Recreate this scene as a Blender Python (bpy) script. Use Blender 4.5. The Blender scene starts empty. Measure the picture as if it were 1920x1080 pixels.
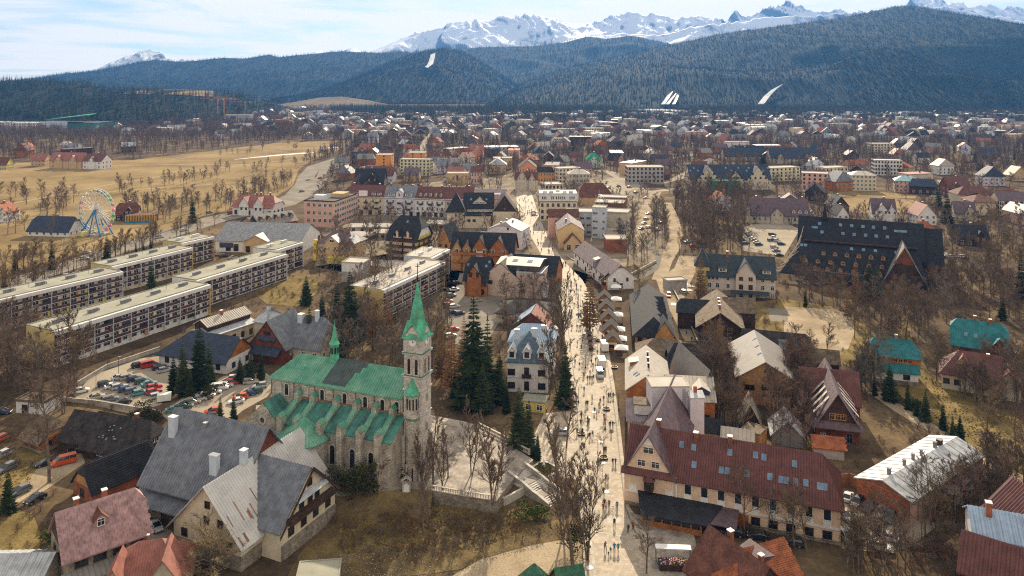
import bpy, bmesh, math, random
import numpy as np
from mathutils import Vector, Matrix
R = math.radians
rng = random.Random(11)
SC = bpy.context.scene
COL = SC.collection
# ------------------------------------------------------------------ camera, world, sun, exposure
CAM_H, F_PX, HOR = 85.0, 1450.0, 150.0           # camera height (m), focal length and horizon row of the 1920 px photograph
cam_d = bpy.data.cameras.new('camera'); cam = bpy.data.objects.new('camera', cam_d); COL.objects.link(cam)
cam.location = (0, 0, CAM_H); cam.rotation_euler = (R(90), 0, 0)
cam_d.sensor_width = 36; cam_d.lens = F_PX / 1920 * 36; cam_d.shift_y = -(540 - HOR) / 1920
cam_d.clip_start = 1; cam_d.clip_end = 40000
SC.camera = cam
SUN_EL, SUN_AZ = R(27), R(8.4)                   # azimuth measured from the view direction towards the right
w = bpy.data.worlds.new('World'); SC.world = w; w.use_nodes = True
nt = w.node_tree; nt.nodes.clear()
def N(t, kind, **kw):
 n = t.nodes.new(kind)
 for k, v in kw.items(): setattr(n, k, v)
 return n
sky = N(nt, 'ShaderNodeTexSky', sky_type='NISHITA', sun_disc=False, sun_elevation=SUN_EL, sun_rotation=SUN_AZ,
  altitude=900, air_density=1.0, dust_density=0.4, ozone_density=3.0)
tc = N(nt, 'ShaderNodeTexCoord')
sep = N(nt, 'ShaderNodeSeparateXYZ'); nt.links.new(tc.outputs['Generated'], sep.inputs[0])
def mth(t, op, a, b=None, clamp=False):
 n = N(t, 'ShaderNodeMath', operation=op); n.use_clamp = clamp
 for i, v in enumerate((a, b)):
  if v is None: continue
  if isinstance(v, (int, float)): n.inputs[i].default_value = v
  else: t.links.new(v, n.inputs[i])
 return n.outputs[0]
zc = mth(nt, 'ADD', mth(nt, 'MAXIMUM', sep.outputs[2], 0.0), 0.035)
cmb = N(nt, 'ShaderNodeCombineXYZ')
nt.links.new(mth(nt, 'DIVIDE', sep.outputs[0], zc), cmb.inputs[0])
nt.links.new(mth(nt, 'DIVIDE', sep.outputs[1], zc), cmb.inputs[1])
mp = N(nt, 'ShaderNodeMapping'); mp.inputs['Scale'].default_value = (0.42, 0.34, 1); mp.inputs['Rotation'].default_value = (0, 0, R(12))
mp.inputs['Location'].default_value = (3.1, 1.7, 0)
nt.links.new(cmb.outputs[0], mp.inputs[0])
nz = N(nt, 'ShaderNodeTexNoise'); nz.inputs['Scale'].default_value = 1.0; nz.inputs['Detail'].default_value = 9; nz.inputs['Roughness'].default_value = 0.62
nz.inputs['Distortion'].default_value = 0.5
nt.links.new(mp.outputs[0], nz.inputs['Vector'])
cr = N(nt, 'ShaderNodeValToRGB'); cr.color_ramp.elements[0].position = 0.31; cr.color_ramp.elements[1].position = 0.52
cr.color_ramp.elements[0].color = (0.12, 0.12, 0.12, 1); cr.color_ramp.elements[1].color = (1, 1, 1, 1)
nt.links.new(nz.outputs['Fac'], cr.inputs[0])
tint = N(nt, 'ShaderNodeMix', data_type='RGBA', blend_type='MULTIPLY'); tint.inputs[0].default_value = 1
nt.links.new(sky.outputs[0], tint.inputs[6]); tint.inputs[7].default_value = (0.36, 0.40, 0.39, 1)
mx = N(nt, 'ShaderNodeMix', data_type='RGBA')
nt.links.new(cr.outputs[0], mx.inputs[0]); nt.links.new(tint.outputs[2], mx.inputs[6]); mx.inputs[7].default_value = (5.0, 4.4, 3.6, 1)
bg = N(nt, 'ShaderNodeBackground'); bg.inputs['Strength'].default_value = 0.165
nt.links.new(mx.outputs[2], bg.inputs[0])
wo = N(nt, 'ShaderNodeOutputWorld'); nt.links.new(bg.outputs[0], wo.inputs[0])
sd = bpy.data.lights.new('sun', 'SUN'); sun = bpy.data.objects.new('sun', sd); COL.objects.link(sun)
sd.energy = 4.95; sd.angle = R(0.5); sd.color = (1.0, 0.84, 0.62)
sdir = Vector((math.sin(SUN_AZ) * math.cos(SUN_EL), math.cos(SUN_AZ) * math.cos(SUN_EL), math.sin(SUN_EL)))
sun.rotation_euler = sdir.to_track_quat('Z', 'Y').to_euler(); sun.location = (0, 200, 300)
vs = SC.view_settings; SC.display_settings.display_device = 'sRGB'
vs.view_transform = 'Standard'; vs.look = 'None'; vs.exposure = 0.78; vs.gamma = 1; vs.use_curve_mapping = False
SC.cycles.use_denoising = False; SC.cycles.filter_width = 1.15; SC.cycles.max_bounces = 4; SC.cycles.diffuse_bounces = 2; SC.cycles.glossy_bounces = 2
SC.cycles.transparent_max_bounces = 4; SC.cycles.volume_bounces = 0
# ------------------------------------------------------------------ where a spot of the photographed place lies, in metres
def G(px, py, z=0.0):
 y = F_PX * (CAM_H - z) / (py - HOR)
 return Vector(((px - 960) * y / F_PX, y, z))
def PX(p):
 return (960 + F_PX * p[0] / p[1], HOR + F_PX * (CAM_H - p[2]) / p[1])
# ------------------------------------------------------------------ materials
MATS = {}
def mat(name, col=(.5, .5, .5), rough=.85, pat=None, sc=1.0, col2=None, amt=.25, bump=.0, metal=0.0, rnd=0.0, spec=.3, nsc=.6):
 """Procedural material: base colour, broad wear noise, an optional pattern in the surface's own metres (UV)."""
 if name in MATS: return MATS[name]
 m = bpy.data.materials.new(name); m.use_nodes = True; t = m.node_tree
 b = t.nodes['Principled BSDF']; b.inputs['Roughness'].default_value = rough; b.inputs['Metallic'].default_value = metal
 b.inputs['Specular IOR Level'].default_value = spec
 uv = N(t, 'ShaderNodeTexCoord'); co = uv.outputs['UV']
 geo = N(t, 'ShaderNodeNewGeometry')
 n1 = N(t, 'ShaderNodeTexNoise'); n1.inputs['Scale'].default_value = nsc; n1.inputs['Detail'].default_value = 5; n1.inputs['Roughness'].default_value = .65
 t.links.new(geo.outputs['Position'], n1.inputs['Vector'])
 lo = tuple(c * (1 - amt * 1.3) for c in col) + (1,); hi = tuple(min(1, c * (1 + amt)) for c in col) + (1,)
 if col2: lo = tuple(col2) + (1,)
 rp = N(t, 'ShaderNodeValToRGB'); rp.color_ramp.elements[0].position = .36; rp.color_ramp.elements[1].position = .66
 rp.color_ramp.elements[0].color = lo; rp.color_ramp.elements[1].color = hi
 t.links.new(n1.outputs['Fac'], rp.inputs[0]); out = rp.outputs[0]
 hgt = None
 if pat in ('tile', 'brick', 'slab'):
  k = N(t, 'ShaderNodeTexBrick'); w_, h_ = {'tile': (.5, .38), 'brick': (.6, .22), 'slab': (1.2, 1.2)}[pat]
  k.inputs['Scale'].default_value = 1 / sc; k.inputs['Brick Width'].default_value = w_; k.inputs['Row Height'].default_value = h_
  k.inputs['Mortar Size'].default_value = .03; k.inputs['Color1'].default_value = (1.12, 1.12, 1.12, 1)
  k.inputs['Color2'].default_value = (.74, .74, .74, 1); k.inputs['Mortar'].default_value = (.55, .55, .55, 1)
  t.links.new(co, k.inputs['Vector'])
  mm = N(t, 'ShaderNodeMix', data_type='RGBA', blend_type='MULTIPLY'); mm.inputs[0].default_value = .85
  t.links.new(out, mm.inputs[6]); t.links.new(k.outputs['Color'], mm.inputs[7]); out = mm.outputs[2]; hgt = k.outputs['Fac']
  inv = True
 elif pat in ('plank', 'seam', 'log', 'vplank'):
  k = N(t, 'ShaderNodeTexWave', wave_type='BANDS', bands_direction='X' if pat in ('seam', 'vplank') else 'Y')
  k.wave_profile = 'SIN' if pat != 'seam' else 'SAW'
  k.inputs['Scale'].default_value = (.62 if pat == 'seam' else 1.3) / sc; k.inputs['Distortion'].default_value = .0
  t.links.new(co, k.inputs['Vector'])
  r2 = N(t, 'ShaderNodeValToRGB'); r2.color_ramp.elements[0].color = (.6, .6, .6, 1); r2.color_ramp.elements[1].color = (1.1, 1.1, 1.1, 1)
  r2.color_ramp.elements[0].position = .0; r2.color_ramp.elements[1].position = .35
  t.links.new(k.outputs['Fac'], r2.inputs[0])
  mm = N(t, 'ShaderNodeMix', data_type='RGBA', blend_type='MULTIPLY'); mm.inputs[0].default_value = .8
  t.links.new(out, mm.inputs[6]); t.links.new(r2.outputs[0], mm.inputs[7]); out = mm.outputs[2]; hgt = k.outputs['Fac']; inv = False
 elif pat in ('stone', 'shingle'):
  k = N(t, 'ShaderNodeTexVoronoi'); k.inputs['Scale'].default_value = (2.6 if pat == 'stone' else 4) / sc
  t.links.new(co, k.inputs['Vector'])
  hs = N(t, 'ShaderNodeSeparateColor'); t.links.new(k.outputs['Color'], hs.inputs[0])
  r2 = N(t, 'ShaderNodeValToRGB'); r2.color_ramp.elements[0].color = (.6, .6, .62, 1); r2.color_ramp.elements[1].color = (1.25, 1.2, 1.12, 1)
  t.links.new(hs.outputs[0], r2.inputs[0])
  mm = N(t, 'ShaderNodeMix', data_type='RGBA', blend_type='MULTIPLY'); mm.inputs[0].default_value = .9
  t.links.new(out, mm.inputs[6]); t.links.new(r2.outputs[0], mm.inputs[7]); out = mm.outputs[2]; hgt = k.outputs['Distance']; inv = False
 if rnd:
  oi = N(t, 'ShaderNodeObjectInfo'); hv = N(t, 'ShaderNodeHueSaturation')
  t.links.new(mth(t, 'ADD', mth(t, 'MULTIPLY', oi.outputs['Random'], rnd), 1 - rnd / 2), hv.inputs['Value'])
  t.links.new(mth(t, 'ADD', mth(t, 'MULTIPLY', oi.outputs['Random'], -.06 * rnd), .5 + .03 * rnd), hv.inputs['Hue'])
  t.links.new(out, hv.inputs['Color']); out = hv.outputs[0]
 t.links.new(out, b.inputs['Base Color'])
 if bump and hgt is not None:
  bp = N(t, 'ShaderNodeBump'); bp.inputs['Strength'].default_value = bump; bp.inputs['Distance'].default_value = .08; bp.invert = inv
  t.links.new(hgt, bp.inputs['Height']); t.links.new(bp.outputs[0], b.inputs['Normal'])
 MATS[name] = m
 return m
def groundmat(name, cols, sc, rough=.95, fine=None, pos=(.3, .5, .68)):
 """Ground: three colours blended by layered noise in world metres."""
 if name in MATS: return MATS[name]
 m = bpy.data.materials.new(name); m.use_nodes = True; t = m.node_tree; b = t.nodes['Principled BSDF']
 b.inputs['Roughness'].default_value = rough; b.inputs['Specular IOR Level'].default_value = .03
 g = N(t, 'ShaderNodeNewGeometry')
 n1 = N(t, 'ShaderNodeTexNoise'); n1.inputs['Scale'].default_value = sc; n1.inputs['Detail'].default_value = 8; n1.inputs['Roughness'].default_value = .66
 t.links.new(g.outputs['Position'], n1.inputs['Vector'])
 r = N(t, 'ShaderNodeValToRGB'); e = r.color_ramp.elements
 e[0].position = pos[0]; e[0].color = cols[0] + (1,); e[1].position = pos[2]; e[1].color = cols[2] + (1,)
 x = e.new(pos[1]); x.color = cols[1] + (1,)
 t.links.new(n1.outputs['Fac'], r.inputs[0])
 n2 = N(t, 'ShaderNodeTexNoise'); n2.inputs['Scale'].default_value = fine or sc * 12; n2.inputs['Detail'].default_value = 6
 t.links.new(g.outputs['Position'], n2.inputs['Vector'])
 r2 = N(t, 'ShaderNodeValToRGB'); r2.color_ramp.elements[0].position = .3; r2.color_ramp.elements[1].position = .7
 r2.color_ramp.elements[0].color = (.68, .68, .68, 1); r2.color_ramp.elements[1].color = (1.2, 1.2, 1.2, 1)
 t.links.new(n2.outputs['Fac'], r2.inputs[0])
 mm = N(t, 'ShaderNodeMix', data_type='RGBA', blend_type='MULTIPLY'); mm.inputs[0].default_value = .9
 t.links.new(r.outputs[0], mm.inputs[6]); t.links.new(r2.outputs[0], mm.inputs[7])
 t.links.new(mm.outputs[2], b.inputs['Base Color']); MATS[name] = m
 return m
GLASS = mat('window_glass', (.018, .024, .03), .08, amt=.6, spec=.7, nsc=.35)
GLASS_SKY = mat('skylight_glass', (.10, .19, .30), .12, amt=.3, spec=.8)
WHITE = mat('white_paint', (.74, .73, .70), .6, amt=.08)
# ------------------------------------------------------------------ mesh helpers
class MB:
 def __init__(s): s.v = []; s.f = []; s.m = []
 def poly(s, pts, mi=0):
  i = len(s.v); s.v.extend([tuple(p) for p in pts]); s.f.append(tuple(range(i, i + len(pts)))); s.m.append(mi); return s
 def box(s, c, d, rz=0.0, mi=0, bottom=True):
  cx, cy, cz = c; hx, hy, hz = d[0] / 2, d[1] / 2, d[2] / 2; ca, sa = math.cos(rz), math.sin(rz); i = len(s.v)
  for z in (-hz, hz):
   for x, y in ((-hx, -hy), (hx, -hy), (hx, hy), (-hx, hy)):
    s.v.append((cx + x * ca - y * sa, cy + x * sa + y * ca, cz + z))
  fs = [(4, 5, 6, 7), (0, 1, 5, 4), (1, 2, 6, 5), (2, 3, 7, 6), (3, 0, 4, 7)] + ([(3, 2, 1, 0)] if bottom else [])
  for f in fs: s.f.append(tuple(i + k for k in f)); s.m.append(mi)
  return s
 def ring(s, c, r, n, ax=None, ph=0.0):
  i = len(s.v)
  for k in range(n):
   a = ph + 2 * math.pi * k / n; s.v.append((c[0] + r * math.cos(a), c[1] + r * math.sin(a), c[2]))
  return i
 def lathe(s, c, prof, n=12, ph=0.0, mi=0, cap=True):
  """prof: (radius, z) from bottom to top about a vertical axis at c."""
  base = [s.ring((c[0], c[1], c[2] + z), max(r, 1e-3), n, ph=ph) for r, z in prof]
  for a, b in zip(base, base[1:]):
   for k in range(n): s.f.append((a + k, a + (k + 1) % n, b + (k + 1) % n, b + k)); s.m.append(mi)
  if cap:
   s.f.append(tuple(base[-1] + k for k in range(n))); s.m.append(mi)
   s.f.append(tuple(base[0] + k for k in reversed(range(n)))); s.m.append(mi)
  return s
 def tube(s, p0, p1, r0, r1=None, n=5, mi=0, cap=False):
  p0, p1 = Vector(p0), Vector(p1); r1 = r0 if r1 is None else r1; d = (p1 - p0)
  if d.length < 1e-6: return s
  d.normalize(); u = d.orthogonal().normalized(); v = d.cross(u); i = len(s.v)
  for p, r in ((p0, r0), (p1, r1)):
   for k in range(n):
    a = 2 * math.pi * k / n; q = p + (u * math.cos(a) + v * math.sin(a)) * r; s.v.append(tuple(q))
  for k in range(n): s.f.append((i + k, i + (k + 1) % n, i + n + (k + 1) % n, i + n + k)); s.m.append(mi)
  if cap:
   s.f.append(tuple(i + k for k in reversed(range(n)))); s.f.append(tuple(i + n + k for k in range(n))); s.m += [mi, mi]
  return s
 def slab(s, pts, t, mi=0):
  """A plate: the polygon pts (seen from outside, counter-clockwise) with vertical thickness t below it."""
  n = len(pts); lo = [(p[0], p[1], p[2] - t) for p in pts]
  s.poly(pts, mi); s.poly(lo[::-1], mi)
  for k in range(n): s.poly([pts[k], lo[k], lo[(k + 1) % n], pts[(k + 1) % n]], mi)
  return s
 def wallplate(s, pts, d, mi=0):
  """pts an outward polygon; plate of thickness d going inwards along -normal."""
  nrm = (Vector(pts[1]) - Vector(pts[0])).cross(Vector(pts[2]) - Vector(pts[0])).normalized()
  lo = [tuple(Vector(p) - nrm * d) for p in pts]; n = len(pts)
  s.poly(pts, mi); s.poly(lo[::-1], mi)
  for k in range(n): s.poly([pts[k], lo[k], lo[(k + 1) % n], pts[(k + 1) % n]], mi)
  return s
 def mesh(s, name, mats=None, uv=True, smooth=False):
  me = bpy.data.meshes.new(name); me.from_pydata(s.v, [], s.f)
  for m_ in (mats if isinstance(mats, (list, tuple)) else [mats]):
   if m_: me.materials.append(m_)
  if any(s.m): me.polygons.foreach_set('material_index', s.m)
  if uv and s.f:
   L = me.uv_layers.new(name='UVMap'); co = np.empty(len(s.v) * 3, np.float32); me.vertices.foreach_get('co', co); co = co.reshape(-1, 3)
   nr = np.empty(len(s.f) * 3, np.float32); me.polygons.foreach_get('normal', nr); nr = nr.reshape(-1, 3)
   li = np.empty(len(me.loops), np.int32); me.loops.foreach_get('vertex_index', li)
   lt = np.empty(len(s.f), np.int32); me.polygons.foreach_get('loop_total', lt); pf = np.repeat(np.arange(len(s.f)), lt)
   U = np.stack([-nr[:, 1], nr[:, 0], np.zeros(len(nr))], 1); ln = np.linalg.norm(U, axis=1, keepdims=True)
   U = np.where(ln > .02, U / np.maximum(ln, 1e-6), np.array([[1., 0, 0]])); V = np.cross(nr, U)
   P = co[li]; uvs = np.stack([(P * U[pf]).sum(1), (P * V[pf]).sum(1)], 1).astype(np.float32)
   L.data.foreach_set('uv', uvs.ravel())
  if smooth: me.polygons.foreach_set('use_smooth', [True] * len(s.f))
  me.update(); return me
 def build(s, name, m, parent=None, loc=None, rz=0.0, **kw):
  return put(name, s.mesh(name, m, smooth=kw.pop('smooth', False)), parent, loc, rz, **kw)
def put(name, me, parent=None, loc=None, rz=0.0, **props):
 o = bpy.data.objects.new(name, me); COL.objects.link(o)
 if parent is not None: o.parent = parent
 if loc is not None: o.location = loc
 if rz: o.rotation_euler = (0, 0, rz)
 for k, v in props.items(): o[k] = v
 return o
def thing(name, label, cat, loc=(0, 0, 0), rz=0.0, group=None):
 o = put(name, None, None, loc, rz); o['label'] = label; o['category'] = cat
 if group: o['group'] = group
 o.empty_display_size = .5
 return o
def tag(o, label, cat, group=None):
 o['label'] = label; o['category'] = cat
 if group: o['group'] = group
 return o
KIDS = {}
def dup(root, loc, rz=0.0, s=None, label=None, group=None, mats=None, name=None):
 """A copy of a thing with copies of its parts and sub-parts; mats: {part name: material} swaps object-level materials."""
 if root not in KIDS: KIDS[root] = [(c, list(c.children)) for c in root.children]
 r = root.copy(); COL.objects.link(r); r.location = loc; r.rotation_euler = (0, 0, rz)
 if name: r.name = name
 if s is not None: r.scale = s if not isinstance(s, (int, float)) else (s, s, s)
 if label: r['label'] = label
 if group: r['group'] = group
 for c, gs in KIDS[root]:
  d = c.copy(); COL.objects.link(d); d.parent = r
  if mats:
   k = d.name.split('.')[0]
   if k in mats: d.material_slots[0].link = 'OBJECT'; d.material_slots[0].material = mats[k]
  for g in gs:
   e = g.copy(); COL.objects.link(e); e.parent = d
 return r
def structure(name, me, **kw): return put(name, me, kind='structure', **kw)
# ------------------------------------------------------------------ flat areas laid on the ground, and what stands where
BLOCKED = []                                      # (polygon in metres) nothing is scattered inside these
def inpoly(x, y, P):
 c = False; j = len(P) - 1
 for i in range(len(P)):
  xi, yi = P[i][0], P[i][1]; xj, yj = P[j][0], P[j][1]
  if (yi > y) != (yj > y) and x < (xj - xi) * (y - yi) / (yj - yi) + xi: c = not c
  j = i
 return c
def block(P, pad=0):
 xs = [p[0] for p in P]; ys = [p[1] for p in P]
 BLOCKED.append((min(xs), max(xs), min(ys), max(ys), [(p[0], p[1]) for p in P]))
def free(x, y):
 for a, b, c, d, P in BLOCKED:
  if a <= x <= b and c <= y <= d and inpoly(x, y, P): return False
 return True
AREAS = [0]
def area(name, pts, z, m, blocked=True, px=True):
 AREAS[0] += 1; z += AREAS[0] * .0007
 P = [G(*p) if px else Vector((p[0], p[1], 0)) for p in pts]
 if blocked: block(P)
 mb = MB(); Q = [(p[0], p[1], z) for p in P]
 a = sum(Q[i][0] * Q[(i + 1) % len(Q)][1] - Q[(i + 1) % len(Q)][0] * Q[i][1] for i in range(len(Q)))
 if a < 0: Q = Q[::-1]
 bm = bmesh.new(); vsx = [bm.verts.new(q) for q in Q]; f = bm.faces.new(vsx); bmesh.ops.triangulate(bm, faces=[f])
 me = bpy.data.meshes.new(name); bm.to_mesh(me); bm.free(); me.materials.append(m)
 L = me.uv_layers.new(name='UVMap')
 for lp in me.loops: v = me.vertices[lp.vertex_index].co; L.data[lp.index].uv = (v.x, v.y)
 return structure(name, me)
def ribbon(name, pts, w, z, m, px=True, blocked=True, kind='structure'):
 AREAS[0] += 1; z += AREAS[0] * .0007
 P = [G(*p) if px else Vector((p[0], p[1], 0)) for p in pts]
 ws = w if isinstance(w, (list, tuple)) else [w] * len(P); Lf = []; Rt = []
 for i, p in enumerate(P):
  d = (P[min(i + 1, len(P) - 1)] - P[max(i - 1, 0)]).normalized(); n = Vector((-d.y, d.x, 0)) * ws[i] / 2
  Lf.append(p + n); Rt.append(p - n)
 mb = MB()
 for i in range(len(P) - 1): mb.poly([(*Rt[i][:2], z), (*Rt[i + 1][:2], z), (*Lf[i + 1][:2], z), (*Lf[i][:2], z)])
 if blocked: block(Lf + Rt[::-1])
 return put(name, mb.mesh(name, m), kind=kind)
# ------------------------------------------------------------------ houses: a thing with wall, roof, window (> pane), chimney, dormer ...
WCACHE = {}
def window_meshes(w_, h_, fm, split, kind='cross'):
 k = (round(w_, 2), round(h_, 2), fm.name, split, kind)
 if k in WCACHE: return WCACHE[k]
 f = MB(); t = .09 if w_ > .7 else .06; d = .12
 if kind == 'arch':
  n = 8; r = w_ / 2; o, i_ = [], []
  for (rr, L) in ((r + .28, o), (r, i_)):
   L.append((-rr, 0)); L.append((-rr, h_ - r))
   for q in range(1, n): a = math.pi * (1 - q / n); L.append((rr * math.cos(a), h_ - r + rr * math.sin(a)))
   L.append((rr, h_ - r)); L.append((rr, 0))
  d = .16
  for q in range(len(o) - 1):
   a, b, c, e = o[q], o[q + 1], i_[q + 1], i_[q]
   f.poly([(a[0], -d, a[1]), (e[0], -d, e[1]), (c[0], -d, c[1]), (b[0], -d, b[1])])
   f.poly([(a[0], 0, a[1]), (a[0], -d, a[1]), (b[0], -d, b[1]), (b[0], 0, b[1])])
   f.poly([(e[0], -d, e[1]), (e[0], 0, e[1]), (c[0], 0, c[1]), (c[0], -d, c[1])])
  f.box((0, -d / 2, -.1), (w_ + .6, d + .06, .2))
  p = MB(); p.poly([(x, -.03, z) for x, z in i_])
  WCACHE[k] = (f.mesh('window', fm), p.mesh('pane', GLASS)); return WCACHE[k]
 for sx in (-1, 1): f.box((sx * (w_ / 2 + t / 2 - .02), -d / 2, h_ / 2), (t, d, h_ + t))
 for z in (-.02, h_ + .02): f.box((0, -d / 2 - .012, z), (w_ + 2 * t, d, t))
 if kind == 'cross':
  f.box((0, -d * .38, h_ / 2), (t * .7, d * .6, h_))
  if h_ > 1.1: f.box((0, -d * .36, h_ * .66), (w_, d * .6, t * .6))
 p = MB(); p.poly([(-w_ / 2, -.03, 0), (w_ / 2, -.03, 0), (w_ / 2, -.03, h_), (-w_ / 2, -.03, h_)])
 if split: WCACHE[k] = (f.mesh('window', fm), p.mesh('pane', GLASS))
 else:
  for q in p.f: f.f.append(tuple(x + len(f.v) for x in q)); f.m.append(1)
  f.v += p.v; WCACHE[k] = (f.mesh('window', [fm, GLASS]), None)
 return WCACHE[k]
def seams_on(polys, sp, hgt, wid):
 mb = MB()
 for P in polys:
  P = [Vector(p) for p in P]; n = (P[1] - P[0]).cross(P[2] - P[0]).normalized()
  u = Vector((-n.y, n.x, 0))
  if u.length < .05: continue
  u.normalize(); v = n.cross(u); o = P[0]
  q = [((p - o).dot(u), (p - o).dot(v)) for p in P]; a, b = min(x for x, _ in q), max(x for x, _ in q)
  k = math.ceil((a + .1) / sp) * sp
  while k < b - .1:
   ys = []
   for (x0, y0), (x1, y1) in zip(q, q[1:] + q[:1]):
    if (x0 - k) * (x1 - k) < 0: ys.append(y0 + (y1 - y0) * (k - x0) / (x1 - x0))
   if len(ys) >= 2:
    y0, y1 = min(ys), max(ys)
    A, B = o + u * k + v * y0, o + u * k + v * y1; h_ = n * hgt; w_ = u * wid
    mb.poly([A - w_, A + h_, B + h_, B - w_]); mb.poly([A + h_, A + w_, B + w_, B + h_]); mb.poly([A - w_, A + w_, A + h_])
   k += sp
 return mb
class House:
 def __init__(s, name, label, cat, a, b, h, xy=False, L=None, group=None, z0=0.0):
  if not xy: A, B = G(*a, h + z0), G(*b, h + z0)
  else: A, B = Vector((*a, 0)), Vector((*b, 0))
  d = (B - A); d.z = 0
  if L: B = A + d.normalized() * L; d = B - A; d.z = 0
  s.L = d.length; s.rz = math.atan2(d.y, d.x); s.mid = (A + B) / 2; s.mid.z = z0; s.h = h; s.z0 = z0
  s.root = thing(name, label, cat, s.mid, s.rz, group); s.dist = s.mid.y; s.near = s.mid.y < 235
  s.blk = []
 def world(s, x, y, z=0): c, n = math.cos(s.rz), math.sin(s.rz); return Vector((s.mid.x + x * c - y * n, s.mid.y + x * n + y * c, s.z0 + z))
 def seen(s, x, y, z, nx, ny):
  p = s.world(x, y, z); c, n = math.cos(s.rz), math.sin(s.rz); N_ = Vector((nx * c - ny * n, nx * n + ny * c))
  return N_.dot(Vector((-p.x, -p.y))) > .02 * p.length
 def block(s, W, rise=3, roof='gx', wall=None, roofm=None, cx=0.0, y0=0.0, L=None, h=None, k=(1, 1), ov=.5, og=.45, zb=0.0, rows=(), srows=None,
    base=None, fm=None, seam=0, t=.22, hs=.8, gablem=None, wname='wall', rname='roof', noroof=False, parapet=.4, footprint=True, backwall=True):
  L = L or s.L; h = h or s.h; fm = fm or WHITE; cy = y0 + W / 2; b = dict(L=L, W=W, h=h, cx=cx, y0=y0, cy=cy, roof=roof, fm=fm, zb=zb)
  x0, x1, y1 = cx - L / 2, cx + L / 2, y0 + W
  wm = MB(); g = MB(); gm = g if gablem else wm; polys = []
  for q in ([(x0, y0), (x1, y0)], [(x1, y0), (x1, y1)], [(x1, y1), (x0, y1)], [(x0, y1), (x0, y0)]):
   (ax, ay), (bx, by) = q; wm.poly([(ax, ay, zb), (bx, by, zb), (bx, by, h), (ax, ay, h)])
  rb = MB()
  if roof == 'flat':
   P = [(x0 - ov, y0 - ov, h + t), (x1 + ov, y0 - ov, h + t), (x1 + ov, y1 + ov, h + t), (x0 - ov, y1 + ov, h + t)]
   rb.slab(P, t); b['z'] = lambda x, y: h + t
   if parapet:
    for (c_, d_) in (((cx, y0 - ov + .12), (L + 2 * ov, .24)), ((cx, y1 + ov - .12), (L + 2 * ov, .24)), ((x0 - ov + .12, cy), (.24, W + 2 * ov - .5)), ((x1 + ov - .12, cy), (.24, W + 2 * ov - .5))):
     rb.box((*c_, h + t + parapet / 2 - .01), (*d_, parapet))
  else:
   gx = roof == 'gx'; RL, SP = (L, W) if gx else (W, L)
   T = (lambda a, bb, z: (cx + a, cy + bb, z)) if gx else (lambda a, bb, z: (cx - bb, cy + a, z))
   sl = rise / (SP / 2); A, B = RL / 2 + og, SP / 2 + ov; zE, zR = h - ov * sl, h + rise
   ev = lambda kk: (-B + kk * B, zE + kk * (zR - zE))
   (b0, z0), (b1, z1) = ev(k[0]), ev(k[1]); d0, d1 = (1 - k[0]) * B * hs, (1 - k[1]) * B * hs
   A0 = A if k[0] > .02 else RL / 2 + ov; A1 = A if k[1] > .02 else RL / 2 + ov
   def cl(P):
    o = []
    for p in P:
     if not o or (Vector(p) - Vector(o[-1])).length > 1e-3: o.append(p)
    if (Vector(o[0]) - Vector(o[-1])).length < 1e-3: o.pop()
    return o
   polys = [cl([T(-A0, -B, zE), T(A1, -B, zE), T(A1, b1, z1), T(A1 - d1, 0, zR), T(-A0 + d0, 0, zR), T(-A0, b0, z0)]),
      cl([T(A1, B, zE), T(-A0, B, zE), T(-A0, -b0, z0), T(-A0 + d0, 0, zR), T(A1 - d1, 0, zR), T(A1, -b1, z1)])]
   if k[1] < .99: polys.append(cl([T(A1, b1, z1), T(A1, -b1, z1), T(A1 - d1, 0, zR)]))
   if k[0] < .99: polys.append(cl([T(-A0, -b0, z0), T(-A0, b0, z0), T(-A0 + d0, 0, zR)]))
   for P in polys: rb.slab(P, t)
   for sg, kk in ((-1, k[0]), (1, k[1])):
    if kk <= .02: continue
    zt = h + kk * rise - (0 if kk > .98 else .1); bb = (SP / 2) * (1 - (zt - h) / rise); e = sg * RL / 2
    P = [T(e, -SP / 2 * sg * 1, h), T(e, SP / 2 * sg, h)] + ([T(e, bb * sg, zt), T(e, -bb * sg, zt)] if kk < .98 else [T(e, 0, zt - .03)])
    gm.poly(P)
   b['sl'] = sl
   if gx: b['z'] = lambda x, y: h + rise - abs(y - cy) * sl
   else: b['z'] = lambda x, y: h + rise - abs(x - cx) * sl
  b['polys'] = polys
  b['wall'] = wm.build(wname, wall, s.root)
  if gablem:
   for f_ in g.f: MB().poly([g.v[q] for q in f_]).build('gable', gablem, s.root)
  if not noroof: b['roofo'] = rb.build(rname, roofm, s.root)
  if base:
   bm_ = MB().box((cx, cy, zb + base[0] / 2), (L + .16, W + .16, base[0])); bm_.build('plinth', base[1], s.root)
  if seam and not noroof: seams_on(polys, seam, .09, .05).build('seams', roofm, s.root, kind='stuff')
  if footprint: block([s.world(x, y) for x, y in ((x0 - .8, y0 - .8), (x1 + .8, y0 - .8), (x1 + .8, y1 + .8), (x0 - .8, y1 + .8))])
  s.blk.append(b); s.cur = b
  for r in rows: s.row('f', r)
  sr = rows if srows is None else srows
  for fc in 'lr':
   for r in sr:
    r2 = list(r)
    if srows is None and not isinstance(r[3], (list, tuple)): r2[3] = max(1, round(r[3] * W / L))
    s.row(fc, r2)
  return s
 def facepos(s, fc, u, b):
  return {'f': ((b['cx'] + u, b['y0']), 0, (0, -1)), 'r': ((b['cx'] + b['L'] / 2, b['cy'] + u), R(90), (1, 0)),
    'l': ((b['cx'] - b['L'] / 2, b['cy'] - u), R(-90), (-1, 0)), 'b': ((b['cx'] - u, b['y0'] + b['W']), R(180), (0, 1))}[fc]
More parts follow.
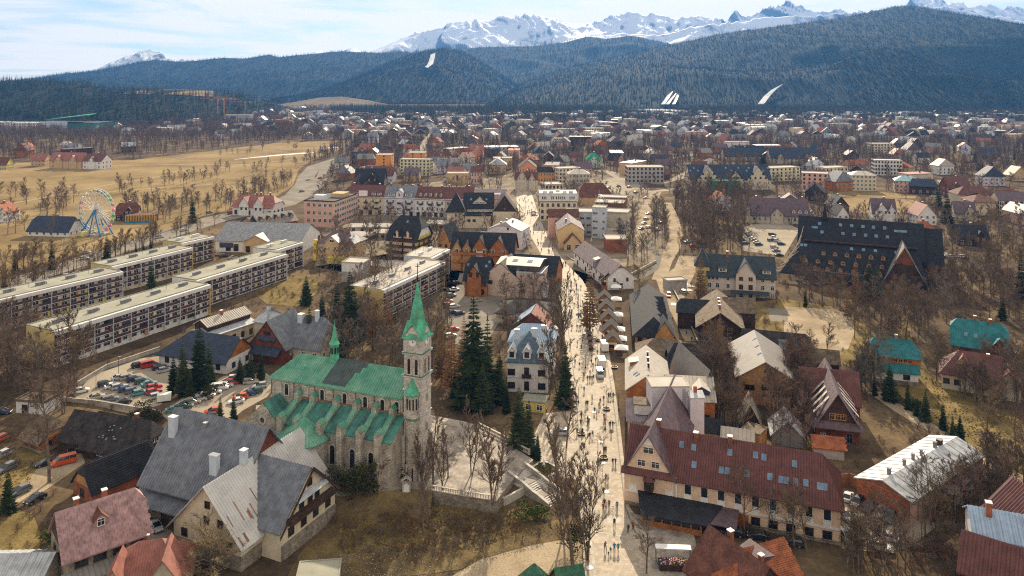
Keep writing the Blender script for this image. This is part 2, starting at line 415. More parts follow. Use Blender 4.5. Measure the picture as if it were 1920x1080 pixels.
 def win(s, fc, u, z, w_, h_, fm=None, kind='cross', b=None, name='window', off=0.0):
  b = b or s.cur; (x, y), a, nn = s.facepos(fc, u, b)
  if not s.seen(x, y, z, *nn): return
  x += nn[0] * off; y += nn[1] * off
  f, p = window_meshes(w_, h_, fm or b['fm'], s.near, kind)
  o = put(name, f, s.root, (x, y, z), a)
  if p: put('pane', p, o)
  return o
 def row(s, fc, r, b=None):
  b = b or s.cur; z, h_, w_, n = r[:4]; fm = r[4] if len(r) > 4 else None; kind = r[5] if len(r) > 5 else 'cross'
  ln = b['L'] if fc in 'fb' else b['W']
  us = n if isinstance(n, (list, tuple)) else [ln * ((i + .5) / n - .5) for i in range(n)]
  for u in us: s.win(fc, u, z, w_, h_, fm, kind, b)
 def chimney(s, x, y, m, w_=.7, up=1.3, d=None, cap=None, b=None):
  b = b or s.cur; d = d or w_; z = b['z'](x, y); top = z + up; lo = z - .8
  c = MB().box((x, y, (lo + top) / 2), (w_, d, top - lo)).build('chimney', m, s.root)
  MB().box((x, y, top + .06), (w_ + .16, d + .16, .14)).build('chimney_cap', cap or WHITE, c)
 def skylight(s, u, z, w_=.8, h_=1.2, fc='f', b=None, m=None):
  b = b or s.cur; sl = b['sl']; hb = (b['W'] if b['roof'] == 'gx' else b['L']) / 2; off = (z - b['h']) / sl
  k = ('sky', w_, h_)
  if k not in WCACHE:
   f = MB(); f.box((0, 0, .04), (w_ + .16, h_ + .16, .12)); WCACHE[k] = (f.mesh('skylight', mat('skylight_frame', (.22, .25, .28), .5)),
    MB().poly([(-w_ / 2, -h_ / 2, .112), (w_ / 2, -h_ / 2, .112), (w_ / 2, h_ / 2, .112), (-w_ / 2, h_ / 2, .112)]).mesh('pane', GLASS_SKY))
  if fc == 'f': loc = (b['cx'] + u, b['y0'] + off, z); a = 0
  elif fc == 'r': loc = (b['cx'] + b['L'] / 2 - off, b['cy'] + u, z); a = R(90)
  else: loc = (b['cx'] - b['L'] / 2 + off, b['cy'] - u, z); a = R(-90)
  o = put('skylight', WCACHE[k][0], s.root, loc); o.rotation_euler = (math.atan(sl), 0, a); put('pane', WCACHE[k][1], o)
 def dormer(s, u, z, w_=1.6, h_=1.3, rise=1.0, wall=None, roofm=None, fc='f', b=None, fm=None, win=(.8, 1.0), shed=False, ov=.25, nwin=1):
  b = b or s.cur; sl = b['sl']; off = (z - b['h']) / sl
  if fc == 'f': loc = (b['cx'] + u, b['y0'] + off, z); a = 0
  elif fc == 'r': loc = (b['cx'] + b['L'] / 2 - off, b['cy'] + u, z); a = R(90)
  else: loc = (b['cx'] - b['L'] / 2 + off, b['cy'] - u, z); a = R(-90)
  k = ('dor', w_, h_, rise, round(sl, 2), shed, wall.name, roofm.name)
  if k not in WCACHE:
   m = MB(); x = w_ / 2; D = h_ / sl + .1
   if shed:
    m.poly([(-x, 0, -.2), (x, 0, -.2), (x, 0, h_), (-x, 0, h_)])
    dd = h_ / max(sl - rise, .05)
    for sg in (-1, 1):
     P = [(sg * x, 0, -.2), (sg * x, dd, h_ + rise * dd), (sg * x, 0, h_)]; m.poly(P if sg > 0 else P[::-1])
    r = MB(); y0 = -.35; r.slab([(-x - ov, y0, h_ + .1 + rise * y0), (x + ov, y0, h_ + .1 + rise * y0), (x + ov, dd, h_ + .1 + rise * dd), (-x - ov, dd, h_ + .1 + rise * dd)], .12)
   else:
    m.poly([(-x, 0, -.2), (x, 0, -.2), (x, 0, h_), (0, 0, h_ + rise), (-x, 0, h_)])
    for sg in (-1, 1):
     P = [(sg * x, 0, -.2), (sg * x, D, h_), (sg * x, 0, h_)]; m.poly(P if sg > 0 else P[::-1])
    r = MB(); q = rise / x; y0 = -ov - .1; De = lambda zz: (zz) / sl
    zt, ze = h_ + rise + .08, h_ - ov * q + .08
    r.slab([(-x - ov, y0, ze), (0, y0, zt), (0, De(zt), zt), (-x - ov, De(ze), ze)], .1)
    r.slab([(x + ov, y0, ze), (x + ov, De(ze), ze), (0, De(zt), zt), (0, y0, zt)], .1)
   WCACHE[k] = (m.mesh('dormer', wall), r.mesh('dormer_roof', roofm))
  o = put('dormer', WCACHE[k][0], s.root, loc, a); put('dormer_roof', WCACHE[k][1], o)
  if win:
   f, p = window_meshes(win[0], win[1], fm or b['fm'], False)
   for i in range(nwin):
    put('dormer_window', f, o, ((i - (nwin - 1) / 2) * (win[0] + .3), 0, max(.1, (h_ - win[1]) / 2 + (.2 if not shed else 0))))
  return o
 def balcony(s, fc, u, z, w_, m, d=1.2, hh=1.0, b=None, slabm=None):
  b = b or s.cur; (x, y), a, nn = s.facepos(fc, u, b)
  if not s.seen(x, y, z, *nn): return
  k = ('bal', round(w_, 2), d, hh, m.name)
  if k not in WCACHE:
   q = MB(); q.box((0, -d / 2, 0), (w_, d, .16)); q.box((0, -d + .04, hh / 2 + .05), (w_, .09, hh))
   for sg in (-1, 1): q.box((sg * (w_ / 2 - .05), -d / 2, hh / 2 + .06), (.08, d - .1, hh - .04))
   WCACHE[k] = q.mesh('balcony', m)
  return put('balcony', WCACHE[k], s.root, (x, y, z), a)
 def gable(s, u, w_, h, rise, proj, depth, wall, roofm, rows=(), ov=.45, b=None, gablem=None, k=(1, 1), fm=None, zb=0.0, seam=0):
  """A cross gable: a wing whose ridge runs away from the front face."""
  b0 = b or s.cur
  s.block(depth + proj, rise, 'gy', wall, roofm, cx=b0['cx'] + u, y0=b0['y0'] - proj, L=w_, h=h, ov=ov, og=.5, k=(k[0], 1), gablem=gablem,
    wname='gable_wall', rname='gable_roof', fm=fm or b0['fm'], rows=rows, srows=(), zb=zb, footprint=proj > 1.5, seam=seam)
  s.cur = b0; return s.blk[-1]
def tiles_on(P, tw, th, m, parent, inv, rim=.0, name='tile', most=300, r_=None, thick=.05):
 """Separate roof tiles on the slope P (parent-local polygon); inv maps nothing, tiles share one mesh."""
 P = [Vector(p) for p in P]; n = (P[1] - P[0]).cross(P[2] - P[0]).normalized(); u = Vector((-n.y, n.x, 0)).normalized(); v = n.cross(u); o = P[0]
 q = [((p - o).dot(u), (p - o).dot(v)) for p in P]
 b = MB(); b.box((0, 0, 0), (tw * .96, th * 1.06, thick)); me = b.mesh(name, m); r_ = r_ or rng
 v0, v1 = min(y for _, y in q), max(y for _, y in q); u0, u1 = min(x for x, _ in q), max(x for x, _ in q); c = 0; row = 0
 y = v0 + th / 2
 while y < v1 - th * .3:
  x = u0 + tw * (.5 if row % 2 else 1.0)
  while x < u1:
   if inpoly(x, y, q) and c < most:
    mt = Matrix((u, v, n)).transposed().to_4x4()
    tl = Matrix.Rotation(R(2.2 + r_.uniform(-1, 1)), 4, 'X') @ Matrix.Rotation(R(r_.uniform(-1, 1)), 4, 'Z')
    ob = put(name, me, parent); ob.matrix_local = Matrix.Translation(o + u * x + v * y + n * (.05 + r_.uniform(0, .015))) @ mt @ tl; c += 1
   x += tw
  y += th; row += 1
 return c
# ------------------------------------------------------------------ the ground and what lies on it
GR = groundmat('valley_soil', ((.05, .036, .024), (.105, .075, .046), (.21, .15, .08)), .04, fine=.9, pos=(.32, .5, .7))
STRAW = groundmat('dry_meadow', ((.15, .105, .05), (.25, .18, .085), (.33, .24, .12)), .02, fine=1.6)
YGRASS = groundmat('yellow_grass', ((.09, .068, .028), (.18, .135, .055), (.28, .205, .085)), .12, fine=2.5)
BANK = groundmat('leaf_litter_bank', ((.065, .048, .025), (.14, .10, .048), (.235, .18, .075)), .16, fine=2.5)
DIRT = groundmat('packed_gravel', ((.22, .17, .115), (.34, .27, .18), (.44, .36, .25)), .1, fine=3)
ASPH = groundmat('old_asphalt', ((.17, .15, .125), (.23, .205, .17), (.29, .26, .215)), .08, fine=5)
LOTM = groundmat('lot_paving', ((.27, .23, .175), (.33, .285, .22), (.38, .335, .26)), .09, fine=4)
SNOWG = groundmat('old_snow', ((.62, .6, .57), (.78, .77, .75), (.85, .85, .85)), .3, fine=3)
PAVE = mat('promenade_slabs', (.42, .355, .27), .8, 'slab', .6, amt=.09, nsc=.5)
PLZ = mat('plaza_setts', (.33, .29, .24), .85, 'slab', .35, amt=.3, nsc=.35)
PALE = mat('pale_stone', (.5, .46, .38), .8, 'brick', 1, amt=.15)
GS = 9000
g = MB()
xs = np.linspace(-GS, GS, 41); ys = np.concatenate([np.linspace(-800, 1000, 24), np.linspace(1200, 9600, 30)])
for i in range(len(xs) - 1):
 for j in range(len(ys) - 1): g.poly([(xs[i], ys[j], 0), (xs[i + 1], ys[j], 0), (xs[i + 1], ys[j + 1], 0), (xs[i], ys[j + 1], 0)])
structure('ground', g.mesh('ground', GR))
# meadow with its paths, the main road, the promenade, yards
area('meadow', [(-260, 540), (-260, 318), (0, 306), (120, 303), (250, 300), (400, 282), (520, 268), (655, 262), (652, 275), (585, 300), (560, 318), (548, 350), (520, 366), (440, 392), (380, 405), (300, 440), (215, 470), (120, 480), (0, 520)], .012, STRAW, blocked=False)
MEADOW = [G(*p) for p in [(-260, 540), (-260, 318), (120, 303), (250, 300), (400, 282), (520, 268), (655, 262), (585, 300), (548, 350), (440, 392), (300, 440), (120, 480), (0, 520)]]
for i, pts in enumerate([[(-100, 402), (100, 368), (300, 352), (480, 340)], [(60, 374), (200, 347), (330, 326), (450, 310), (560, 298)], [(-60, 324), (120, 312), (300, 309), (500, 308)], [(320, 300), (420, 287), (530, 281), (640, 276)]]):
 ribbon('path', pts, 3.2, .03, DIRT, blocked=False)
for pts in [[(440, 299), (520, 291), (572, 287), (590, 286)], [(600, 279), (630, 276), (634, 277)]]: ribbon('snow_patch', pts, [2, 9, 11, 2][:len(pts)], .05, SNOWG, blocked=False)
ribbon('road', [(-60, 560), (60, 520), (190, 478), (300, 443), (400, 412), (470, 396), (525, 383), (560, 366), (572, 345), (575, 330), (590, 312), (640, 296), (720, 287)], [15, 15, 16, 18, 20, 22, 22, 20, 16, 14, 14, 14, 14], .02, ASPH)
ribbon('road', [(556, 372), (590, 352), (606, 330), (612, 310), (640, 299)], 11, .028, ASPH)
LANE = mat('lane_paint', (.6, .58, .54), .7)
for k in range(18):
 a = k / 18; x, y = 190 + 290 * a, 474 - 80 * a; p = G(x, y)
 put('lane_marking', MB().box((0, 0, 0), (3.2, .22, .01)).mesh('lane_marking', LANE), None, (p.x, p.y, .04), math.atan2(G(480, 394).y - G(190, 474).y, G(480, 394).x - G(190, 474).x), kind='structure')
area('town_paving', [(590, 500), (600, 440), (650, 380), (760, 345), (900, 335), (1000, 318), (1110, 325), (1210, 345), (1255, 400), (1245, 490), (1170, 500), (1120, 520), (1060, 500), (1040, 560), (900, 560), (850, 480), (760, 470)], .006, groundmat('worn_town_ground', ((.13, .10, .07), (.23, .185, .13), (.34, .28, .205)), .07, fine=2), blocked=False)
PROM = [(1096, 1110), (1092, 1000), (1082, 900), (1076, 800), (1070, 720), (1060, 640), (1052, 570), (1032, 510), (1008, 465), (988, 430), (970, 395), (968, 365), (975, 340),
  (988, 340), (1000, 372), (1012, 410), (1030, 450), (1058, 490), (1092, 525), (1112, 560), (1128, 610), (1142, 660), (1152, 720), (1163, 800), (1172, 880), (1180, 950), (1215, 1000), (1225, 1110)]
area('promenade', PROM, .02, PAVE)
area('promenade_apron', [(1010, 868), (1000, 820), (1020, 775), (1073, 770), (1080, 860), (1083, 900), (1055, 895)], .014, PAVE)
area('pavement', [(1180, 960), (1215, 1000), (1225, 1110), (1330, 1110), (1300, 1000), (1262, 985)], .024, PLZ)
for pts in [[(1092, 760), (1112, 752), (1140, 757), (1158, 765)], [(1078, 862), (1110, 854), (1140, 856), (1168, 862)], [(1092, 1000), (1118, 997), (1150, 1004), (1180, 1008)]]: ribbon('paving_band', pts, .5, .032, PALE)
DRN = mat('drain_channel', (.2, .18, .15), .8)
for pts in [[(1104, 1080), (1099, 1000), (1091, 900), (1084, 800), (1078, 720), (1068, 640), (1060, 570)], [(1192, 1000), (1172, 950), (1164, 880), (1156, 800), (1145, 720), (1135, 660)]]: ribbon('drain_channel', pts, .28, .036, DRN)
ribbon('paving_band', [(1106, 1010), (1112, 1050), (1118, 1110)], .55, .033, PALE)
area('paving_patch', [(1098, 795), (1110, 788), (1128, 793), (1131, 803), (1115, 808), (1100, 806)], .03, PALE)
area('paving_patch', [(1134, 968), (1150, 966), (1168, 972), (1160, 984), (1140, 982)], .03, PALE)
ribbon('side_street', [(1298, 640), (1277, 590), (1262, 560), (1262, 528), (1285, 505), (1290, 480)], [5, 6.5, 8, 14, 10, 8], .02, DIRT)
ribbon('stream_path', [(1235, 525), (1248, 490), (1262, 465), (1268, 440), (1262, 410), (1250, 380)], [6, 6, 7, 7, 7, 6], .018, DIRT)
ribbon('lane', [(1202, 462), (1206, 430), (1210, 405), (1216, 385), (1230, 360)], 8, .018, DIRT)
ribbon('stream', [(1160, 528), (1200, 522), (1228, 505), (1236, 480), (1226, 470), (1215, 450)], [2, 3, 3, 3, 2.5, 2], .022, mat('shallow_water', (.07, .065, .05), .75, spec=.05))
for pts in [[(1262, 535), (1280, 530), (1296, 538)], [(1278, 545), (1296, 543)], [(1258, 570), (1285, 572)]]: ribbon('snow_patch', pts, 3.2, .05, SNOWG, blocked=False)
area('sports_court', [(1470, 575), (1560, 580), (1600, 590), (1602, 625), (1590, 655), (1535, 665), (1470, 630)], .014, DIRT)
area('court_asphalt', [(1440, 578), (1476, 580), (1478, 604), (1444, 602)], .018, ASPH)
area('hotel_parking', [(1395, 425), (1460, 412), (1500, 430), (1470, 480), (1390, 470)], .014, LOTM, blocked=True)
area('field', [(1570, 372), (1640, 368), (1720, 376), (1725, 398), (1660, 400), (1570, 398)], .014, STRAW)
area('field', [(1500, 358), (1600, 356), (1720, 366), (1715, 372), (1560, 368), (1500, 363)], .014, STRAW)
area('market_square', [(1120, 340), (1170, 330), (1200, 350), (1165, 364), (1110, 356)], .014, LOTM)
ribbon('road', [(1120, 318), (1150, 325), (1185, 345), (1215, 360), (1290, 352)], 12, .02, LOTM)
for pts in [[(1230, 345), (1270, 335), (1300, 318), (1330, 300), (1365, 285)], [(1755, 370), (1775, 350), (1768, 338)], [(790, 285), (800, 262), (812, 248)], [(1240, 300), (1300, 290), (1340, 286)], [(1500, 358), (1560, 350), (1610, 356)]]: ribbon('street', pts, 9, .02, LOTM)
LOT = [(140, 745), (170, 705), (262, 672), (300, 668), (330, 690), (328, 735), (300, 760), (240, 775), (140, 752)]
area('parking_lot', LOT, .02, LOTM)
area('parking_lane', [(300, 775), (345, 745), (420, 705), (500, 700), (520, 718), (500, 745), (455, 770), (420, 800), (340, 812)], .026, LOTM)
area('yard', [(862, 512), (852, 550), (838, 600), (852, 645), (905, 655), (938, 600), (948, 562), (905, 552), (884, 556), (876, 512)], .016, ASPH)
area('yard', [(1578, 925), (1640, 935), (1760, 985), (1700, 1030), (1640, 1035), (1578, 1030)], .016, LOTM)
area('yard', [(20, 920), (90, 862), (150, 842), (160, 868), (70, 930), (0, 960)], .016, DIRT)
area('yard', [(245, 985), (258, 960), (330, 1000), (320, 1040), (265, 1020)], .018, ASPH)
area('slope_ground', [(630, 935), (760, 925), (930, 945), (1010, 985), (1060, 970), (1085, 1000), (1070, 1040), (700, 1090), (520, 1120), (560, 1040), (630, 975)], .012, BANK, blocked=False)
area('gravel_flat', [(960, 1120), (840, 1085), (900, 1050), (1000, 1022), (1060, 1012), (1090, 1015), (1096, 1120)], .018, DIRT)
area('grass_strip', [(470, 545), (540, 520), (590, 515), (600, 545), (560, 575), (500, 570)], .014, YGRASS, blocked=False)
area('grass_strip', [(1600, 700), (1660, 720), (1760, 800), (1925, 900), (1925, 790), (1820, 745), (1745, 705), (1712, 640), (1702, 590), (1690, 590), (1680, 640), (1640, 690)], .014, YGRASS, blocked=False)
area('grass_strip', [(0, 860), (60, 830), (90, 850), (40, 920), (-60, 940)], .014, YGRASS, blocked=False)
area('grass_strip', [(-40, 960), (60, 960), (80, 1010), (60, 1060), (-60, 1100)], .014, YGRASS, blocked=False)
ribbon('garden_path', [(1640, 735), (1690, 770), (1740, 800), (1820, 850), (1925, 905)], 4, .02, DIRT)
area('flat_lawn', [(1380, 570), (1470, 560), (1560, 575), (1640, 620), (1620, 690), (1560, 680), (1440, 640)], -.03, YGRASS, blocked=False)
# ------------------------------------------------------------------ noise on arrays, hills and mountains
def _h(ix, iy, s):
 n = (ix.astype(np.int64) * 374761393 + iy.astype(np.int64) * 668265263 + s * 974711) & 0x7fffffff
 n = ((n ^ (n >> 13)) * 1274126177) & 0x7fffffff
 return ((n ^ (n >> 16)) & 0xffff) / 65535.0
def vnoise(x, y, s=0):
 ix, iy = np.floor(x), np.floor(y); fx, fy = x - ix, y - iy; fx = fx * fx * fx * (fx * (fx * 6 - 15) + 10); fy = fy * fy * fy * (fy * (fy * 6 - 15) + 10)
 a, b, c, d = _h(ix, iy, s), _h(ix + 1, iy, s), _h(ix, iy + 1, s), _h(ix + 1, iy + 1, s)
 return (a + (b - a) * fx) * (1 - fy) + (c + (d - c) * fx) * fy
def fbm(x, y, o=5, s=0, ridge=False, gain=.5):
 t = 0; a = 1; tot = 0
 for i in range(o):
  n = vnoise(x, y, s + i)
  if ridge: n = 1 - abs(2 * n - 1); n = n * n
  t = t + a * n; tot += a; a *= gain; x = x * 2.03 + 17.1; y = y * 2.03 + 9.7
 return t / tot
class Ridge:
 """A hill range: crest line at distance D through the given skyline, falling to a foot at distance D0 and away behind."""
 def __init__(s, name, sky_line, D, D0, m, nx=160, ny=60, amp=.2, lam=(400, 900), rough=.012, power=1.25, z0=0, back=.6, seed=0, swing=.25):
  px = np.array([p[0] for p in sky_line], float); py = np.array([p[1] for p in sky_line], float)
  s.X = np.linspace((px[0] - 960) * D / F_PX, (px[-1] - 960) * D / F_PX, nx)
  zc = np.interp(s.X, (px - 960) * D / F_PX, CAM_H + (HOR - py) * D / F_PX)
  t = np.concatenate([np.linspace(0, 1, ny), 1 + np.linspace(0, 1, 14)[1:] * back]); s.t = t
  TT, XX = np.meshgrid(t, s.X, indexing='ij')
  wig = (fbm(s.X / (lam[0] * 3), s.X * 0 + 5, 3, seed + 40) - .5) * swing * (D - D0)
  YY = D0 + TT * (D - D0) + wig[None, :] * np.sin(np.clip(TT, 0, 1) * math.pi)
  up = np.clip(TT, 0, 1) ** power; zz = z0 + (zc[None, :] - z0) * up
  env = np.clip(TT * 3, 0, 1) * np.clip((1.04 - TT) * 2.2, 0, 1)
  rel = np.maximum(zc - z0, 10)[None, :]
  wx = XX + (fbm(XX / lam[0], YY / lam[0], 3, seed + 77) - .5) * lam[0] * .9
  zz = zz + env * amp * rel * (fbm(wx / lam[0] + YY / lam[1] * .3, YY / lam[1], 5, seed, True, .42) - .42)
  zz = np.minimum(zz, z0 + (zc[None, :] - z0) * (.22 + .78 * up))
  zz = zz + rough * rel * (fbm(wx / (lam[0] * .16), YY / (lam[1] * .5), 4, seed + 9, True, .45) - .45) * np.clip(TT * 4, 0, 1)
  bk = np.clip((TT - 1) / back, 0, 1); zz = zz * (1 - bk ** 1.3) + (z0 - 30) * bk ** 1.3
  zz = np.where(TT <= 0, z0 - 12, zz)
  s.Y, s.Z, s.XX = YY, zz, XX; V = np.stack([XX, YY, zz], -1).reshape(-1, 3); ny_ = len(t); i = np.arange(ny_ - 1)[:, None] * nx + np.arange(nx - 1)[None, :]
  F = np.stack([i, i + 1, i + 1 + nx, i + nx], -1).reshape(-1, 4)
  me = bpy.data.meshes.new(name); me.from_pydata(V.tolist(), [], F.tolist()); me.materials.append(m); me.polygons.foreach_set('use_smooth', [True] * len(F)); me.update()
  s.o = structure(name, me); s.ny, s.nx, s.D, s.D0 = ny, nx, D, D0
 def points(s, n, tmax=1.05, seed=1, tmin=.02):
  r = np.random.RandomState(seed); i = r.uniform(tmin, tmax, n); k = r.uniform(0, s.nx - 1.001, n)
  j = np.interp(i, s.t, np.arange(len(s.t))); j0 = j.astype(int); fj = j - j0; k0 = k.astype(int); fk = k - k0
  def b(A): return (A[j0, k0] * (1 - fk) + A[j0, k0 + 1] * fk) * (1 - fj) + (A[j0 + 1, k0] * (1 - fk) + A[j0 + 1, k0 + 1] * fk) * fj
  return np.stack([b(s.XX), b(s.Y), b(s.Z)], 1)
 def hit(s, px, py):
  """Nearest spot of the near slope seen at that place of the photograph."""
  x = 0; best = None
  for j in range(s.ny):
   Y = float(np.interp((px - 960) / F_PX * s.Y[j].mean(), s.X, s.Y[j])); xx = (px - 960) / F_PX * Y; z = float(np.interp(xx, s.X, s.Z[j]))
   q = HOR + F_PX * (CAM_H - z) / Y
   if q <= py: return Vector((xx, Y, z))
   best = Vector((xx, Y, z))
  return best
def snowmat():
 m = bpy.data.materials.new('snow_and_rock'); m.use_nodes = True; t = m.node_tree; b = t.nodes['Principled BSDF']; b.inputs['Roughness'].default_value = .7
 b.inputs['Specular IOR Level'].default_value = .2
 g_ = N(t, 'ShaderNodeNewGeometry'); sp = N(t, 'ShaderNodeSeparateXYZ'); t.links.new(g_.outputs['Normal'], sp.inputs[0])
 n = N(t, 'ShaderNodeTexNoise'); n.inputs['Scale'].default_value = .006; n.inputs['Detail'].default_value = 10; n.inputs['Roughness'].default_value = .72
 mp_ = N(t, 'ShaderNodeMapping'); mp_.inputs['Scale'].default_value = (1.5, .25, .5); t.links.new(g_.outputs['Position'], mp_.inputs[0]); t.links.new(mp_.outputs[0], n.inputs['Vector'])
 f = mth(t, 'ADD', sp.outputs[2], mth(t, 'MULTIPLY', mth(t, 'SUBTRACT', n.outputs['Fac'], .5), .9))
 r = N(t, 'ShaderNodeValToRGB'); e = r.color_ramp.elements; e[0].position = .60; e[0].color = (.055, .06, .075, 1); e[1].position = .80; e[1].color = (.60, .62, .66, 1)
 t.links.new(f, r.inputs[0]); t.links.new(r.outputs[0], b.inputs['Base Color']); return m
SNOW = snowmat()
WOODS = groundmat('forest_floor', ((.008, .016, .013), (.013, .022, .018), (.022, .025, .02)), .004, fine=.05)
rs = [(560, 108), (592, 98), (600, 94), (612, 99), (640, 97), (662, 90), (675, 94), (690, 97), (720, 85), (770, 63), (850, 43), (920, 35), (950, 30), (980, 28), (1010, 33), (1035, 32), (1070, 48), (1090, 46), (1130, 37), (1150, 30), (1190, 24), (1215, 26), (1250, 32), (1290, 32), (1310, 26), (1340, 37), (1360, 36), (1380, 20), (1390, 28), (1400, 28), (1425, 18), (1450, 12), (1480, 3), (1500, 10), (1515, 20), (1540, 20), (1560, 17), (1590, 20), (1640, 22), (1700, 5), (1730, -6), (1760, -2), (1800, 8), (1860, 12), (1920, 16), (2060, 22)]
Ridge('snow_mountains', rs, 8200, 7050, SNOW, nx=420, ny=90, amp=.62, lam=(560, 1500), rough=.12, power=1.05, z0=150, back=.3, seed=3, swing=.1)
Ridge('snow_mountains', [(640, 130), (900, 92), (1030, 84), (1100, 70), (1160, 62), (1230, 66), (1290, 52), (1350, 44), (1420, 36), (1500, 30), (1590, 22), (1660, 26), (1730, 10), (1800, 16), (1920, 40), (2000, 60)], 7200, 6350, SNOW, nx=260, ny=60, amp=.5, lam=(460, 1200), rough=.08, power=1.1, z0=120, back=.35, seed=14, swing=.1)
Ridge('snow_mountains', [(170, 150), (190, 128), (215, 116), (250, 101), (268, 95), (280, 91), (293, 95), (302, 97), (312, 106), (330, 115), (345, 111), (362, 116), (385, 130), (420, 150)], 6900, 6100, SNOW, nx=160, ny=60, amp=.55, lam=(300, 900), rough=.12, power=1.1, z0=60, back=.35, seed=23, swing=.1)
HL = Ridge('forest_hill', [(60, 150), (100, 146), (130, 137), (170, 135), (205, 129), (245, 119), (290, 112), (340, 116), (380, 112), (420, 108), (460, 110), (505, 102), (522, 107), (560, 103), (640, 96), (700, 99), (760, 97), (820, 112), (900, 130)], 5000, 3500, WOODS, nx=150, ny=50, amp=.36, lam=(600, 1500), seed=31, power=1.1)
HP = Ridge('forest_hill', [(780, 125), (840, 96), (900, 88), (1000, 86), (1060, 79), (1100, 68), (1135, 73), (1180, 66), (1220, 74), (1290, 90), (1350, 100), (1420, 110)], 5300, 3700, WOODS, nx=120, ny=50, amp=.25, lam=(500, 900), seed=47, power=1.05)
HM = Ridge('forest_hill', [(600, 176), (660, 150), (720, 122), (765, 104), (800, 94), (840, 90), (868, 98), (900, 116), (930, 134), (970, 160), (1020, 185)], 3900, 2700, WOODS, nx=110, ny=50, amp=.34, lam=(420, 1000), seed=55, power=1.0)
HR = Ridge('forest_hill', [(930, 178), (1000, 148), (1060, 130), (1120, 115), (1200, 98), (1280, 78), (1350, 64), (1400, 57), (1500, 44), (1560, 36), (1620, 24), (1680, 12), (1710, 11), (1750, 22), (1790, 30), (1850, 48), (1880, 46), (1920, 44), (1990, 40), (2080, 52)], 3900, 2250, WOODS, nx=190, ny=70, amp=.5, lam=(620, 1700), seed=62, power=.95, swing=.15)
HS = Ridge('forest_hill', [(1450, 212), (1480, 190), (1515, 155), (1562, 120), (1610, 98), (1650, 88), (1690, 96), (1740, 118), (1800, 155), (1860, 190), (1900, 212)], 2750, 2050, WOODS, nx=90, ny=45, amp=.3, lam=(330, 900), seed=71, power=.9)
HE = Ridge('forest_hill', [(1760, 208), (1800, 186), (1860, 160), (1920, 142), (2000, 128), (2090, 130)], 2300, 1850, WOODS, nx=60, ny=35, amp=.15, lam=(220, 400), seed=83, power=.9)
HW = Ridge('forest_hill', [(-140, 150), (0, 152), (90, 153), (160, 156), (200, 168), (260, 172), (330, 168), (400, 172), (450, 180), (500, 192), (560, 214)], 2050, 1330, WOODS, nx=110, ny=45, amp=.2, lam=(200, 400), seed=92, power=.8)
HB = Ridge('bare_hill', [(500, 200), (560, 190), (600, 183), (640, 181), (690, 188), (740, 198)], 2700, 2200, groundmat('bare_hillside', ((.09, .065, .04), (.15, .11, .065), (.21, .155, .09)), .006), nx=50, ny=25, amp=.1, lam=(200, 400), seed=97)
def drape(name, hl, px_pts, m, lift=3):
 P = [hl.hit(*p) for p in px_pts]; mb = MB(); c = sum(P, Vector()) / len(P)
 Q = [p + Vector((0, -lift, lift)) for p in P]
 for i in range(len(Q) // 2 - 1): mb.poly([Q[i], Q[i + 1], Q[-2 - i], Q[-1 - i]])
 return structure(name, mb.mesh(name, m))
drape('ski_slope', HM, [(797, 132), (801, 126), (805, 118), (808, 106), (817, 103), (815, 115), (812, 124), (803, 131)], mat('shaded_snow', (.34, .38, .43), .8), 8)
area('snowfield', [(680, 182), (730, 180), (745, 184), (690, 187)], .05, SNOWG)
area('snowfield', [(1140, 203), (1200, 200), (1300, 209), (1290, 216), (1210, 213)], .05, SNOWG)
area('snowfield', [(922, 197), (1000, 198), (1000, 203), (940, 202)], .05, SNOWG)
# ------------------------------------------------------------------ trees
BARK = mat('bark', (.16, .125, .095), .95, spec=0, amt=.35, rnd=.35, nsc=1.5)
TWIG = mat('twigs', (.175, .13, .10), .95, spec=0, amt=.3, rnd=.45, nsc=.3)
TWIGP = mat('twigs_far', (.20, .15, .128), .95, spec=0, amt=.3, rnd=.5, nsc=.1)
LARCH = mat('larch_twigs', (.22, .125, .06), .95, spec=0, amt=.3, rnd=.3)
RUSSET = mat('russet_twigs', (.13, .06, .04), .95, spec=0, amt=.3, rnd=.3)
NEED = mat('spruce_needles', (.038, .052, .022), .9, spec=0, amt=.4, rnd=.6, nsc=.5, col2=(.02, .03, .016))
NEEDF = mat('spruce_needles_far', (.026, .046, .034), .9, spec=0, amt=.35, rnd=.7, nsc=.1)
JUN = mat('juniper_leaves', (.085, .105, .025), .9, spec=0, amt=.4, nsc=.9, col2=(.035, .05, .015))
THU = mat('thuja_leaves', (.06, .06, .018), .9, spec=0, amt=.4, nsc=.8, col2=(.018, .024, .012))
IVY = mat('ivy_leaves', (.035, .05, .02), .9, spec=0, amt=.4, nsc=.8)
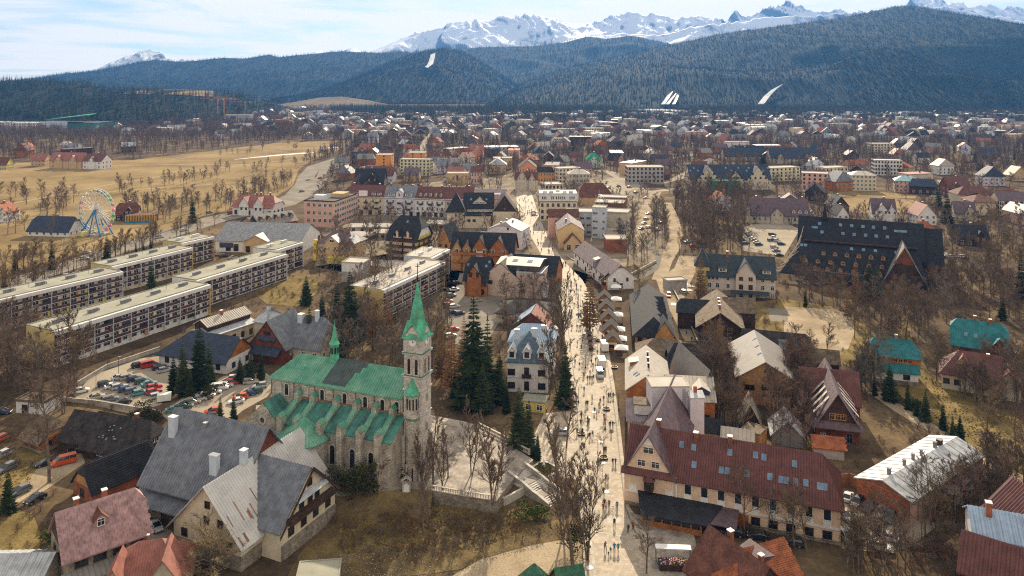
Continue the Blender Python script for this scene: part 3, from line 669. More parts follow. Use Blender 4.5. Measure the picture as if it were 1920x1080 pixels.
def bare_tree_mesh(seed, H=14, spread=.5, stems=1, up=.6, limbs=11, sub=6, tw=6, thin=1.0, first=.28):
 """A leafless tree: (trunk with limbs, twigs)."""
 r = random.Random(seed); T, C = MB(), MB()
 def branch(p, d, L, rad, lvl, n):
  segs = 4 if lvl == 0 else (3 if lvl == 1 else 2); pts = [p.copy()]; q = p.copy(); dd = d.copy()
  for i in range(segs):
   dd = (dd + Vector((r.uniform(-1, 1), r.uniform(-1, 1), r.uniform(-.4, 1) * up)) * (.12 if lvl == 0 else .25)).normalized(); q = q + dd * L / segs; pts.append(q.copy())
  for i in range(segs):
   r0 = rad * (1 - .8 * i / segs); r1 = rad * (1 - .8 * (i + 1) / segs)
   (T if lvl < 2 else C).tube(pts[i], pts[i + 1], r0, r1, 5 if lvl == 0 else (4 if lvl == 1 else 3))
  return pts
 def along(pts, t):
  x = t * (len(pts) - 1); i = min(int(x), len(pts) - 2); return pts[i].lerp(pts[i + 1], x - i), (pts[i + 1] - pts[i]).normalized()
 def side(d, ang):
  a = r.uniform(0, 2 * math.pi); u = d.orthogonal().normalized(); v = d.cross(u); s_ = (u * math.cos(a) + v * math.sin(a))
  return (d * math.cos(ang) + s_ * math.sin(ang)).normalized()
 for st in range(stems):
  lean = Vector((r.uniform(-1, 1), r.uniform(-1, 1), 0)) * (.06 if stems == 1 else .22); h = H * r.uniform(.86, 1) if st else H
  tp = branch(Vector((r.uniform(-.3, .3), r.uniform(-.3, .3), -.2)) * (0 if stems == 1 else 1), (Vector((0, 0, 1)) + lean).normalized(), h * .9, H * .0135 * thin * (1 if stems == 1 else .72), 0, 0)
  for i in range(limbs):
   t = first + (1 - first) * (i + r.random()) / limbs * .98; p, d = along(tp, min(t, .99)); ang = R(r.uniform(28, 58)) * (1.15 - .45 * t)
   L = H * spread * (1.05 - .75 * t) * r.uniform(.7, 1.15)
   lp = branch(p, side(d, ang), L, H * .0052 * thin * (1.2 - .7 * t), 1, 0)
   for j in range(sub):
    t2 = .25 + .75 * (j + r.random()) / sub; p2, d2 = along(lp, min(t2, .99)); L2 = L * .5 * (1.1 - .6 * t2) * r.uniform(.6, 1.2)
    d3 = side(d2, R(r.uniform(25, 55))); d3 = (d3 + Vector((0, 0, .35 * up))).normalized(); e = p2 + d3 * L2
    C.tube(p2, e, H * .0028 * thin, H * .001, 3)
    for k in range(tw):
     t3 = .2 + .8 * (k + r.random()) / tw; p3 = p2.lerp(e, t3); d4 = (side(d3, R(r.uniform(20, 60))) + Vector((0, 0, .3 * up))).normalized()
     L3 = L2 * .55 * r.uniform(.6, 1.2) * (1.15 - .5 * t3); s_ = d4.orthogonal().normalized() * H * .0028 * thin; m_ = p3.lerp(p3 + d4 * L3, .5) + s_ * r.uniform(-3, 3)
     C.poly([p3 - s_, p3 + s_, m_ + s_ * .5]); C.poly([m_ - s_ * .8, m_ + s_ * .8, p3 + d4 * L3])
 return T, C
def spruce_mesh(seed, H=16, wid=.17, whorls=26, per=9, fine=True, droop=.35, start=.06, dens=1.0):
 r = random.Random(seed); T, C = MB(), MB(); T.tube((0, 0, -.3), (0, 0, H * .97), H * .012, H * .002, 6)
 for i in range(whorls):
  t = start + (1 - start) * (i + r.uniform(-.25, .25)) / whorls; z = H * t; L0 = H * wid * (1 - t) ** .82 * (.75 + .25 * min(1, t * 8)); ph = r.uniform(0, 6.3)
  for k in range(per):
   a = ph + 2 * math.pi * (k + r.uniform(-.3, .3)) / per; L = L0 * r.uniform(.65, 1.18) + .12
   d = Vector((math.cos(a), math.sin(a), 0)); s_ = Vector((-d.y, d.x, 0)); p = Vector((0, 0, z)) + d * .05; dz = -droop * L * r.uniform(.6, 1.2)
   q = p + d * L + Vector((0, 0, dz + L * .12)); m_ = p + d * L * .55 + Vector((0, 0, dz * .75)); wv = L * .26 * dens
   if fine:
    C.poly([p, m_ - s_ * wv + Vector((0, 0, -L * .16)), m_ + Vector((0, 0, L * .06))]); C.poly([p, m_ + Vector((0, 0, L * .06)), m_ + s_ * wv + Vector((0, 0, -L * .16))])
    C.poly([m_ - s_ * wv * .8 + Vector((0, 0, -L * .10)), q, m_ + Vector((0, 0, L * .06))]); C.poly([m_ + Vector((0, 0, L * .06)), q, m_ + s_ * wv * .8 + Vector((0, 0, -L * .10))])
    for sg in (-1, 1):
     b_ = p + d * L * r.uniform(.3, .7) + Vector((0, 0, dz * .5)); e_ = b_ + (d * .5 + s_ * sg * .8) * L * .42 + Vector((0, 0, -L * .18)); C.poly([b_ - d * L * .08, b_ + d * L * .1, e_])
   else: C.poly([p, m_ - s_ * wv * 1.3 + Vector((0, 0, -L * .1)), q]); C.poly([p, q, m_ + s_ * wv * 1.3 + Vector((0, 0, -L * .1))])
 C.lathe((0, 0, H * .93), [(.12, 0), (.02, H * .08)], 4, cap=False)
 return T, C
def leaf_clump(seed, n, rx, ry, rz_, leaf=.25, hollow=.55, lumps=9):
 r = random.Random(seed); C = MB(); cs = [(Vector((r.uniform(-1, 1) * rx * .6, r.uniform(-1, 1) * ry * .6, rz_ * r.uniform(.35, 1.35))), r.uniform(.3, .6)) for _ in range(lumps)]
 for i in range(n):
  c, k = r.choice(cs); d = Vector((r.gauss(0, 1), r.gauss(0, 1), r.gauss(0, 1))).normalized() * (hollow + (1 - hollow) * r.random())
  p = Vector((c.x + d.x * rx * k, c.y + d.y * ry * k, max(.05, c.z + d.z * rz_ * k))); u = Vector((r.gauss(0, 1), r.gauss(0, 1), r.gauss(0, .6))).normalized(); v = u.cross(d).normalized() if u.cross(d).length > .01 else u.orthogonal()
  l = leaf * r.uniform(.6, 1.4); C.poly([p - u * l, p + v * l * .6, p + u * l]); C.poly([p - u * l, p + u * l, p - v * l * .5])
 return C
def tree_proto(name, T, C, tm, cm, label, cat='tree', crown='crown', trunk='trunk'):
 o = thing(name, label, cat, (0, -500, -400)); T.build(trunk, tm, o); C.build(crown, cm, o); return o
PROTO = {}
def proto(key):
 if key in PROTO: return PROTO[key]
 k, i = key
 if k == 'bare': T, C = bare_tree_mesh(100 + i, 14, (.42, .5, .36, .46, .4)[i % 5], up=.6, limbs=16, sub=9, tw=10); n, tm, cm = 'bare_tree', BARK, (TWIG, mat('reddish_twigs', (.17, .118, .088), .95, spec=0, amt=.3, rnd=.4), mat('grey_twigs', (.165, .14, .115), .95, spec=0, amt=.3, rnd=.4), TWIG, mat('tan_twigs', (.20, .145, .085), .95, spec=0, amt=.3, rnd=.4))[i % 5]
 elif k == 'poplar': T, C = bare_tree_mesh(200 + i, 20, .24, stems=(1, 2, 3)[i % 3], up=1.3, limbs=22, sub=8, tw=9, thin=.95, first=.14); n, tm, cm = 'poplar_tree', BARK, TWIG
 elif k == 'small': T, C = bare_tree_mesh(300 + i, 6, .55, up=.5, limbs=10, sub=7, tw=7, first=.3); n, tm, cm = 'young_tree', BARK, TWIG
 elif k == 'shrub': T, C = bare_tree_mesh(400 + i, 2.6, .6, stems=5, up=.4, limbs=6, sub=5, tw=6, thin=1.5, first=.1); n, tm, cm = 'bare_shrub', BARK, RUSSET if i % 2 else TWIG
 elif k == 'willow': T, C = bare_tree_mesh(450, 8, .62, stems=3, up=.3, limbs=13, sub=9, tw=9, thin=1.1, first=.14); n, tm, cm = 'bare_tree', BARK, mat('pale_twigs', (.27, .21, .12), .95, spec=0, amt=.3, nsc=.6)
 elif k == 'spruce': T, C = spruce_mesh(500 + i, 16, (.17, .2, .15, .22)[i % 4], droop=(.35, .45, .3, .25)[i % 4]); n, tm, cm = 'spruce_tree', BARK, NEED
 elif k == 'larch': T, C = spruce_mesh(600 + i, 18, .15, 24, 8, droop=.05, dens=.28, start=.12); n, tm, cm = 'larch_tree', BARK, LARCH
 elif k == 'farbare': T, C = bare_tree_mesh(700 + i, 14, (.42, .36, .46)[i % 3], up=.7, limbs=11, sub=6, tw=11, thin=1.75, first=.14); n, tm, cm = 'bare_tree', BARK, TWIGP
 elif k == 'hillspruce': T, C = spruce_mesh(850 + i, 16, .17, 12, 7, fine=False); n, tm, cm = 'spruce_tree', BARK, mat('hill_spruce_needles', (.017, .026, .018), .9, spec=0, amt=.45, rnd=.5, nsc=.0035, col2=(.005, .013, .013))
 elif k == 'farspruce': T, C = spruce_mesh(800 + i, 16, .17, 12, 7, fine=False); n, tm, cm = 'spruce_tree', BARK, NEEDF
 PROTO[key] = (n, T.mesh('trunk', tm), C.mesh('crown', cm)); return PROTO[key]
def plant(key, x, y, h, label, group=None, rz=None, z=0.0, sx=1.0, cat='tree'):
 n, T, C = proto(key); base = {'bare': 14, 'poplar': 20, 'small': 6, 'shrub': 2.6, 'willow': 8, 'spruce': 16, 'larch': 18, 'farbare': 14, 'farspruce': 16}[key[0]]
 o = thing(n, label, 'shrub' if key[0] == 'shrub' else cat, (x, y, z), rng.uniform(0, 6.28) if rz is None else rz, group); s_ = h / base; o.scale = (s_ * sx, s_ * sx, s_)
 put('trunk', T, o); put('crown', C, o); COUNT[n] = COUNT.get(n, 0) + 1
 return o
COUNT = {}
# ---- trees too many to count: masses of instances on points (kind stuff)
def instance_group():
 ng = bpy.data.node_groups.new('scatter', 'GeometryNodeTree')
 ng.interface.new_socket('Geometry', in_out='INPUT', socket_type='NodeSocketGeometry')
 ng.interface.new_socket('Source', in_out='INPUT', socket_type='NodeSocketObject')
 ng.interface.new_socket('Geometry', in_out='OUTPUT', socket_type='NodeSocketGeometry')
 i = ng.nodes.new('NodeGroupInput'); o = ng.nodes.new('NodeGroupOutput'); ip = ng.nodes.new('GeometryNodeInstanceOnPoints'); oi = ng.nodes.new('GeometryNodeObjectInfo')
 a = ng.nodes.new('GeometryNodeInputNamedAttribute'); a.data_type = 'FLOAT_VECTOR'; a.inputs['Name'].default_value = 'size'
 b = ng.nodes.new('GeometryNodeInputNamedAttribute'); b.data_type = 'FLOAT_VECTOR'; b.inputs['Name'].default_value = 'turn'
 l = ng.links.new; l(i.outputs[0], ip.inputs['Points']); l(i.outputs[1], oi.inputs['Object']); l(oi.outputs['Geometry'], ip.inputs['Instance'])
 l(a.outputs['Attribute'], ip.inputs['Scale']); l(b.outputs['Attribute'], ip.inputs['Rotation']); l(ip.outputs[0], o.inputs[0])
 return ng
NG = instance_group()
SRC = {}
def mass(name, pts, key, h0, h1, seed=0, fat=1.0):
 """pts (n,3): one stuff object carrying trees of height h0..h1 at these points."""
 if len(pts) == 0: return
 base = {'farbare': 14, 'bare': 14, 'poplar': 20, 'farspruce': 16, 'hillspruce': 16, 'shrub': 2.6, 'larch': 18}[key[0]]
 if key not in SRC:
  n, T, C = proto(key); me = bpy.data.meshes.new('tree'); bm = bmesh.new(); bm.from_mesh(C); k = len(bm.faces); bm.from_mesh(T); bm.faces.ensure_lookup_table()
  for f in list(bm.faces)[k:]: f.material_index = 1
  bm.to_mesh(me); bm.free(); me.materials.append(C.materials[0]); me.materials.append(T.materials[0]); SRC[key] = bpy.data.objects.new('tree_source', me)
 r = np.random.RandomState(seed); n = len(pts); me = bpy.data.meshes.new(name); me.from_pydata([tuple(map(float, p)) for p in pts], [], [])
 s_ = r.uniform(h0, h1, n) / base; at = me.attributes.new('size', 'FLOAT_VECTOR', 'POINT'); at.data.foreach_set('vector', np.stack([s_ * fat, s_ * fat, s_], 1).astype(np.float32).ravel())
 at = me.attributes.new('turn', 'FLOAT_VECTOR', 'POINT'); at.data.foreach_set('vector', np.stack([0 * s_, 0 * s_, r.uniform(0, 6.28, n)], 1).astype(np.float32).ravel())
 o = put(name, me, kind='stuff'); md = o.modifiers.new('scatter', 'NODES'); md.node_group = NG
 for it in NG.interface.items_tree:
  if it.name == 'Source': md[it.identifier] = SRC[key]
 return o
# ------------------------------------------------------------------ woods on the hills and the belt of forest below them
nr = np.random.RandomState(5)
for hl, n, seed, hh in ((HR, 30000, 1, (8, 16)), (HS, 9000, 2, (8, 15)), (HE, 4000, 3, (9, 16)), (HM, 13000, 4, (9, 17)), (HL, 14000, 5, (12, 20)), (HP, 9000, 6, (12, 20))):
 P = hl.points(n, seed=seed, tmax=1.04); q = nr.uniform(size=n) < (.985 if hl is HR else .95)
 mass('hillside_forest', P[q], ('hillspruce', seed % 2), *hh, seed=seed); mass('hillside_woods', P[~q], ('farbare', seed % 2), hh[0] * .8, hh[1] * .75, seed=seed + 20)
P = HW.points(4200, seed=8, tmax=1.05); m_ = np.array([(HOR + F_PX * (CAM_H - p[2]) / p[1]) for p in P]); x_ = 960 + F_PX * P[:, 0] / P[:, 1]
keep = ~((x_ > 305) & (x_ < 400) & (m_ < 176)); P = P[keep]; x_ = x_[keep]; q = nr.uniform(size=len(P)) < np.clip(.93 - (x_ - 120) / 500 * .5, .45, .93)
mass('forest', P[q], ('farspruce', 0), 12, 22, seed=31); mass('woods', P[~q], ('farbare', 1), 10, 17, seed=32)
HY = [(232, 178), (240, 172), (330, 167), (400, 170), (402, 184), (330, 180)]
hm_ = STRAW; P2 = [HW.hit(*p) for p in HY]
structure('hay_field', MB().poly([p + Vector((0, -2, 2.5)) for p in P2]).mesh('hay_field', STRAW))
def belt(n, y0, y1, x0, x1, seed, f=None):
 """Random spots on the flat between image rows y0..y1 (even over the ground), columns x0..x1."""
 r = np.random.RandomState(seed); Y0, Y1 = F_PX * CAM_H / (y1 - HOR), F_PX * CAM_H / (y0 - HOR); Y = np.sqrt(r.uniform(Y0 ** 2, Y1 ** 2, n)); X = (r.uniform(x0, x1, n) - 960) / F_PX * Y
 k = [i for i in range(n) if free(X[i], Y[i]) and not inpoly(X[i], Y[i], MEADOW) and (f is None or f(X[i], Y[i]))]
 return np.stack([X[k], Y[k], 0 * X[k]], 1)
# ------------------------------------------------------------------ building materials
CREAM = mat('cream_plaster', (.60, .52, .38), .9, amt=.1); PEACH = mat('peach_plaster', (.70, .51, .36), .9, amt=.1); TAN = mat('tan_plaster', (.52, .36, .19), .9, amt=.12)
WPL = mat('white_plaster', (.68, .66, .64), .9, amt=.1); PINK = mat('pink_plaster', (.58, .36, .28), .9, amt=.1); LAV = mat('pale_lavender_plaster', (.62, .58, .62), .9, amt=.08)
YEL = mat('yellow_plaster', (.58, .46, .10), .9, amt=.12); OCHRE = mat('ochre_plaster', (.54, .42, .18), .9, amt=.1); GREYP = mat('grey_plaster', (.36, .34, .33), .9, amt=.12); BLUEG = mat('blue_grey_panels', (.46, .50, .57), .8, amt=.1)
ORNG = mat('orange_plaster', (.62, .27, .06), .9, amt=.1); SALMON = mat('salmon_plaster', (.60, .26, .13), .9, amt=.1); BEIGE = mat('beige_plaster', (.48, .42, .33), .9, amt=.15)
BLINDW = mat('pinkish_plaster', (.56, .42, .34), .9, amt=.1); PALEG = mat('pale_green_plaster', (.5, .58, .5), .9, amt=.1)
OWOOD = mat('orange_timber', (.36, .13, .035), .7, 'plank', 1, amt=.25, bump=.5); HWOOD = mat('honey_timber', (.46, .24, .09), .75, 'vplank', .8, amt=.18, bump=.4); HWOODH = mat('honey_boards', (.42, .22, .09), .75, 'plank', 1, amt=.18, bump=.4)
DWOOD = mat('dark_timber', (.06, .032, .022), .8, 'plank', 1, amt=.35, bump=.5); RWOOD = mat('red_brown_timber', (.17, .05, .025), .8, 'plank', 1, amt=.3, bump=.5); LOG = mat('log_wall', (.30, .13, .045), .8, 'log', .9, amt=.35, bump=.9)
BRICK = mat('red_brick', (.33, .12, .065), .9, 'brick', .9, amt=.25, bump=.3); STONE = mat('rubble_stone', (.27, .235, .19), .95, 'stone', .8, amt=.25, bump=.6); CHST = mat('church_limestone', (.50, .44, .36), .95, 'brick', 1.35, amt=.25, bump=.5); CHTRIM = mat('dressed_stone', (.58, .52, .44), .85, 'brick', 1.6, amt=.12)
TOWST = mat('tower_limestone', (.62, .565, .50), .9, 'brick', 1.2, amt=.18, bump=.4)
RBLACK = mat('black_roof', (.022, .024, .03), .75, 'tile', .8, amt=.3, bump=.4); RNAVY = mat('navy_roof', (.035, .05, .085), .65, 'tile', .8, amt=.25, bump=.4); RSLATE = mat('blue_grey_roof', (.17, .185, .21), .55, 'seam', .42, amt=.2, bump=.6, col2=(.115, .125, .15))
RMAR = mat('maroon_roof', (.125, .048, .042), .65, 'seam', .8, amt=.18, bump=.4); RRED = mat('red_roof', (.27, .105, .08), .6, 'seam', .8, amt=.2, bump=.4); RTILE = mat('orange_tile_roof', (.36, .115, .05), .8, 'tile', .75, amt=.3, bump=.7); RBRT = mat('brown_tile_roof', (.16, .065, .045), .8, 'tile', .75, amt=.3, bump=.7)
RGREEN = mat('green_copper', (.145, .28, .205), .6, 'seam', 1.0, amt=.28, bump=.3, nsc=.3, col2=(.06, .23, .15)); RCOP = mat('bright_copper_green', (.07, .37, .235), .6, amt=.35, nsc=.8, col2=(.08, .22, .13)); RTEAL = mat('teal_roof', (.015, .14, .155), .5, 'seam', .9, amt=.25, bump=.3); REM = mat('emerald_roof', (.015, .33, .16), .5, 'tile', 1, amt=.2)
RDTEAL = mat('dark_teal_roof', (.035, .05, .06), .6, 'tile', .9, amt=.25, bump=.3); RPUR = mat('purple_brown_roof', (.14, .095, .11), .6, 'tile', .8, amt=.2, bump=.5); RGREY = mat('grey_sheet_roof', (.21, .195, .18), .6, 'seam', 1.6, amt=.12, bump=.3); RBEI = mat('beige_sheet_roof', (.40, .36, .31), .6, 'seam', 1.8, amt=.12, bump=.25)
RWHITE = mat('white_metal_roof', (.39, .41, .43), .5, 'seam', .9, amt=.18, bump=.4, metal=.1); RBLUE = mat('blue_tile_roof', (.09, .14, .19), .5, 'tile', 1.6, amt=.25, bump=.5); RLAV = mat('lavender_roof', (.28, .23, .25), .6, 'seam', 1, amt=.15, bump=.2); RSH = mat('wood_shingle_roof', (.17, .13, .09), .9, 'shingle', .8, amt=.35, bump=.6); RDSH = mat('dark_shingle_roof', (.042, .036, .036), .9, 'shingle', .8, amt=.4, bump=.6)
RCORR = mat('rusty_corrugated', (.50, .49, .47), .5, amt=.12, nsc=.25, metal=.2); RUST = mat('rust', (.26, .12, .06), .9, amt=.3); RPSLATE = mat('pink_slate', (.33, .205, .20), .75, amt=.25, nsc=.9, rnd=.22); RLBLUE = mat('light_blue_roof', (.30, .40, .52), .5, 'seam', 1, amt=.1, bump=.3)
FROOF = mat('roofing_felt', (.29, .285, .225), .95, amt=.14, nsc=.2); FROOF2 = mat('pale_roofing_felt', (.43, .40, .35), .95, amt=.12, nsc=.2); FASC = mat('white_fascia', (.60, .59, .58), .8, amt=.08); BAND = mat('dark_balcony_panels', (.075, .035, .04), .75, amt=.35, nsc=.25); YWOOD = mat('yellow_boards', (.55, .33, .03), .7, amt=.1)
CONC = mat('concrete', (.36, .33, .29), .95, amt=.2); IRON = mat('dark_iron', (.025, .025, .028), .5); ALU = mat('bare_metal', (.5, .5, .5), .4, metal=.6, amt=.1); DFRAME = mat('brown_frame', (.09, .04, .025), .7); OFRAME = mat('orange_frame', (.5, .24, .05), .7); CHIMB = mat('blue_white_chimney', (.50, .56, .62), .85, amt=.1); GREYM = mat('grey_metal', (.2, .2, .21), .5, amt=.15)
NETG = mat('green_netting', (.02, .22, .14), .9, amt=.3, nsc=.5)
# ------------------------------------------------------------------ the stone church on its raised forecourt
PZ = 2.5
PLP = [G(*p, PZ) for p in [(470, 905), (480, 760), (640, 745), (870, 790), (905, 800), (1000, 862), (967, 893), (930, 940), (810, 920), (765, 915), (640, 930)]]
pm = MB(); top = [(p.x, p.y, PZ) for p in PLP]; a = sum(top[i][0] * top[(i + 1) % len(top)][1] - top[(i + 1) % len(top)][0] * top[i][1] for i in range(len(top)))
top = top if a > 0 else top[::-1]
pm.poly(top); structure('forecourt', pm.mesh('forecourt', PLZ)); block(top)
wm_ = MB()
for i in range(len(top)): p, q = top[i], top[(i + 1) % len(top)]; wm_.poly([(p[0], p[1], -.2), (q[0], q[1], -.2), q, p])
structure('retaining_wall', wm_.mesh('retaining_wall', STONE))
E_ = [G(*p, PZ) for p in [(470, 905), (560, 918), (640, 930), (700, 923), (765, 915), (812, 920)]]; bk_ = MB(); rows_ = []
for k in range(7):
 q = k / 6; rows_.append([(p.x + (rng.uniform(-.3, .3) if k else 0), p.y - 7.5 * q + .1, PZ * (1 - q) ** 1.3 - .02 - .25 * (k == 6) + (rng.uniform(-.12, .12) if 0 < k < 6 else 0)) for i in range(21) for p in [E_[min(i // 4, 4)].lerp(E_[min(i // 4, 4) + 1], (i % 4) / 4 if i < 20 else 1)]])
for a_, b_ in zip(rows_, rows_[1:]):
 for i in range(20): bk_.poly([b_[i], b_[i + 1], a_[i + 1], a_[i]])
structure('bank', bk_.mesh('bank', BANK))
A = G(508, 705, 18.5); B = G(755, 745, 18.5); d = (B - A); LN = d.length; CRZ = math.atan2(d.y, d.x); cm = (A + B) / 2
church = thing('church', 'stone church with green copper roof and tall clock tower beside the square', 'church', (cm.x, cm.y, PZ), CRZ)
CE, CW = 16.0, 10.5                                 # clerestory eave above the forecourt, nave width
X0, X1 = -LN / 2, LN / 2
def cb(name, mb, m, par=church, **k): return mb.build(name, m, par, **k)
w_ = MB()
for (x0, y0, x1, y1, h) in ((X0, 0, X1, CW, CE),): w_.box(((x0 + x1) / 2, (y0 + y1) / 2, h / 2), (x1 - x0, y1 - y0, h))
w_.poly([(X1, 0, CE), (X1, CW, CE), (X1, CW / 2, CE + 4)])
cb('nave_wall', w_, CHST)
nr0 = 3.9; ov = .5; rp = [[(X0 - ov, -ov, CE - .2), (X1, -ov, CE - .2), (X1, CW / 2, CE + nr0), (X0 + 4.2, CW / 2, CE + nr0)], [(X1, CW + ov, CE - .2), (X0 - ov, CW + ov, CE - .2), (X0 + 4.2, CW / 2, CE + nr0), (X1, CW / 2, CE + nr0)], [(X0 - ov, CW + ov, CE - .2), (X0 - ov, -ov, CE - .2), (X0 + 4.2, CW / 2, CE + nr0)]]
r_ = MB()
for P in rp: r_.slab(P, .25)
cb('nave_roof', r_, RGREEN); cb('seams', seams_on(rp, .62, .09, .05), RGREEN, kind='stuff')
# the dark re-roofed strip of the nave: plates with a ragged right edge
sl = (nr0 + .2) / (CW / 2 + ov); PT = mat('dark_sheet_patch', (.055, .07, .072), .6, 'seam', 1, amt=.25)
pa = MB()
for i in range(9):
 y = .05 + i * .6; n = .07; xs_ = X0 + 13.4 + .12 * i; xe = X0 + 19.2 + (2.9 if i > 6 else (1.9 if i > 4 else .2 * i)); z = CE - .2 + (y + ov) * sl
 pa.slab([(xs_, y, z + n), (xe, y, z + n), (xe, y + .59, z + .59 * sl + n), (xs_, y + .59, z + .59 * sl + n)], .05)
cb('dark_roof_patch', pa, PT)
fs = MB()
for u, v, l in ((X0 + 7.2, 2.2, .5),):
 z = CE - .2 + (v + ov) * sl; fs.box((u, v, z + .3), (.7, .7, .9)); fs.lathe((u, v, z + .75), [(.55, 0), (.03, .5)], 4, R(45))
cb('roof_vent', fs, RCOP)
def arch(x, y, z, w2, h2, par, a=0.0, blind=False):
 f, p = window_meshes(w2, h2, CHTRIM, True, 'arch'); o = put('arched_window', f, par, (x, y, z), a)
 if blind: put('pane', p, o); o.children[0].material_slots[0].link = 'OBJECT'; o.children[0].material_slots[0].material = CHTRIM
 else: put('pane', p, o)
CX = [X0 + 2.6, X0 + 4.9, X0 + 9.6, X0 + 13.9, X0 + 20.2, X0 + 25.6, X0 + 29.0, X0 + 32.3]
for i, x in enumerate([X0 + 2.2, X0 + 4.3, X0 + 9.2, X0 + 13.6, X0 + 19.3, X0 + 24.4, X0 + 28.6, X0 + 32.0]): arch(x, -.02, CE - 3.6, .95 if i != 2 else 1.2, 2.5, church, blind=i in (0, 2))
dp = MB()
for x in (X0 + .2, X0 + 6.2, X0 + 11.6, X0 + 16.4, X0 + 22.0, X0 + 26.6, X0 + 30.4): dp.tube((x, -.12, CE - .3), (x, -.12, CE - 4), .08, n=5)
cb('drainpipe', dp, RUST, kind='stuff')
# south aisle: lean-to with green roof and stepped buttresses
AD, AT, AE = 6.2, 12.4, 9.6
x0a, x1a = X0 + 6.5, X1 + .6
am = MB(); am.box(((x0a + x1a) / 2, -AD / 2, AE / 2), (x1a - x0a, AD, AE)); am.poly([(x1a, -AD, AE), (x1a, 0, AE), (x1a, 0, AT)]); am.poly([(x0a, -AD, AE), (x0a, 0, AT), (x0a, 0, AE)]); cb('aisle_wall', am, CHST)
ar = [[(x0a - .2, -AD - .5, AE - .2), (x1a + .3, -AD - .5, AE - .2), (x1a + .3, -.02, AT), (x0a - .2, -.02, AT)]]
r_ = MB(); r_.slab(ar[0], .2); AGR = mat('weathered_copper', (.055, .20, .155), .65, 'seam', 1, amt=.35, bump=.3, nsc=.35, col2=(.04, .10, .09)); cb('aisle_roof', r_, AGR); cb('seams', seams_on(ar, .7, .08, .05), AGR, kind='stuff')
fl = MB(); fl.box(((x0a + x1a) / 2, -.1, AT + .12), (x1a - x0a, .22, .3)); cb('flashing', fl, RUST)
BX = [X0 + 8.0, X0 + 12.0, X0 + 17.8, X0 + 22.8, X0 + 27.4, X0 + 31.6]
for x in BX:
 m_ = MB(); g_ = MB(); W_ = 1.15
 for (yy, d_, zt) in ((-AD - .75, 1.7, AE + 1.6), (-1.0, 1.5, AT + 1.4)):
  m_.box((x, yy, zt / 2), (W_, d_, zt)); e = d_ / 2 + .1; hw = W_ / 2 + .14; m_.poly([(x - W_ / 2, yy - d_ / 2, zt), (x + W_ / 2, yy - d_ / 2, zt), (x, yy - d_ / 2, zt + .7)])
  g_.slab([(x - hw, yy - e, zt - .1), (x, yy - e, zt + .75), (x, yy + e, zt + .75), (x - hw, yy + e, zt - .1)], .1); g_.slab([(x, yy - e, zt + .75), (x + hw, yy - e, zt - .1), (x + hw, yy + e, zt - .1), (x, yy + e, zt + .75)], .1)
 # sloping copper-capped rib between the two
 za, zb_ = AE + .55, AT + .55; m_.poly([(x - .45, -AD, AE - .3), (x - .45, -AD, za), (x - .45, -1, zb_), (x - .45, -1, AE)]); m_.poly([(x + .45, -AD, AE - .3), (x + .45, -1, AE), (x + .45, -1, zb_), (x + .45, -AD, za)])
 g_.slab([(x - .6, -AD, za), (x, -AD, za + .4), (x, -1, zb_ + .4), (x - .6, -1, zb_)], .1); g_.slab([(x, -AD, za + .4), (x + .6, -AD, za), (x + .6, -1, zb_), (x, -1, zb_ + .4)], .1)
 b_ = cb('buttress', m_, CHST); g_.build('copper_cap', RGREEN, b_)
for x in (X0 + 20.3, X0 + 25.1, X0 + 29.5): arch(x, -AD - .02, 2.6, 1.15, 4.0, church)
# round chapel with half-cone roof
cx_, rr = X0 + 14.0, 5.2; chm = MB(); crf = MB(); ns = 5; ctr = (cx_, -AD - 1.5)
pts = [(ctr[0] - rr * math.cos(math.pi * i / ns), ctr[1] - rr * math.sin(math.pi * i / ns)) for i in range(ns + 1)]; pts = [(cx_ - rr, -AD + .3)] + pts + [(cx_ + rr, -AD + .3)]
H_ = 8.2
for a_, b_ in zip(pts, pts[1:]): chm.poly([(*a_, 0), (*b_, 0), (*b_, H_), (*a_, H_)])
chapel = cb('chapel', chm, CHST)
ap = (cx_, -AD - .6, H_ + 3.6); crp = []
for a_, b_ in zip(pts, pts[1:]):
 f_ = 1.1; A_ = (ctr[0] + (a_[0] - ctr[0]) * f_, ctr[1] + (a_[1] - ctr[1]) * f_, H_ - .2); B_ = (ctr[0] + (b_[0] - ctr[0]) * f_, ctr[1] + (b_[1] - ctr[1]) * f_, H_ - .2); crp.append([A_, B_, ap])
for P in crp: crf.slab(P, .2)
crf.build('chapel_roof', RGREEN, chapel); seams_on(crp, .75, .08, .05).build('seams', RGREEN, chapel, kind='stuff')
for i in (1, 2, 3, 4):
 a_, b_ = pts[i], pts[i + 1]; mx_, my_ = (a_[0] + b_[0]) / 2, (a_[1] + b_[1]) / 2; f, p = window_meshes(1.05, 3.9, CHTRIM, True, 'arch'); an = math.atan2(b_[1] - a_[1], b_[0] - a_[0])
 put('arched_window', f, chapel, (mx_ + .02 * math.sin(an), my_ - .02 * math.cos(an), 2.4), an)
 put('pane', p, church, (mx_ + .02 * math.sin(an), my_ - .02 * math.cos(an), 2.4), an)
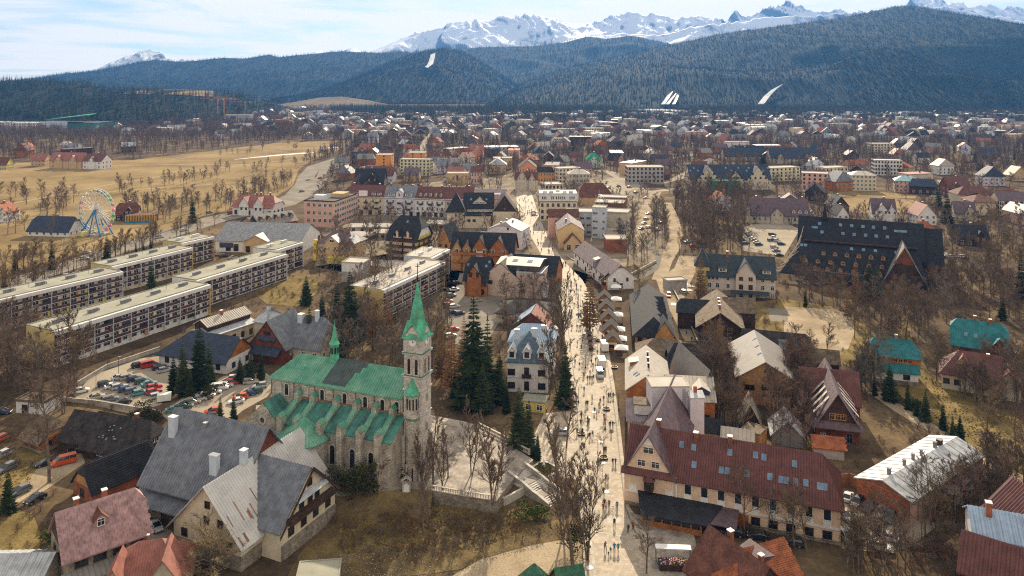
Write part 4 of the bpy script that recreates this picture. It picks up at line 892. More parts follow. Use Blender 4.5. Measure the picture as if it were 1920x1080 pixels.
# west transept with gable towards the camera
tx0, tx1, ty = X0 - 1.6, X0 + 6.6, -6.0; tm = MB(); tc_ = (tx0 + tx1) / 2; TE, TR = 8.6, 12.6
tm.box((tc_, ty / 2, TE / 2), (tx1 - tx0, -ty, TE)); tm.poly([(tx0, ty, TE), (tx1, ty, TE), (tc_, ty, TR)]); tm.box((tx0 - .3, ty + .2, TE * .4), (1.5, 1.5, TE * .8)); tm.box((tx1 + .1, ty - .1, TE * .35), (1.4, 1.4, TE * .7)); tr_ = cb('transept', tm, CHST)
tp = [[(tx0 - .4, ty + .15, TE - .35), (tc_, ty + .15, TR + .1), (tc_, -.02, TR + .1), (tx0 - .4, -.02, TE - .35)], [(tc_, ty + .15, TR + .1), (tx1 + .4, ty + .15, TE - .35), (tx1 + .4, -.02, TE - .35), (tc_, -.02, TR + .1)]]
r_ = MB(); [r_.slab(P, .2) for P in tp]; r_.build('transept_roof', AGR, tr_); seams_on(tp, .7, .08, .05).build('seams', AGR, tr_, kind='stuff')
for dx in (-1.0, 1.0): arch(tc_ + dx, ty - .02, 2.2, .9, 4.2, church)
rw = MB(); rw.lathe((0, 0, 0), [(1.0, 0), (1.0, .2), (.6, .2), (.6, .05)], 20, cap=False); o = rw.build('round_window', CHTRIM, church, (tc_, ty - .02, 9.0)); o.rotation_euler = (R(90), 0, 0); MB().lathe((0, 0, .04), [(.62, 0), (.62, .01)], 20).build('pane', GLASS, o)
# ridge turret
tu = MB(); tx, tyy = X0 + 13.2, CW / 2; zt = CE + nr0; tu.lathe((tx, tyy, zt - .6), [(1.2, 0), (1.0, 1.2), (.95, 1.3), (.95, 3.6), (1.15, 3.7), (1.15, 3.9)], 8, R(22.5)); tur = cb('ridge_turret', tu, RCOP)
MB().lathe((tx, tyy, zt + 3.3), [(1.25, 0), (.75, .8), (.42, 2.4), (.12, 4.2), (.03, 5.2)], 8, R(22.5)).build('turret_spire', RCOP, tur)
lo = MB(); [lo.box((tx + .92 * math.cos(a_), tyy + .92 * math.sin(a_), zt + 1.9), (.06, .4, 1.4), a_) for a_ in [R(45 * q) for q in range(8)]]; lo.build('louvre', IRON, tur, kind='stuff')
# clock tower
TS = 4.2; tX, tY = X1 + 1.7, .4; tcx, tcy = tX, tY - TS / 2 + 1.2
TC = G(791, 900, PZ); ci, si = math.cos(CRZ), math.sin(CRZ); loc = Vector((TC.x, TC.y, 0)) - Vector((cm.x, cm.y, 0)); lx, ly = loc.x * ci + loc.y * si, -loc.x * si + loc.y * ci
tcx, tcy = lx - TS / 2, ly + TS / 2
tw = MB(); tw.box((tcx, tcy, 10.6), (TS, TS, 21.2)); tw.box((tcx, tcy, 23.4), (TS - .1, TS - .1, 4.5)); tw.box((tcx, tcy, 27.4), (TS + .1, TS + .1, 3.6)); tower = cb('clock_tower', tw, TOWST)
for fa in range(4):
 a_ = R(90 * fa); c_, n_ = math.cos(a_), math.sin(a_); e = TS / 2 + .06
 g_ = MB().poly([(-e, -e, 29.2), (e, -e, 29.2), (0, -e, 31.6)]); o = g_.build('tower_gable', TOWST, church, (tcx, tcy, 0), a_)
 gr = MB(); gr.slab([(-e - .35, -e - .25, 28.9), (0, -e - .25, 31.9), (0, 0, 31.9), (-e - .35, 0, 28.9)], .12); gr.slab([(0, -e - .25, 31.9), (e + .35, -e - .25, 28.9), (e + .35, 0, 28.9), (0, 0, 31.9)], .12); gr.build('gable_roof', RCOP, o)
 ck = MB(); ck.lathe((0, 0, 0), [(.82, 0), (.82, .1), (.7, .14)], 20); o = ck.build('clock_face', WHITE, church); o.location = (tcx + e * n_, tcy - e * c_, 28.1); o.rotation_euler = (R(90), 0, a_)
 MB().box((0, .25, .16), (.08, .6, .03)).build('minute_hand', IRON, o); MB().box((.18, .08, .19), (.4, .08, .03)).build('hour_hand', IRON, o)
 for dx in (-.85, .85):
  f, p = window_meshes(.7, 3.2, CHTRIM, True, 'arch'); o = put('belfry_opening', f, tower, (tcx + dx * c_ + (e - .08) * n_, tcy + dx * n_ - (e - .08) * c_, 21.5), a_); put('pane', p, church, o.location, a_)
 if fa in (0, 1):
  for z_, h_ in ((4, 1.6), (9.5, 1.6), (15.5, 1.6)):
   f, p = window_meshes(.45, h_, CHTRIM, True, 'plain'); put('slit_window', f, tower, (tcx + e * n_, tcy - e * c_, z_), a_); put('pane', p, church, (tcx + e * n_, tcy - e * c_, z_), a_)
 bt = MB(); [bt.box((sx * (TS / 2 - .1), -TS / 2 - .15, z_ / 2), (.8, .7, z_)) for sx in (-1, 1) for z_ in (8.5,)]; bt.build('corner_buttress', TOWST, tower, (tcx, tcy, 0), a_)
[MB().box((tcx, tcy, z_), (TS + q, TS + q, q * .58)).build('string_course', CHTRIM, tower) for z_, q in ((21.0, .55), (25.7, .55), (8.6, .35), (13.2, .35), (18.2, .35))]
[MB().box((tcx, tcy, z_), (TS + .7, TS + .7, .1)).build('copper_flashing', AGR, tower) for z_ in (21.22, 25.92)]
MB().lathe((tcx, tcy, 28.9), [(2.75, 0), (2.35, .9), (1.75, 2.6), (1.15, 5.9), (.5, 9.1), (.12, 11.2), (.05, 11.9)], 8, R(22.5)).build('spire', RCOP, church)
fi = MB(); fi.lathe((tcx, tcy, 40.2), [(.14, 0), (.1, .5), (.34, .8), (.1, 1.1), (.07, 2.4)], 8); fi.box((tcx, tcy, 43.2), (.12, .12, 1.7)); fi.box((tcx, tcy, 43.4), (.9, .12, .12), -CRZ); fi.build('finial_cross', IRON, church)
# round stair turret with conical roof
P_ = G(767, 900, PZ); loc = Vector((P_.x - cm.x, P_.y - cm.y)); sx_, sy_ = loc.x * ci + loc.y * si, -loc.x * si + loc.y * ci; sx_ += .3; sy_ += 1.2
st = cb('stair_turret', MB().lathe((sx_, sy_, 0), [(1.5, 0), (1.5, 12.2), (1.7, 12.6), (1.45, 13.4), (1.45, 17.6)], 14), CHST)
MB().lathe((sx_, sy_, 17.5), [(1.85, 0), (.9, 1.9), (.04, 3.7)], 12).build('conical_roof', RCOP, st)
lw = MB(); [lw.box((sx_ + 1.44 * math.cos(q), sy_ + 1.44 * math.sin(q), 15.6), (.08, .3, 2.2), q) for q in [R(-90 + 28 * k) for k in range(-3, 4)]]; lw.build('turret_light', GLASS, st, kind='stuff')
rg = MB(); rg.lathe((sx_, sy_, 12.5), [(1.75, 0), (1.75, .25)], 14); rg.lathe((sx_, sy_, 17.3), [(1.6, 0), (1.7, .25)], 14); rg.build('turret_moulding', AGR, st)
dr = MB(); dr.box((tcx, tcy - TS / 2 - .5, 1.6), (2.2, 1.2, 3.2)); o = cb('porch', dr, CHTRIM); MB().box((tcx, tcy - TS / 2 - 1.13, 1.3), (1.3, .06, 2.6)).build('door', DWOOD, o)
# ------------------------------------------------------------------ houses in the near left corner
BR = DFRAME
# pink slate house
H = House('house', 'house with a patchy pink slate roof and one small dormer at the lower edge', 'house', (120, 1047), (279, 991), 6)
H.block(11, 5.4, 'gx', STONE, RPSLATE, k=(1, .72), ov=.7, gablem=DWOOD, rows=[(3.6, 1.5, 1.9, [-4, -1.2, 1.8, 4.6], DFRAME), (.6, 1.3, 1.3, [-1.6, 2.4], DFRAME)], srows=[(3.6, 1.3, 1.2, [-2, 2], DFRAME)])
P = H.cur['polys'][0]; tiles_on(P, .92, .68, RPSLATE, H.root, None, name='slate', thick=.045)
H.dormer(-.6, 8.0, 2.0, 1.5, 1.1, RPSLATE, RBRT, win=(1.1, 1.2)); H.chimney(-3.6, 6.2, BRICK, .8, 1.6); H.chimney(.9, 6.4, BRICK, .8, 1.7)
MB().slab([(-7, -3.2, 2.6), (7, -3.2, 2.6), (7, -.05, 3.4), (-7, -.05, 3.4)], .15).build('porch_roof', RGREY, H.root)
MB().box((0, -1.9, 1.2), (12.5, 2.2, 2.4)).build('porch', STONE, H.root)
# parish hall with the blue-grey roof
H = House('parish_hall', 'large hall under a steep blue-grey metal roof with two pale blue chimneys', 'hall', (256, 918), (372, 950), 5.6, L=23)
H.block(17, 10.2, 'gx', BEIGE, RSLATE, y0=1.6, h=7.4, ov=1.1, og=.7, gablem=RWOOD, seam=.62, base=(2.2, STONE), rows=[(5.3, 1.6, 1.5, [-7.4, -4.2, -1.0, 2.2, 5.4, 8.6], DFRAME)], srows=[(3, 1.6, 1.2, 4, DFRAME)])
P = [[(-12.4, -1.2, 3.5), (12.4, -1.2, 3.5), (12.4, 1.7, 5.25), (-12.4, 1.7, 5.25)]]
m = MB(); m.slab(P[0], .2); m.build('skirt_roof', RSLATE, H.root); seams_on(P, .62, .09, .05).build('seams', RSLATE, H.root, kind='stuff')
pl = MB(); [pl.box((x, 1.2, 2), (.8, .9, 3.4)) for x in (-10.6, -6.4, -2.2, 2.0)]; pl.build('stone_pier', STONE, H.root, kind='stuff')
H.chimney(-9.4, 7.0, CHIMB, 1.5, 3.4, 1.1); H.chimney(4.2, 4.0, CHIMB, 1.8, 3.2, 1.0); H.chimney(-2.5, 8.6, GREYM, .6, .8)
[H.win('f', x, 1.2, 1.0, 1.6, DFRAME, off=.0) for x in (-8.5, -4.3)]
# house with rusty corrugated cross gables
H = House('house', 'house with rust-streaked corrugated cross-gable roofs and a stone ground floor', 'house', (-46.8, 133.6), (-36.8, 155.4), 5.2, xy=True)
H.block(16, 8.2, 'gx', CREAM, RCORR, ov=1.0, og=.9, gablem=CREAM, seam=.6, base=(2.6, STONE), rows=[(3.2, 1.2, 1.0, [-9.5], DFRAME)], srows=[(3.0, 1.4, 1.3, 3, DFRAME), (6.4, 1.3, 1.2, [0, 3.2], DFRAME), (9.2, 1.2, 1.1, [.2], DFRAME)])
b0 = H.cur; P0 = b0['polys']; rr_ = random.Random(4); rp_ = MB()
for _ in range(26):
 sd_ = rr_.choice((0, 1, 0)); P = [Vector(p) for p in P0[sd_]]; n = (P[1] - P[0]).cross(P[2] - P[0]).normalized(); u = Vector((-n.y, n.x, 0)).normalized(); v = n.cross(u); ln = (P[1] - P[0]).length
 x = rr_.uniform(.5, ln - 1); y = rr_.uniform(.3, 7.5); a = rr_.uniform(1.2, 4.5); ww = rr_.choice((.22, .3, .5)); q = P[0] + u * x + v * y + n * .03
 rp_.poly([q, q + u * ww, q + u * ww + v * a, q + v * a])
rp_.build('rust_streak', RUST, H.root, kind='stuff')
g = H.gable(.6, 15.2, 6.2, 7.2, 4.4, 8, CREAM, RSLATE, ov=.9, gablem=CREAM, seam=.55, rows=[(.5, 2.0, 1.5, [-5.4, -2.0, 1.4, 5.2], DFRAME), (3.4, 1.5, 1.4, [-5, -1.6, 1.8, 5.4], DFRAME), (6.8, 2.0, 1.2, [-2.2, .2, 2.2], DFRAME), (9.9, 1.3, 1.2, [.1], DFRAME)])
MB().box((.6, -4.49, 1.4), (15.3, .12, 2.8)).build('stone_facing', STONE, H.root)
MB().box((.6, -5.1, 6.25), (12.6, 1.3, .95)).build('balcony', DWOOD, H.root)
MB().slab([(-3.6, -5.6, 8.9), (4.8, -5.6, 8.9), (4.8, -4.4, 9.5), (-3.6, -4.4, 9.5)], .1).build('awning', RWHITE, H.root)
for sg in (-1, 1): MB().wallplate([(.6, -5.5, 13.6), (.6 + sg * 8.9, -5.5, 5.3), (.6 + sg * 8.9, -5.5, 4.7), (.6, -5.5, 12.9)], .12).build('bargeboard', DWOOD, H.root)
H.chimney(-3, 8, CHIMB, 1.1, 2.2)
# brick shed with black profiled roof
H = House('shed', 'brick outbuilding with a ribbed black roof beside the gravel drive', 'outbuilding', (172, 920), (269, 879), 3, L=14)
H.block(7.6, 4.2, 'gx', BRICK, RBLACK, k=(.62, 1), ov=.6, og=.4, rows=[], srows=[(.6, 1.6, 1.5, [0], DFRAME)], gablem=HWOOD); m = MB()
P = H.cur['polys'][0]; P = [Vector(p) for p in P]
for i in range(1, 13):
 a = P[0].lerp(P[-2] if len(P) > 5 else P[-1], i / 13); y = P[0].y + (P[2].y - P[0].y) * i / 13; z = P[0].z + (P[2].z - P[0].z) * i / 13; m.box((0, y, z + .07), (H.L + .5 - max(0, (i / 13 - .62)) * 3, .12, .12))
m.build('roof_rib', RBLACK, H.root, kind='stuff')
# dark shingled log house, log cabin and barn
H = House('log_house', 'dark log house with a mossy shingle roof and white attic windows', 'house', (157, 830), (262, 852), 3.2)
H.block(9.5, 5.2, 'gx', DWOOD, RDSH, ov=1.0, og=.8, k=(1, .55), gablem=DWOOD, rows=[(1.0, 1.5, 1.5, [-3.4], WHITE)], srows=[(1, 1.4, 1.3, 2, WHITE), (4.0, 1.5, 1.1, [-1.3, 0, 1.3], WHITE)]); H.chimney(1.6, 5.6, BRICK, .7, 1.4)
m = MB().slab([(5.6, .4, 3.9), (7.4, .4, 3.1), (7.4, 9, 3.1), (5.6, 9, 3.9)], .14); m.build('gable_skirt', RSH, H.root)
sn_ = MB(); [sn_.box((rng.uniform(-5, 0), yy, H.cur['z'](0, yy) + .1), (.35, .3, .1)) for yy in [rng.uniform(.6, 3.6) for _ in range(14)]]; sn_.build('lichen_patch', mat('lichen', (.32, .42, .40), .9), H.root, kind='stuff')
H = House('log_cabin', 'small log cabin with a brown shingle half-hip roof', 'cabin', (41, 813), (76, 826), 3)
H.block(8, 3.6, 'gx', LOG, RSH, ov=.9, k=(.5, .5), gablem=HWOOD, base=(.6, STONE), rows=[], srows=[(1.2, 1.0, 1.0, 2, DFRAME)])
H = House('barn', 'dark barn with a sagging black roof between the log cabin and log house', 'barn', (112, 818), (160, 826), 3.2)
H.block(9, 4.4, 'gx', DWOOD, RDSH, ov=.8, k=(1, 1), gablem=HWOOD, rows=[(.9, 1.2, 1.2, [3], OFRAME)], srows=[(3.6, 1, .9, [0], WHITE)])
H = House('garage', 'white block garage with a flat brown roof under bare trees', 'garage', (30, 752), (84, 756), 3); H.block(6, 0, 'flat', WPL, RSH, ov=.2, rows=[(.2, 2, 1.4, [-1.6], DFRAME)], srows=[])
# roofs cut by the bottom edge
H = House('house', 'house with salmon red metal roofs and pointed gables at the bottom edge', 'house', (190, 1112), (345, 1090), 4.6)
H.block(11, 4.4, 'gx', BEIGE, RRED, k=(0, 0), ov=.6, rows=[]); H.gable(3.0, 5.4, 5.2, 4.0, .8, 6, BEIGE, RRED); H.gable(-4.2, 3.6, 5.2, 3.6, .8, 5, BEIGE, RRED); H.chimney(-.5, 6, RRED, .25, .9)
H = House('shed', 'shed with a striped pale metal roof in the bottom corner', 'shed', (-70, 1096), (72, 1092), 3.6); H.block(9, 2.2, 'gx', BEIGE, RWHITE, ov=.5, seam=1.1, rows=[])
H = House('shed', 'small concrete shed with a flat mossy roof', 'shed', (556, 1088), (634, 1082), 2.6); H.block(4.5, 0, 'flat', CONC, FROOF, ov=.2, rows=[], parapet=.1)
H = House('kiosk', 'kiosk with a pointed dark green roof, the larger of two', 'kiosk', (972, 1122), (1036, 1120), 2.6); GRN = mat('dark_green_roof', (.03, .12, .07), .6, 'shingle', .8, amt=.2); H.block(5.4, 3.8, 'gx', HWOOD, GRN, k=(0, 0), hs=.95, rows=[])
H = House('kiosk', 'low kiosk with a dark green gable roof beside the poplars', 'kiosk', (1052, 1112), (1098, 1104), 2.4); H.block(5, 2.6, 'gx', HWOOD, GRN, rows=[])
# ------------------------------------------------------------------ flats: five-storey slabs with continuous balconies
def flats(label, a, b, wallm, endm, roofm, h=11.0, W=12, rows=4, n=None, vents=4, bal=BAND):
 H = House('apartment_block', label, 'apartment block', a, b, h, group='long balcony flats')
 H.block(W, 0, 'flat', wallm, roofm, ov=.05, t=.25, parapet=.25, rows=[], y0=1.3)
 L = H.L; n = n or max(6, int(L / 3.2)); fh = (h - 1.5) / rows; r = random.Random(hash(label) % 999)
 r = random.Random(len(label) * 7 + int(L))
 MB().box((0, .65, h - .45), (L, 1.5, 1.2)).build('fascia', FASC, H.root)
 for sg in (-1, 1): MB().box((sg * (L / 2 + .1), 6.7, h / 2 - .1), (.2, 12.9, h + .4)).build('end_wall', endm, H.root)
 for k in range(rows):
  z = .7 + k * fh
  if k or a[0] > 300: MB().box((0, .55, z + .42), (L - .3, .1, .95)).build('balcony_parapet', bal, H.root); MB().box((0, .9, z - .02), (L - .3, 1.0, .14)).build('balcony_floor', FASC, H.root)
  for i in range(n):
   u = L * ((i + .5) / n - .5); q = r.random(); ww = r.choice((1.5, 2.1, 2.1)); f, p = window_meshes(ww, 1.35, WHITE, H.near, 'cross'); o = put('window', f, H.root, (u, 1.29, z + .75))
   if p: put('pane', p, o)
   if q < .16: MB().box((u + 1.0, .95, z + 1.35), (.75, .6, 1.9)).build('balcony_cupboard', r.choice((OWOOD, RWOOD, YEL, CREAM, HWOOD)), H.root)
   elif q < .3: MB().box((u, .5, z + 1.6), (2.6, .1, 1.3)).build('balcony_glazing', GLASS, H.root)
 dv = MB(); [dv.box((L * (i / (n // 2) - .5), .75, (h - .9) / 2 + .3), (.14, 1.1, h - 1.6)) for i in range(1, n // 2)]; dv.build('balcony_divider', FASC, H.root, kind='stuff')
 for i in range(vents):
  u = L * ((i + .5) / vents - .5); v_ = MB(); v_.box((u, 7.5, h + .75), (3.2, .8, .95)); v_.box((u, 7.5, h + 1.28), (3.6, 1.1, .12)); v_.box((u + 2.2, 7.5, h + .6), (.3, .3, .7)); v_.build('roof_vent', GREYM if vents > 3 else FASC, H.root)
 an = MB(); [an.box((L * r.uniform(-.45, .45), r.uniform(4, 11), h + 1.2), (.06, .06, 1.8)) for _ in range(5)]; an.build('roof_aerial', IRON, H.root, kind='stuff')
 return H
flats('long balcony block with an ochre end wall above the church parking lot', (103, 623), (395, 534.5), WPL, OCHRE, FROOF, vents=5)
flats('stepped balcony block right behind the ochre-ended one', (372, 527), (539, 477), WPL, FASC, FROOF, h=11)
flats('short far block ending the front row of balcony flats', (519, 470), (569, 455), CREAM, FASC, FROOF, h=11, vents=2)
flats('leftmost long balcony block of the back row, cut by the frame', (-60, 577), (231, 510), CREAM, FASC, FROOF, h=11, vents=5)
flats('middle balcony block of the back row, behind a dark spruce', (212, 501), (362, 465), CREAM, OCHRE, FROOF, h=11)
flats('farthest balcony block of the back row next to the grey-roofed hall', (342, 457), (402, 444), CREAM, OCHRE, FROOF, h=11, vents=2)
flats('balcony block with ochre end wall directly behind the church spire', (720, 545), (835, 492), OCHRE, OCHRE, FROOF2, h=10.8, W=13)
flats('short balcony block joined behind the one at the church spire', (811, 485), (844, 468), OCHRE, BLUEG, FROOF2, h=10.8, vents=2)
# ------------------------------------------------------------------ houses between the flats and the church
H = House('house', 'low white house with a dark navy hip roof behind tall spruces', 'house', (298, 658), (425, 676), 4); H.block(12, 5, 'gx', WPL, RNAVY, k=(0, .9), hs=1.1, ov=1, gablem=OWOOD, rows=[(1, 1.6, 1.4, 4, DFRAME)], srows=[(1, 1.5, 1.3, 2, DFRAME)])
H = House('school', 'long house with pale metal roof and clerestory slot next to balcony flats', 'building', (398, 629), (478, 602), 4.6); H.block(10, 1.6, 'gx', BEIGE, RWHITE, ov=.6, rows=[(.8, 1.8, 1.2, 5, DFRAME)], srows=[(.8, 1.6, 1.2, 2, DFRAME)])
H.block(6.2, 1.6, 'gx', DWOOD, RBEI, y0=2.2, h=7.2, zb=4.5, ov=.5, seam=.8, rows=[]); H.chimney(-1, 5, BRICK, .8, 1.2)
H = House('house', 'steep blue-grey roofed house with brick red gable towards the church', 'house', (470, 641), (533, 650), 5.4); H.block(13, 7.2, 'gy', RWOOD, RSLATE, ov=.9, gablem=RWOOD, seam=.7, rows=[(2.6, 1.4, 1.0, [-1.8, 1.8], WHITE)], srows=[(2, 1.4, 1, 2, WHITE)]); H.win('f', 0, 8.2, 2.0, .9, DFRAME)
MB().slab([(-5.2, -2.6, 3.0), (5.2, -2.6, 3.0), (5.2, .3, 5.0), (-5.2, .3, 5.0)], .15).build('skirt_roof', RNAVY, H.root); MB().slab([(-3.2, -.9, 6.9), (3.2, -.9, 6.9), (3.2, -.05, 7.8), (-3.2, -.05, 7.8)], .12).build('gable_skirt', RNAVY, H.root)
H.block(11, 7.0, 'gx', BEIGE, RSLATE, cx=10, y0=4, L=12, h=5.2, k=(1, .5), ov=.8, seam=.7, rows=[(1.5, 1.5, 1.2, 3, WHITE)]); H.chimney(6, 8.5, CHIMB, 1.6, 1.8); H.chimney(11.5, 9, CHIMB, 1.0, 2.6)
H = House('house', 'low house with a light metal hip roof behind the red gable', 'house', (477, 600), (500, 603), 6); H.block(9, 3.5, 'gx', BEIGE, RWHITE, k=(0, 0), rows=[])
# ------------------------------------------------------------------ right side: hotel with the maroon roof and its neighbours
H = House('hotel', 'long peach hotel with maroon mansard roof and many blue skylights', 'hotel', (1172, 877), (1576, 949), 7.2)
L = H.L; lw_ = 9.6; x0 = -L / 2
us = [x0 + 12.4 + 3.15 * i for i in range(9)]
H.block(14, 6.0, 'gx', PEACH, RMAR, k=(1, 0), hs=.5, ov=.7, seam=.5, base=(.7, STONE), rows=[(4.2, 1.9, 1.25, us + [x0 + 1.6, x0 + 8.8], WHITE, 'plain'), (.5, 1.7, 1.5, us[4:], DFRAME)], srows=[(4.2, 1.9, 1.2, 3, WHITE, 'plain')])
for u in us + [x0 + 1.6, x0 + 8.8]: MB().box((u, -.05, 3.45), (1.5, .1, 1.3)).build('window_panel', WHITE, H.root)
MB().box((0, -.07, 2.85), (L, .14, .35)).build('stringcourse', WHITE, H.root); MB().box((x0 + 10.2, -.1, 4.6), (.3, .2, 5)).build('drainpipe', WHITE, H.root)
b0 = H.cur
for u, z in ((-8.2, 11.4), (-5.8, 11.3), (-5.4, 9.1), (-.2, 9), (.9, 9), (1.2, 11.4), (6, 11.6), (7.6, 11.5), (8.8, 9.2), (10.8, 9.1), (11.8, 9.1), (13.4, 9.1), (15.2, 9.2), (17.6, 9.1), (18.5, 9.1), (13.2, 11.3), (4.6, 9.1)): H.skylight(u - 1.2, z, .75, 1.15, b=b0)
g = H.block(34, 7.4, 'gy', PEACH, RPUR, cx=x0 + 4.7, y0=-.05, L=9.7, h=7.2, k=(1, 1), ov=.7, gablem=PEACH, rows=[], srows=[], wname='gable_wall', rname='gable_roof'); gb = H.cur
H.win('f', -1.4, 8.2, 1.5, 1.25, WHITE, b=gb); H.win('f', 1.4, 8.2, 1.5, 1.25, WHITE, b=gb); H.win('f', 0, 10.9, 2.0, 1.2, WHITE, b=gb); MB().poly([(x0 + 3.7, -.09, 12.6), (x0 + 5.7, -.09, 12.6), (x0 + 4.7, -.09, 14.3)]).build('gable_tip', WHITE, H.root)
MB().slab([(x0 - .7, -.9, 6.7), (x0 + 10.2, -.9, 6.7), (x0 + 10.2, -.06, 7.7), (x0 - .7, -.06, 7.7)], .15).build('pent_roof', RMAR, H.root)
for u, z in ((8, 9.2), (4, 10.2), (0, 9.0), (-4, 10.0), (-9, 9)): H.skylight(u, z, 1.0, 1.4, 'l', gb)
bw = MB(); bw.lathe((x0 + 4.9, -.5, 4.0), [(.7, -.4), (1.05, 0), (1.05, 1.9)], 6, R(30)); o = bw.build('bay_window', DWOOD, H.root); MB().lathe((x0 + 4.9, -.5, 5.9), [(1.35, 0), (.05, 1.1)], 6, R(30)).build('bay_roof', RMAR, o); MB().box((x0 + 4.9, -1.43, 4.95), (.8, .06, 1.3)).build('pane', GLASS, o)
H.chimney(x0 + 13.2, 6.0, BRICK, .8, 1.5, b=b0); H.chimney(x0 + 19.8, 6.4, BRICK, .8, 1.3, b=b0); H.chimney(x0 + 5.5, 7.5, BRICK, .8, 1.2, b=gb)
rb_ = MB(); rb_.slab([(x0 + 4.4, -6.8, 2.3), (x0 + 17, -6.4, 2.3), (x0 + 19, -.1, 3.3), (x0 + 2.6, -.1, 3.3)], .2); o = rb_.build('restaurant_roof', RBLACK, H.root); rw_ = MB(); rw_.box((x0 + 10.2, -5.9, .5), (11.2, .3, 1.0)); [rw_.box((x0 + 4.8 + 1.8 * i, -5.9, 1.6), (.25, .28, 1.2)) for i in range(7)]; rw_.box((x0 + 10.2, -5.9, 2.2), (11.4, .3, .2)); rw_.build('restaurant_front', OWOOD, H.root); MB().box((x0 + 10.2, -5.8, 1.6), (10.8, .06, 1.2)).build('restaurant_glazing', GLASS, H.root)
MB().slab([(x0 + 17, -5.6, 2.4), (x0 + 22, -5.6, 2.4), (x0 + 22, -.1, 3.1), (x0 + 19, -.1, 3.1)], .15).build('canopy', RPUR, H.root); MB().box((x0 + 22.5, -.1, 1.2), (2.4, .12, 2.4)).build('door', OWOOD, H.root)
# tall white blind wall behind it
H = House('building', 'white windowless fire-wall building behind the maroon hotel roof', 'building', (1222, 727), (1293, 726), 14); H.block(6, 0, 'flat', LAV, FROOF2, ov=.1, rows=[], srows=[], parapet=.1)
MB().box((5.6, -1.0, 6.2), (3.2, 2.4, 12.4)).build('stair_block', LAV, H.root); MB().slab([(3.8, -2.4, 12.5), (7.4, -2.4, 12.5), (7.4, .1, 13.3), (3.8, .1, 13.3)], .1).build('stair_roof', RWHITE, H.root); MB().box((5.6, -.4, 13.6), (.7, .7, 1.4)).build('chimney', BRICK, H.root)
MB().slab([(1.4, -2.4, 6.9), (3.8, -2.4, 6.9), (3.8, -.05, 8.1), (1.4, -.05, 8.1)], .1).build('canopy', RGREY, H.root); ld = MB(); [ld.box((3.1 + sx, -.12, 11.8), (.05, .05, 4)) for sx in (-.25, .25)]; [ld.box((3.1, -.12, 10 + .4 * i), (.5, .04, .05)) for i in range(10)]; ld.build('ladder', IRON, H.root)
# beige roofs with orange sides along the street
H = House('building', 'street building with beige sheet gable roof and bright orange side walls', 'building', (28.3, 190.5), (38.6, 189.0), 9, xy=True); H.block(21, 3.8, 'gy', OWOOD, RBEI, ov=.5, og=.3, rows=[(3, 1.6, 1.4, 2, DFRAME)], srows=[(2, 2, 1.6, 5, DFRAME)]); gb = H.cur
[H.chimney(.2, y, IRON, .5, 1.1, b=gb) for y in (5, 9, 13)]; H.skylight(6.5, 11.0, .6, 1.2, 'l'); H.skylight(4.5, 10.6, .6, 1.2, 'l'); H.dormer(-4, 9.6, 3.0, 1.2, .2, OWOOD, RBEI, 'l', shed=True, win=None)
H.block(15, 3.0, 'gx', OWOOD, RBEI, cx=10.2, y0=-2, L=11, h=8, ov=.4, rows=[(3, 1.5, 1.2, 3, DFRAME)], srows=[(5, 1.5, 1.2, 2, DFRAME)]); H.dormer(2.5, 8.6, 3.8, 1.1, 1.0, RNAVY, RBEI, win=None)
H.block(8, 3.2, 'gx', BEIGE, RLAV, cx=-.5, y0=-10.5, L=9, h=6.2, rows=[]); MB().box((-1.2, -8, 8.2), (4.6, 4.2, 2.2)).build('roof_box', WPL, H.root); MB().box((-1.2, -8, 9.4), (5, 4.6, .2)).build('roof_box_top', RSH, H.root)
H = House('chalet', 'narrow chalet with a very steep grey roof and a bright yellow balcony window', 'chalet', (1306, 762), (1352, 759), 3.6); H.block(20, 9.2, 'gy', DWOOD, RGREY, ov=.5, og=.8, gablem=RGREY, rows=[]); MB().box((0, -.5, 4.6), (3, 1, 1.5)).build('balcony', mat('yellow_timber', (.62, .36, .03), .7, 'vplank', .6), H.root); H.win('f', 0, 5.4, 1.9, 1.5, mat('yellow_timber'))
H = House('chalet', 'dark roofed chalet with a small orange gable behind the beige roofs', 'chalet', (1258, 690), (1322, 692), 4.6); H.block(11, 5.2, 'gx', DWOOD, RBLACK, k=(.6, .6), ov=.8, rows=[]); H.gable(-3.4, 4, 5.0, 3.2, .8, 5, HWOOD, RBLACK, rows=[(2.2, 1.1, .8, [-.7, .7], OFRAME), (5.4, .8, .8, [0], OFRAME)])
H = House('shed', 'small shed with dark gable roof beside the white fire wall', 'shed', (1316, 806), (1352, 810), 3.4); H.block(6, 1.8, 'gx', BEIGE, RBLACK, rows=[])
H = House('workshop', 'low buildings with mixed pale roofs behind the maroon ridge', 'workshop', (1354, 822), (1412, 830), 3.2); H.block(6, 1.6, 'gx', BEIGE, RBEI, rows=[])
H = House('shed', 'timber shed with a striped brown roof by the terrace', 'shed', (1390, 806), (1424, 816), 3.6); H.block(4.5, 0, 'flat', HWOOD, RSH, ov=.25, rows=[], parapet=.1)
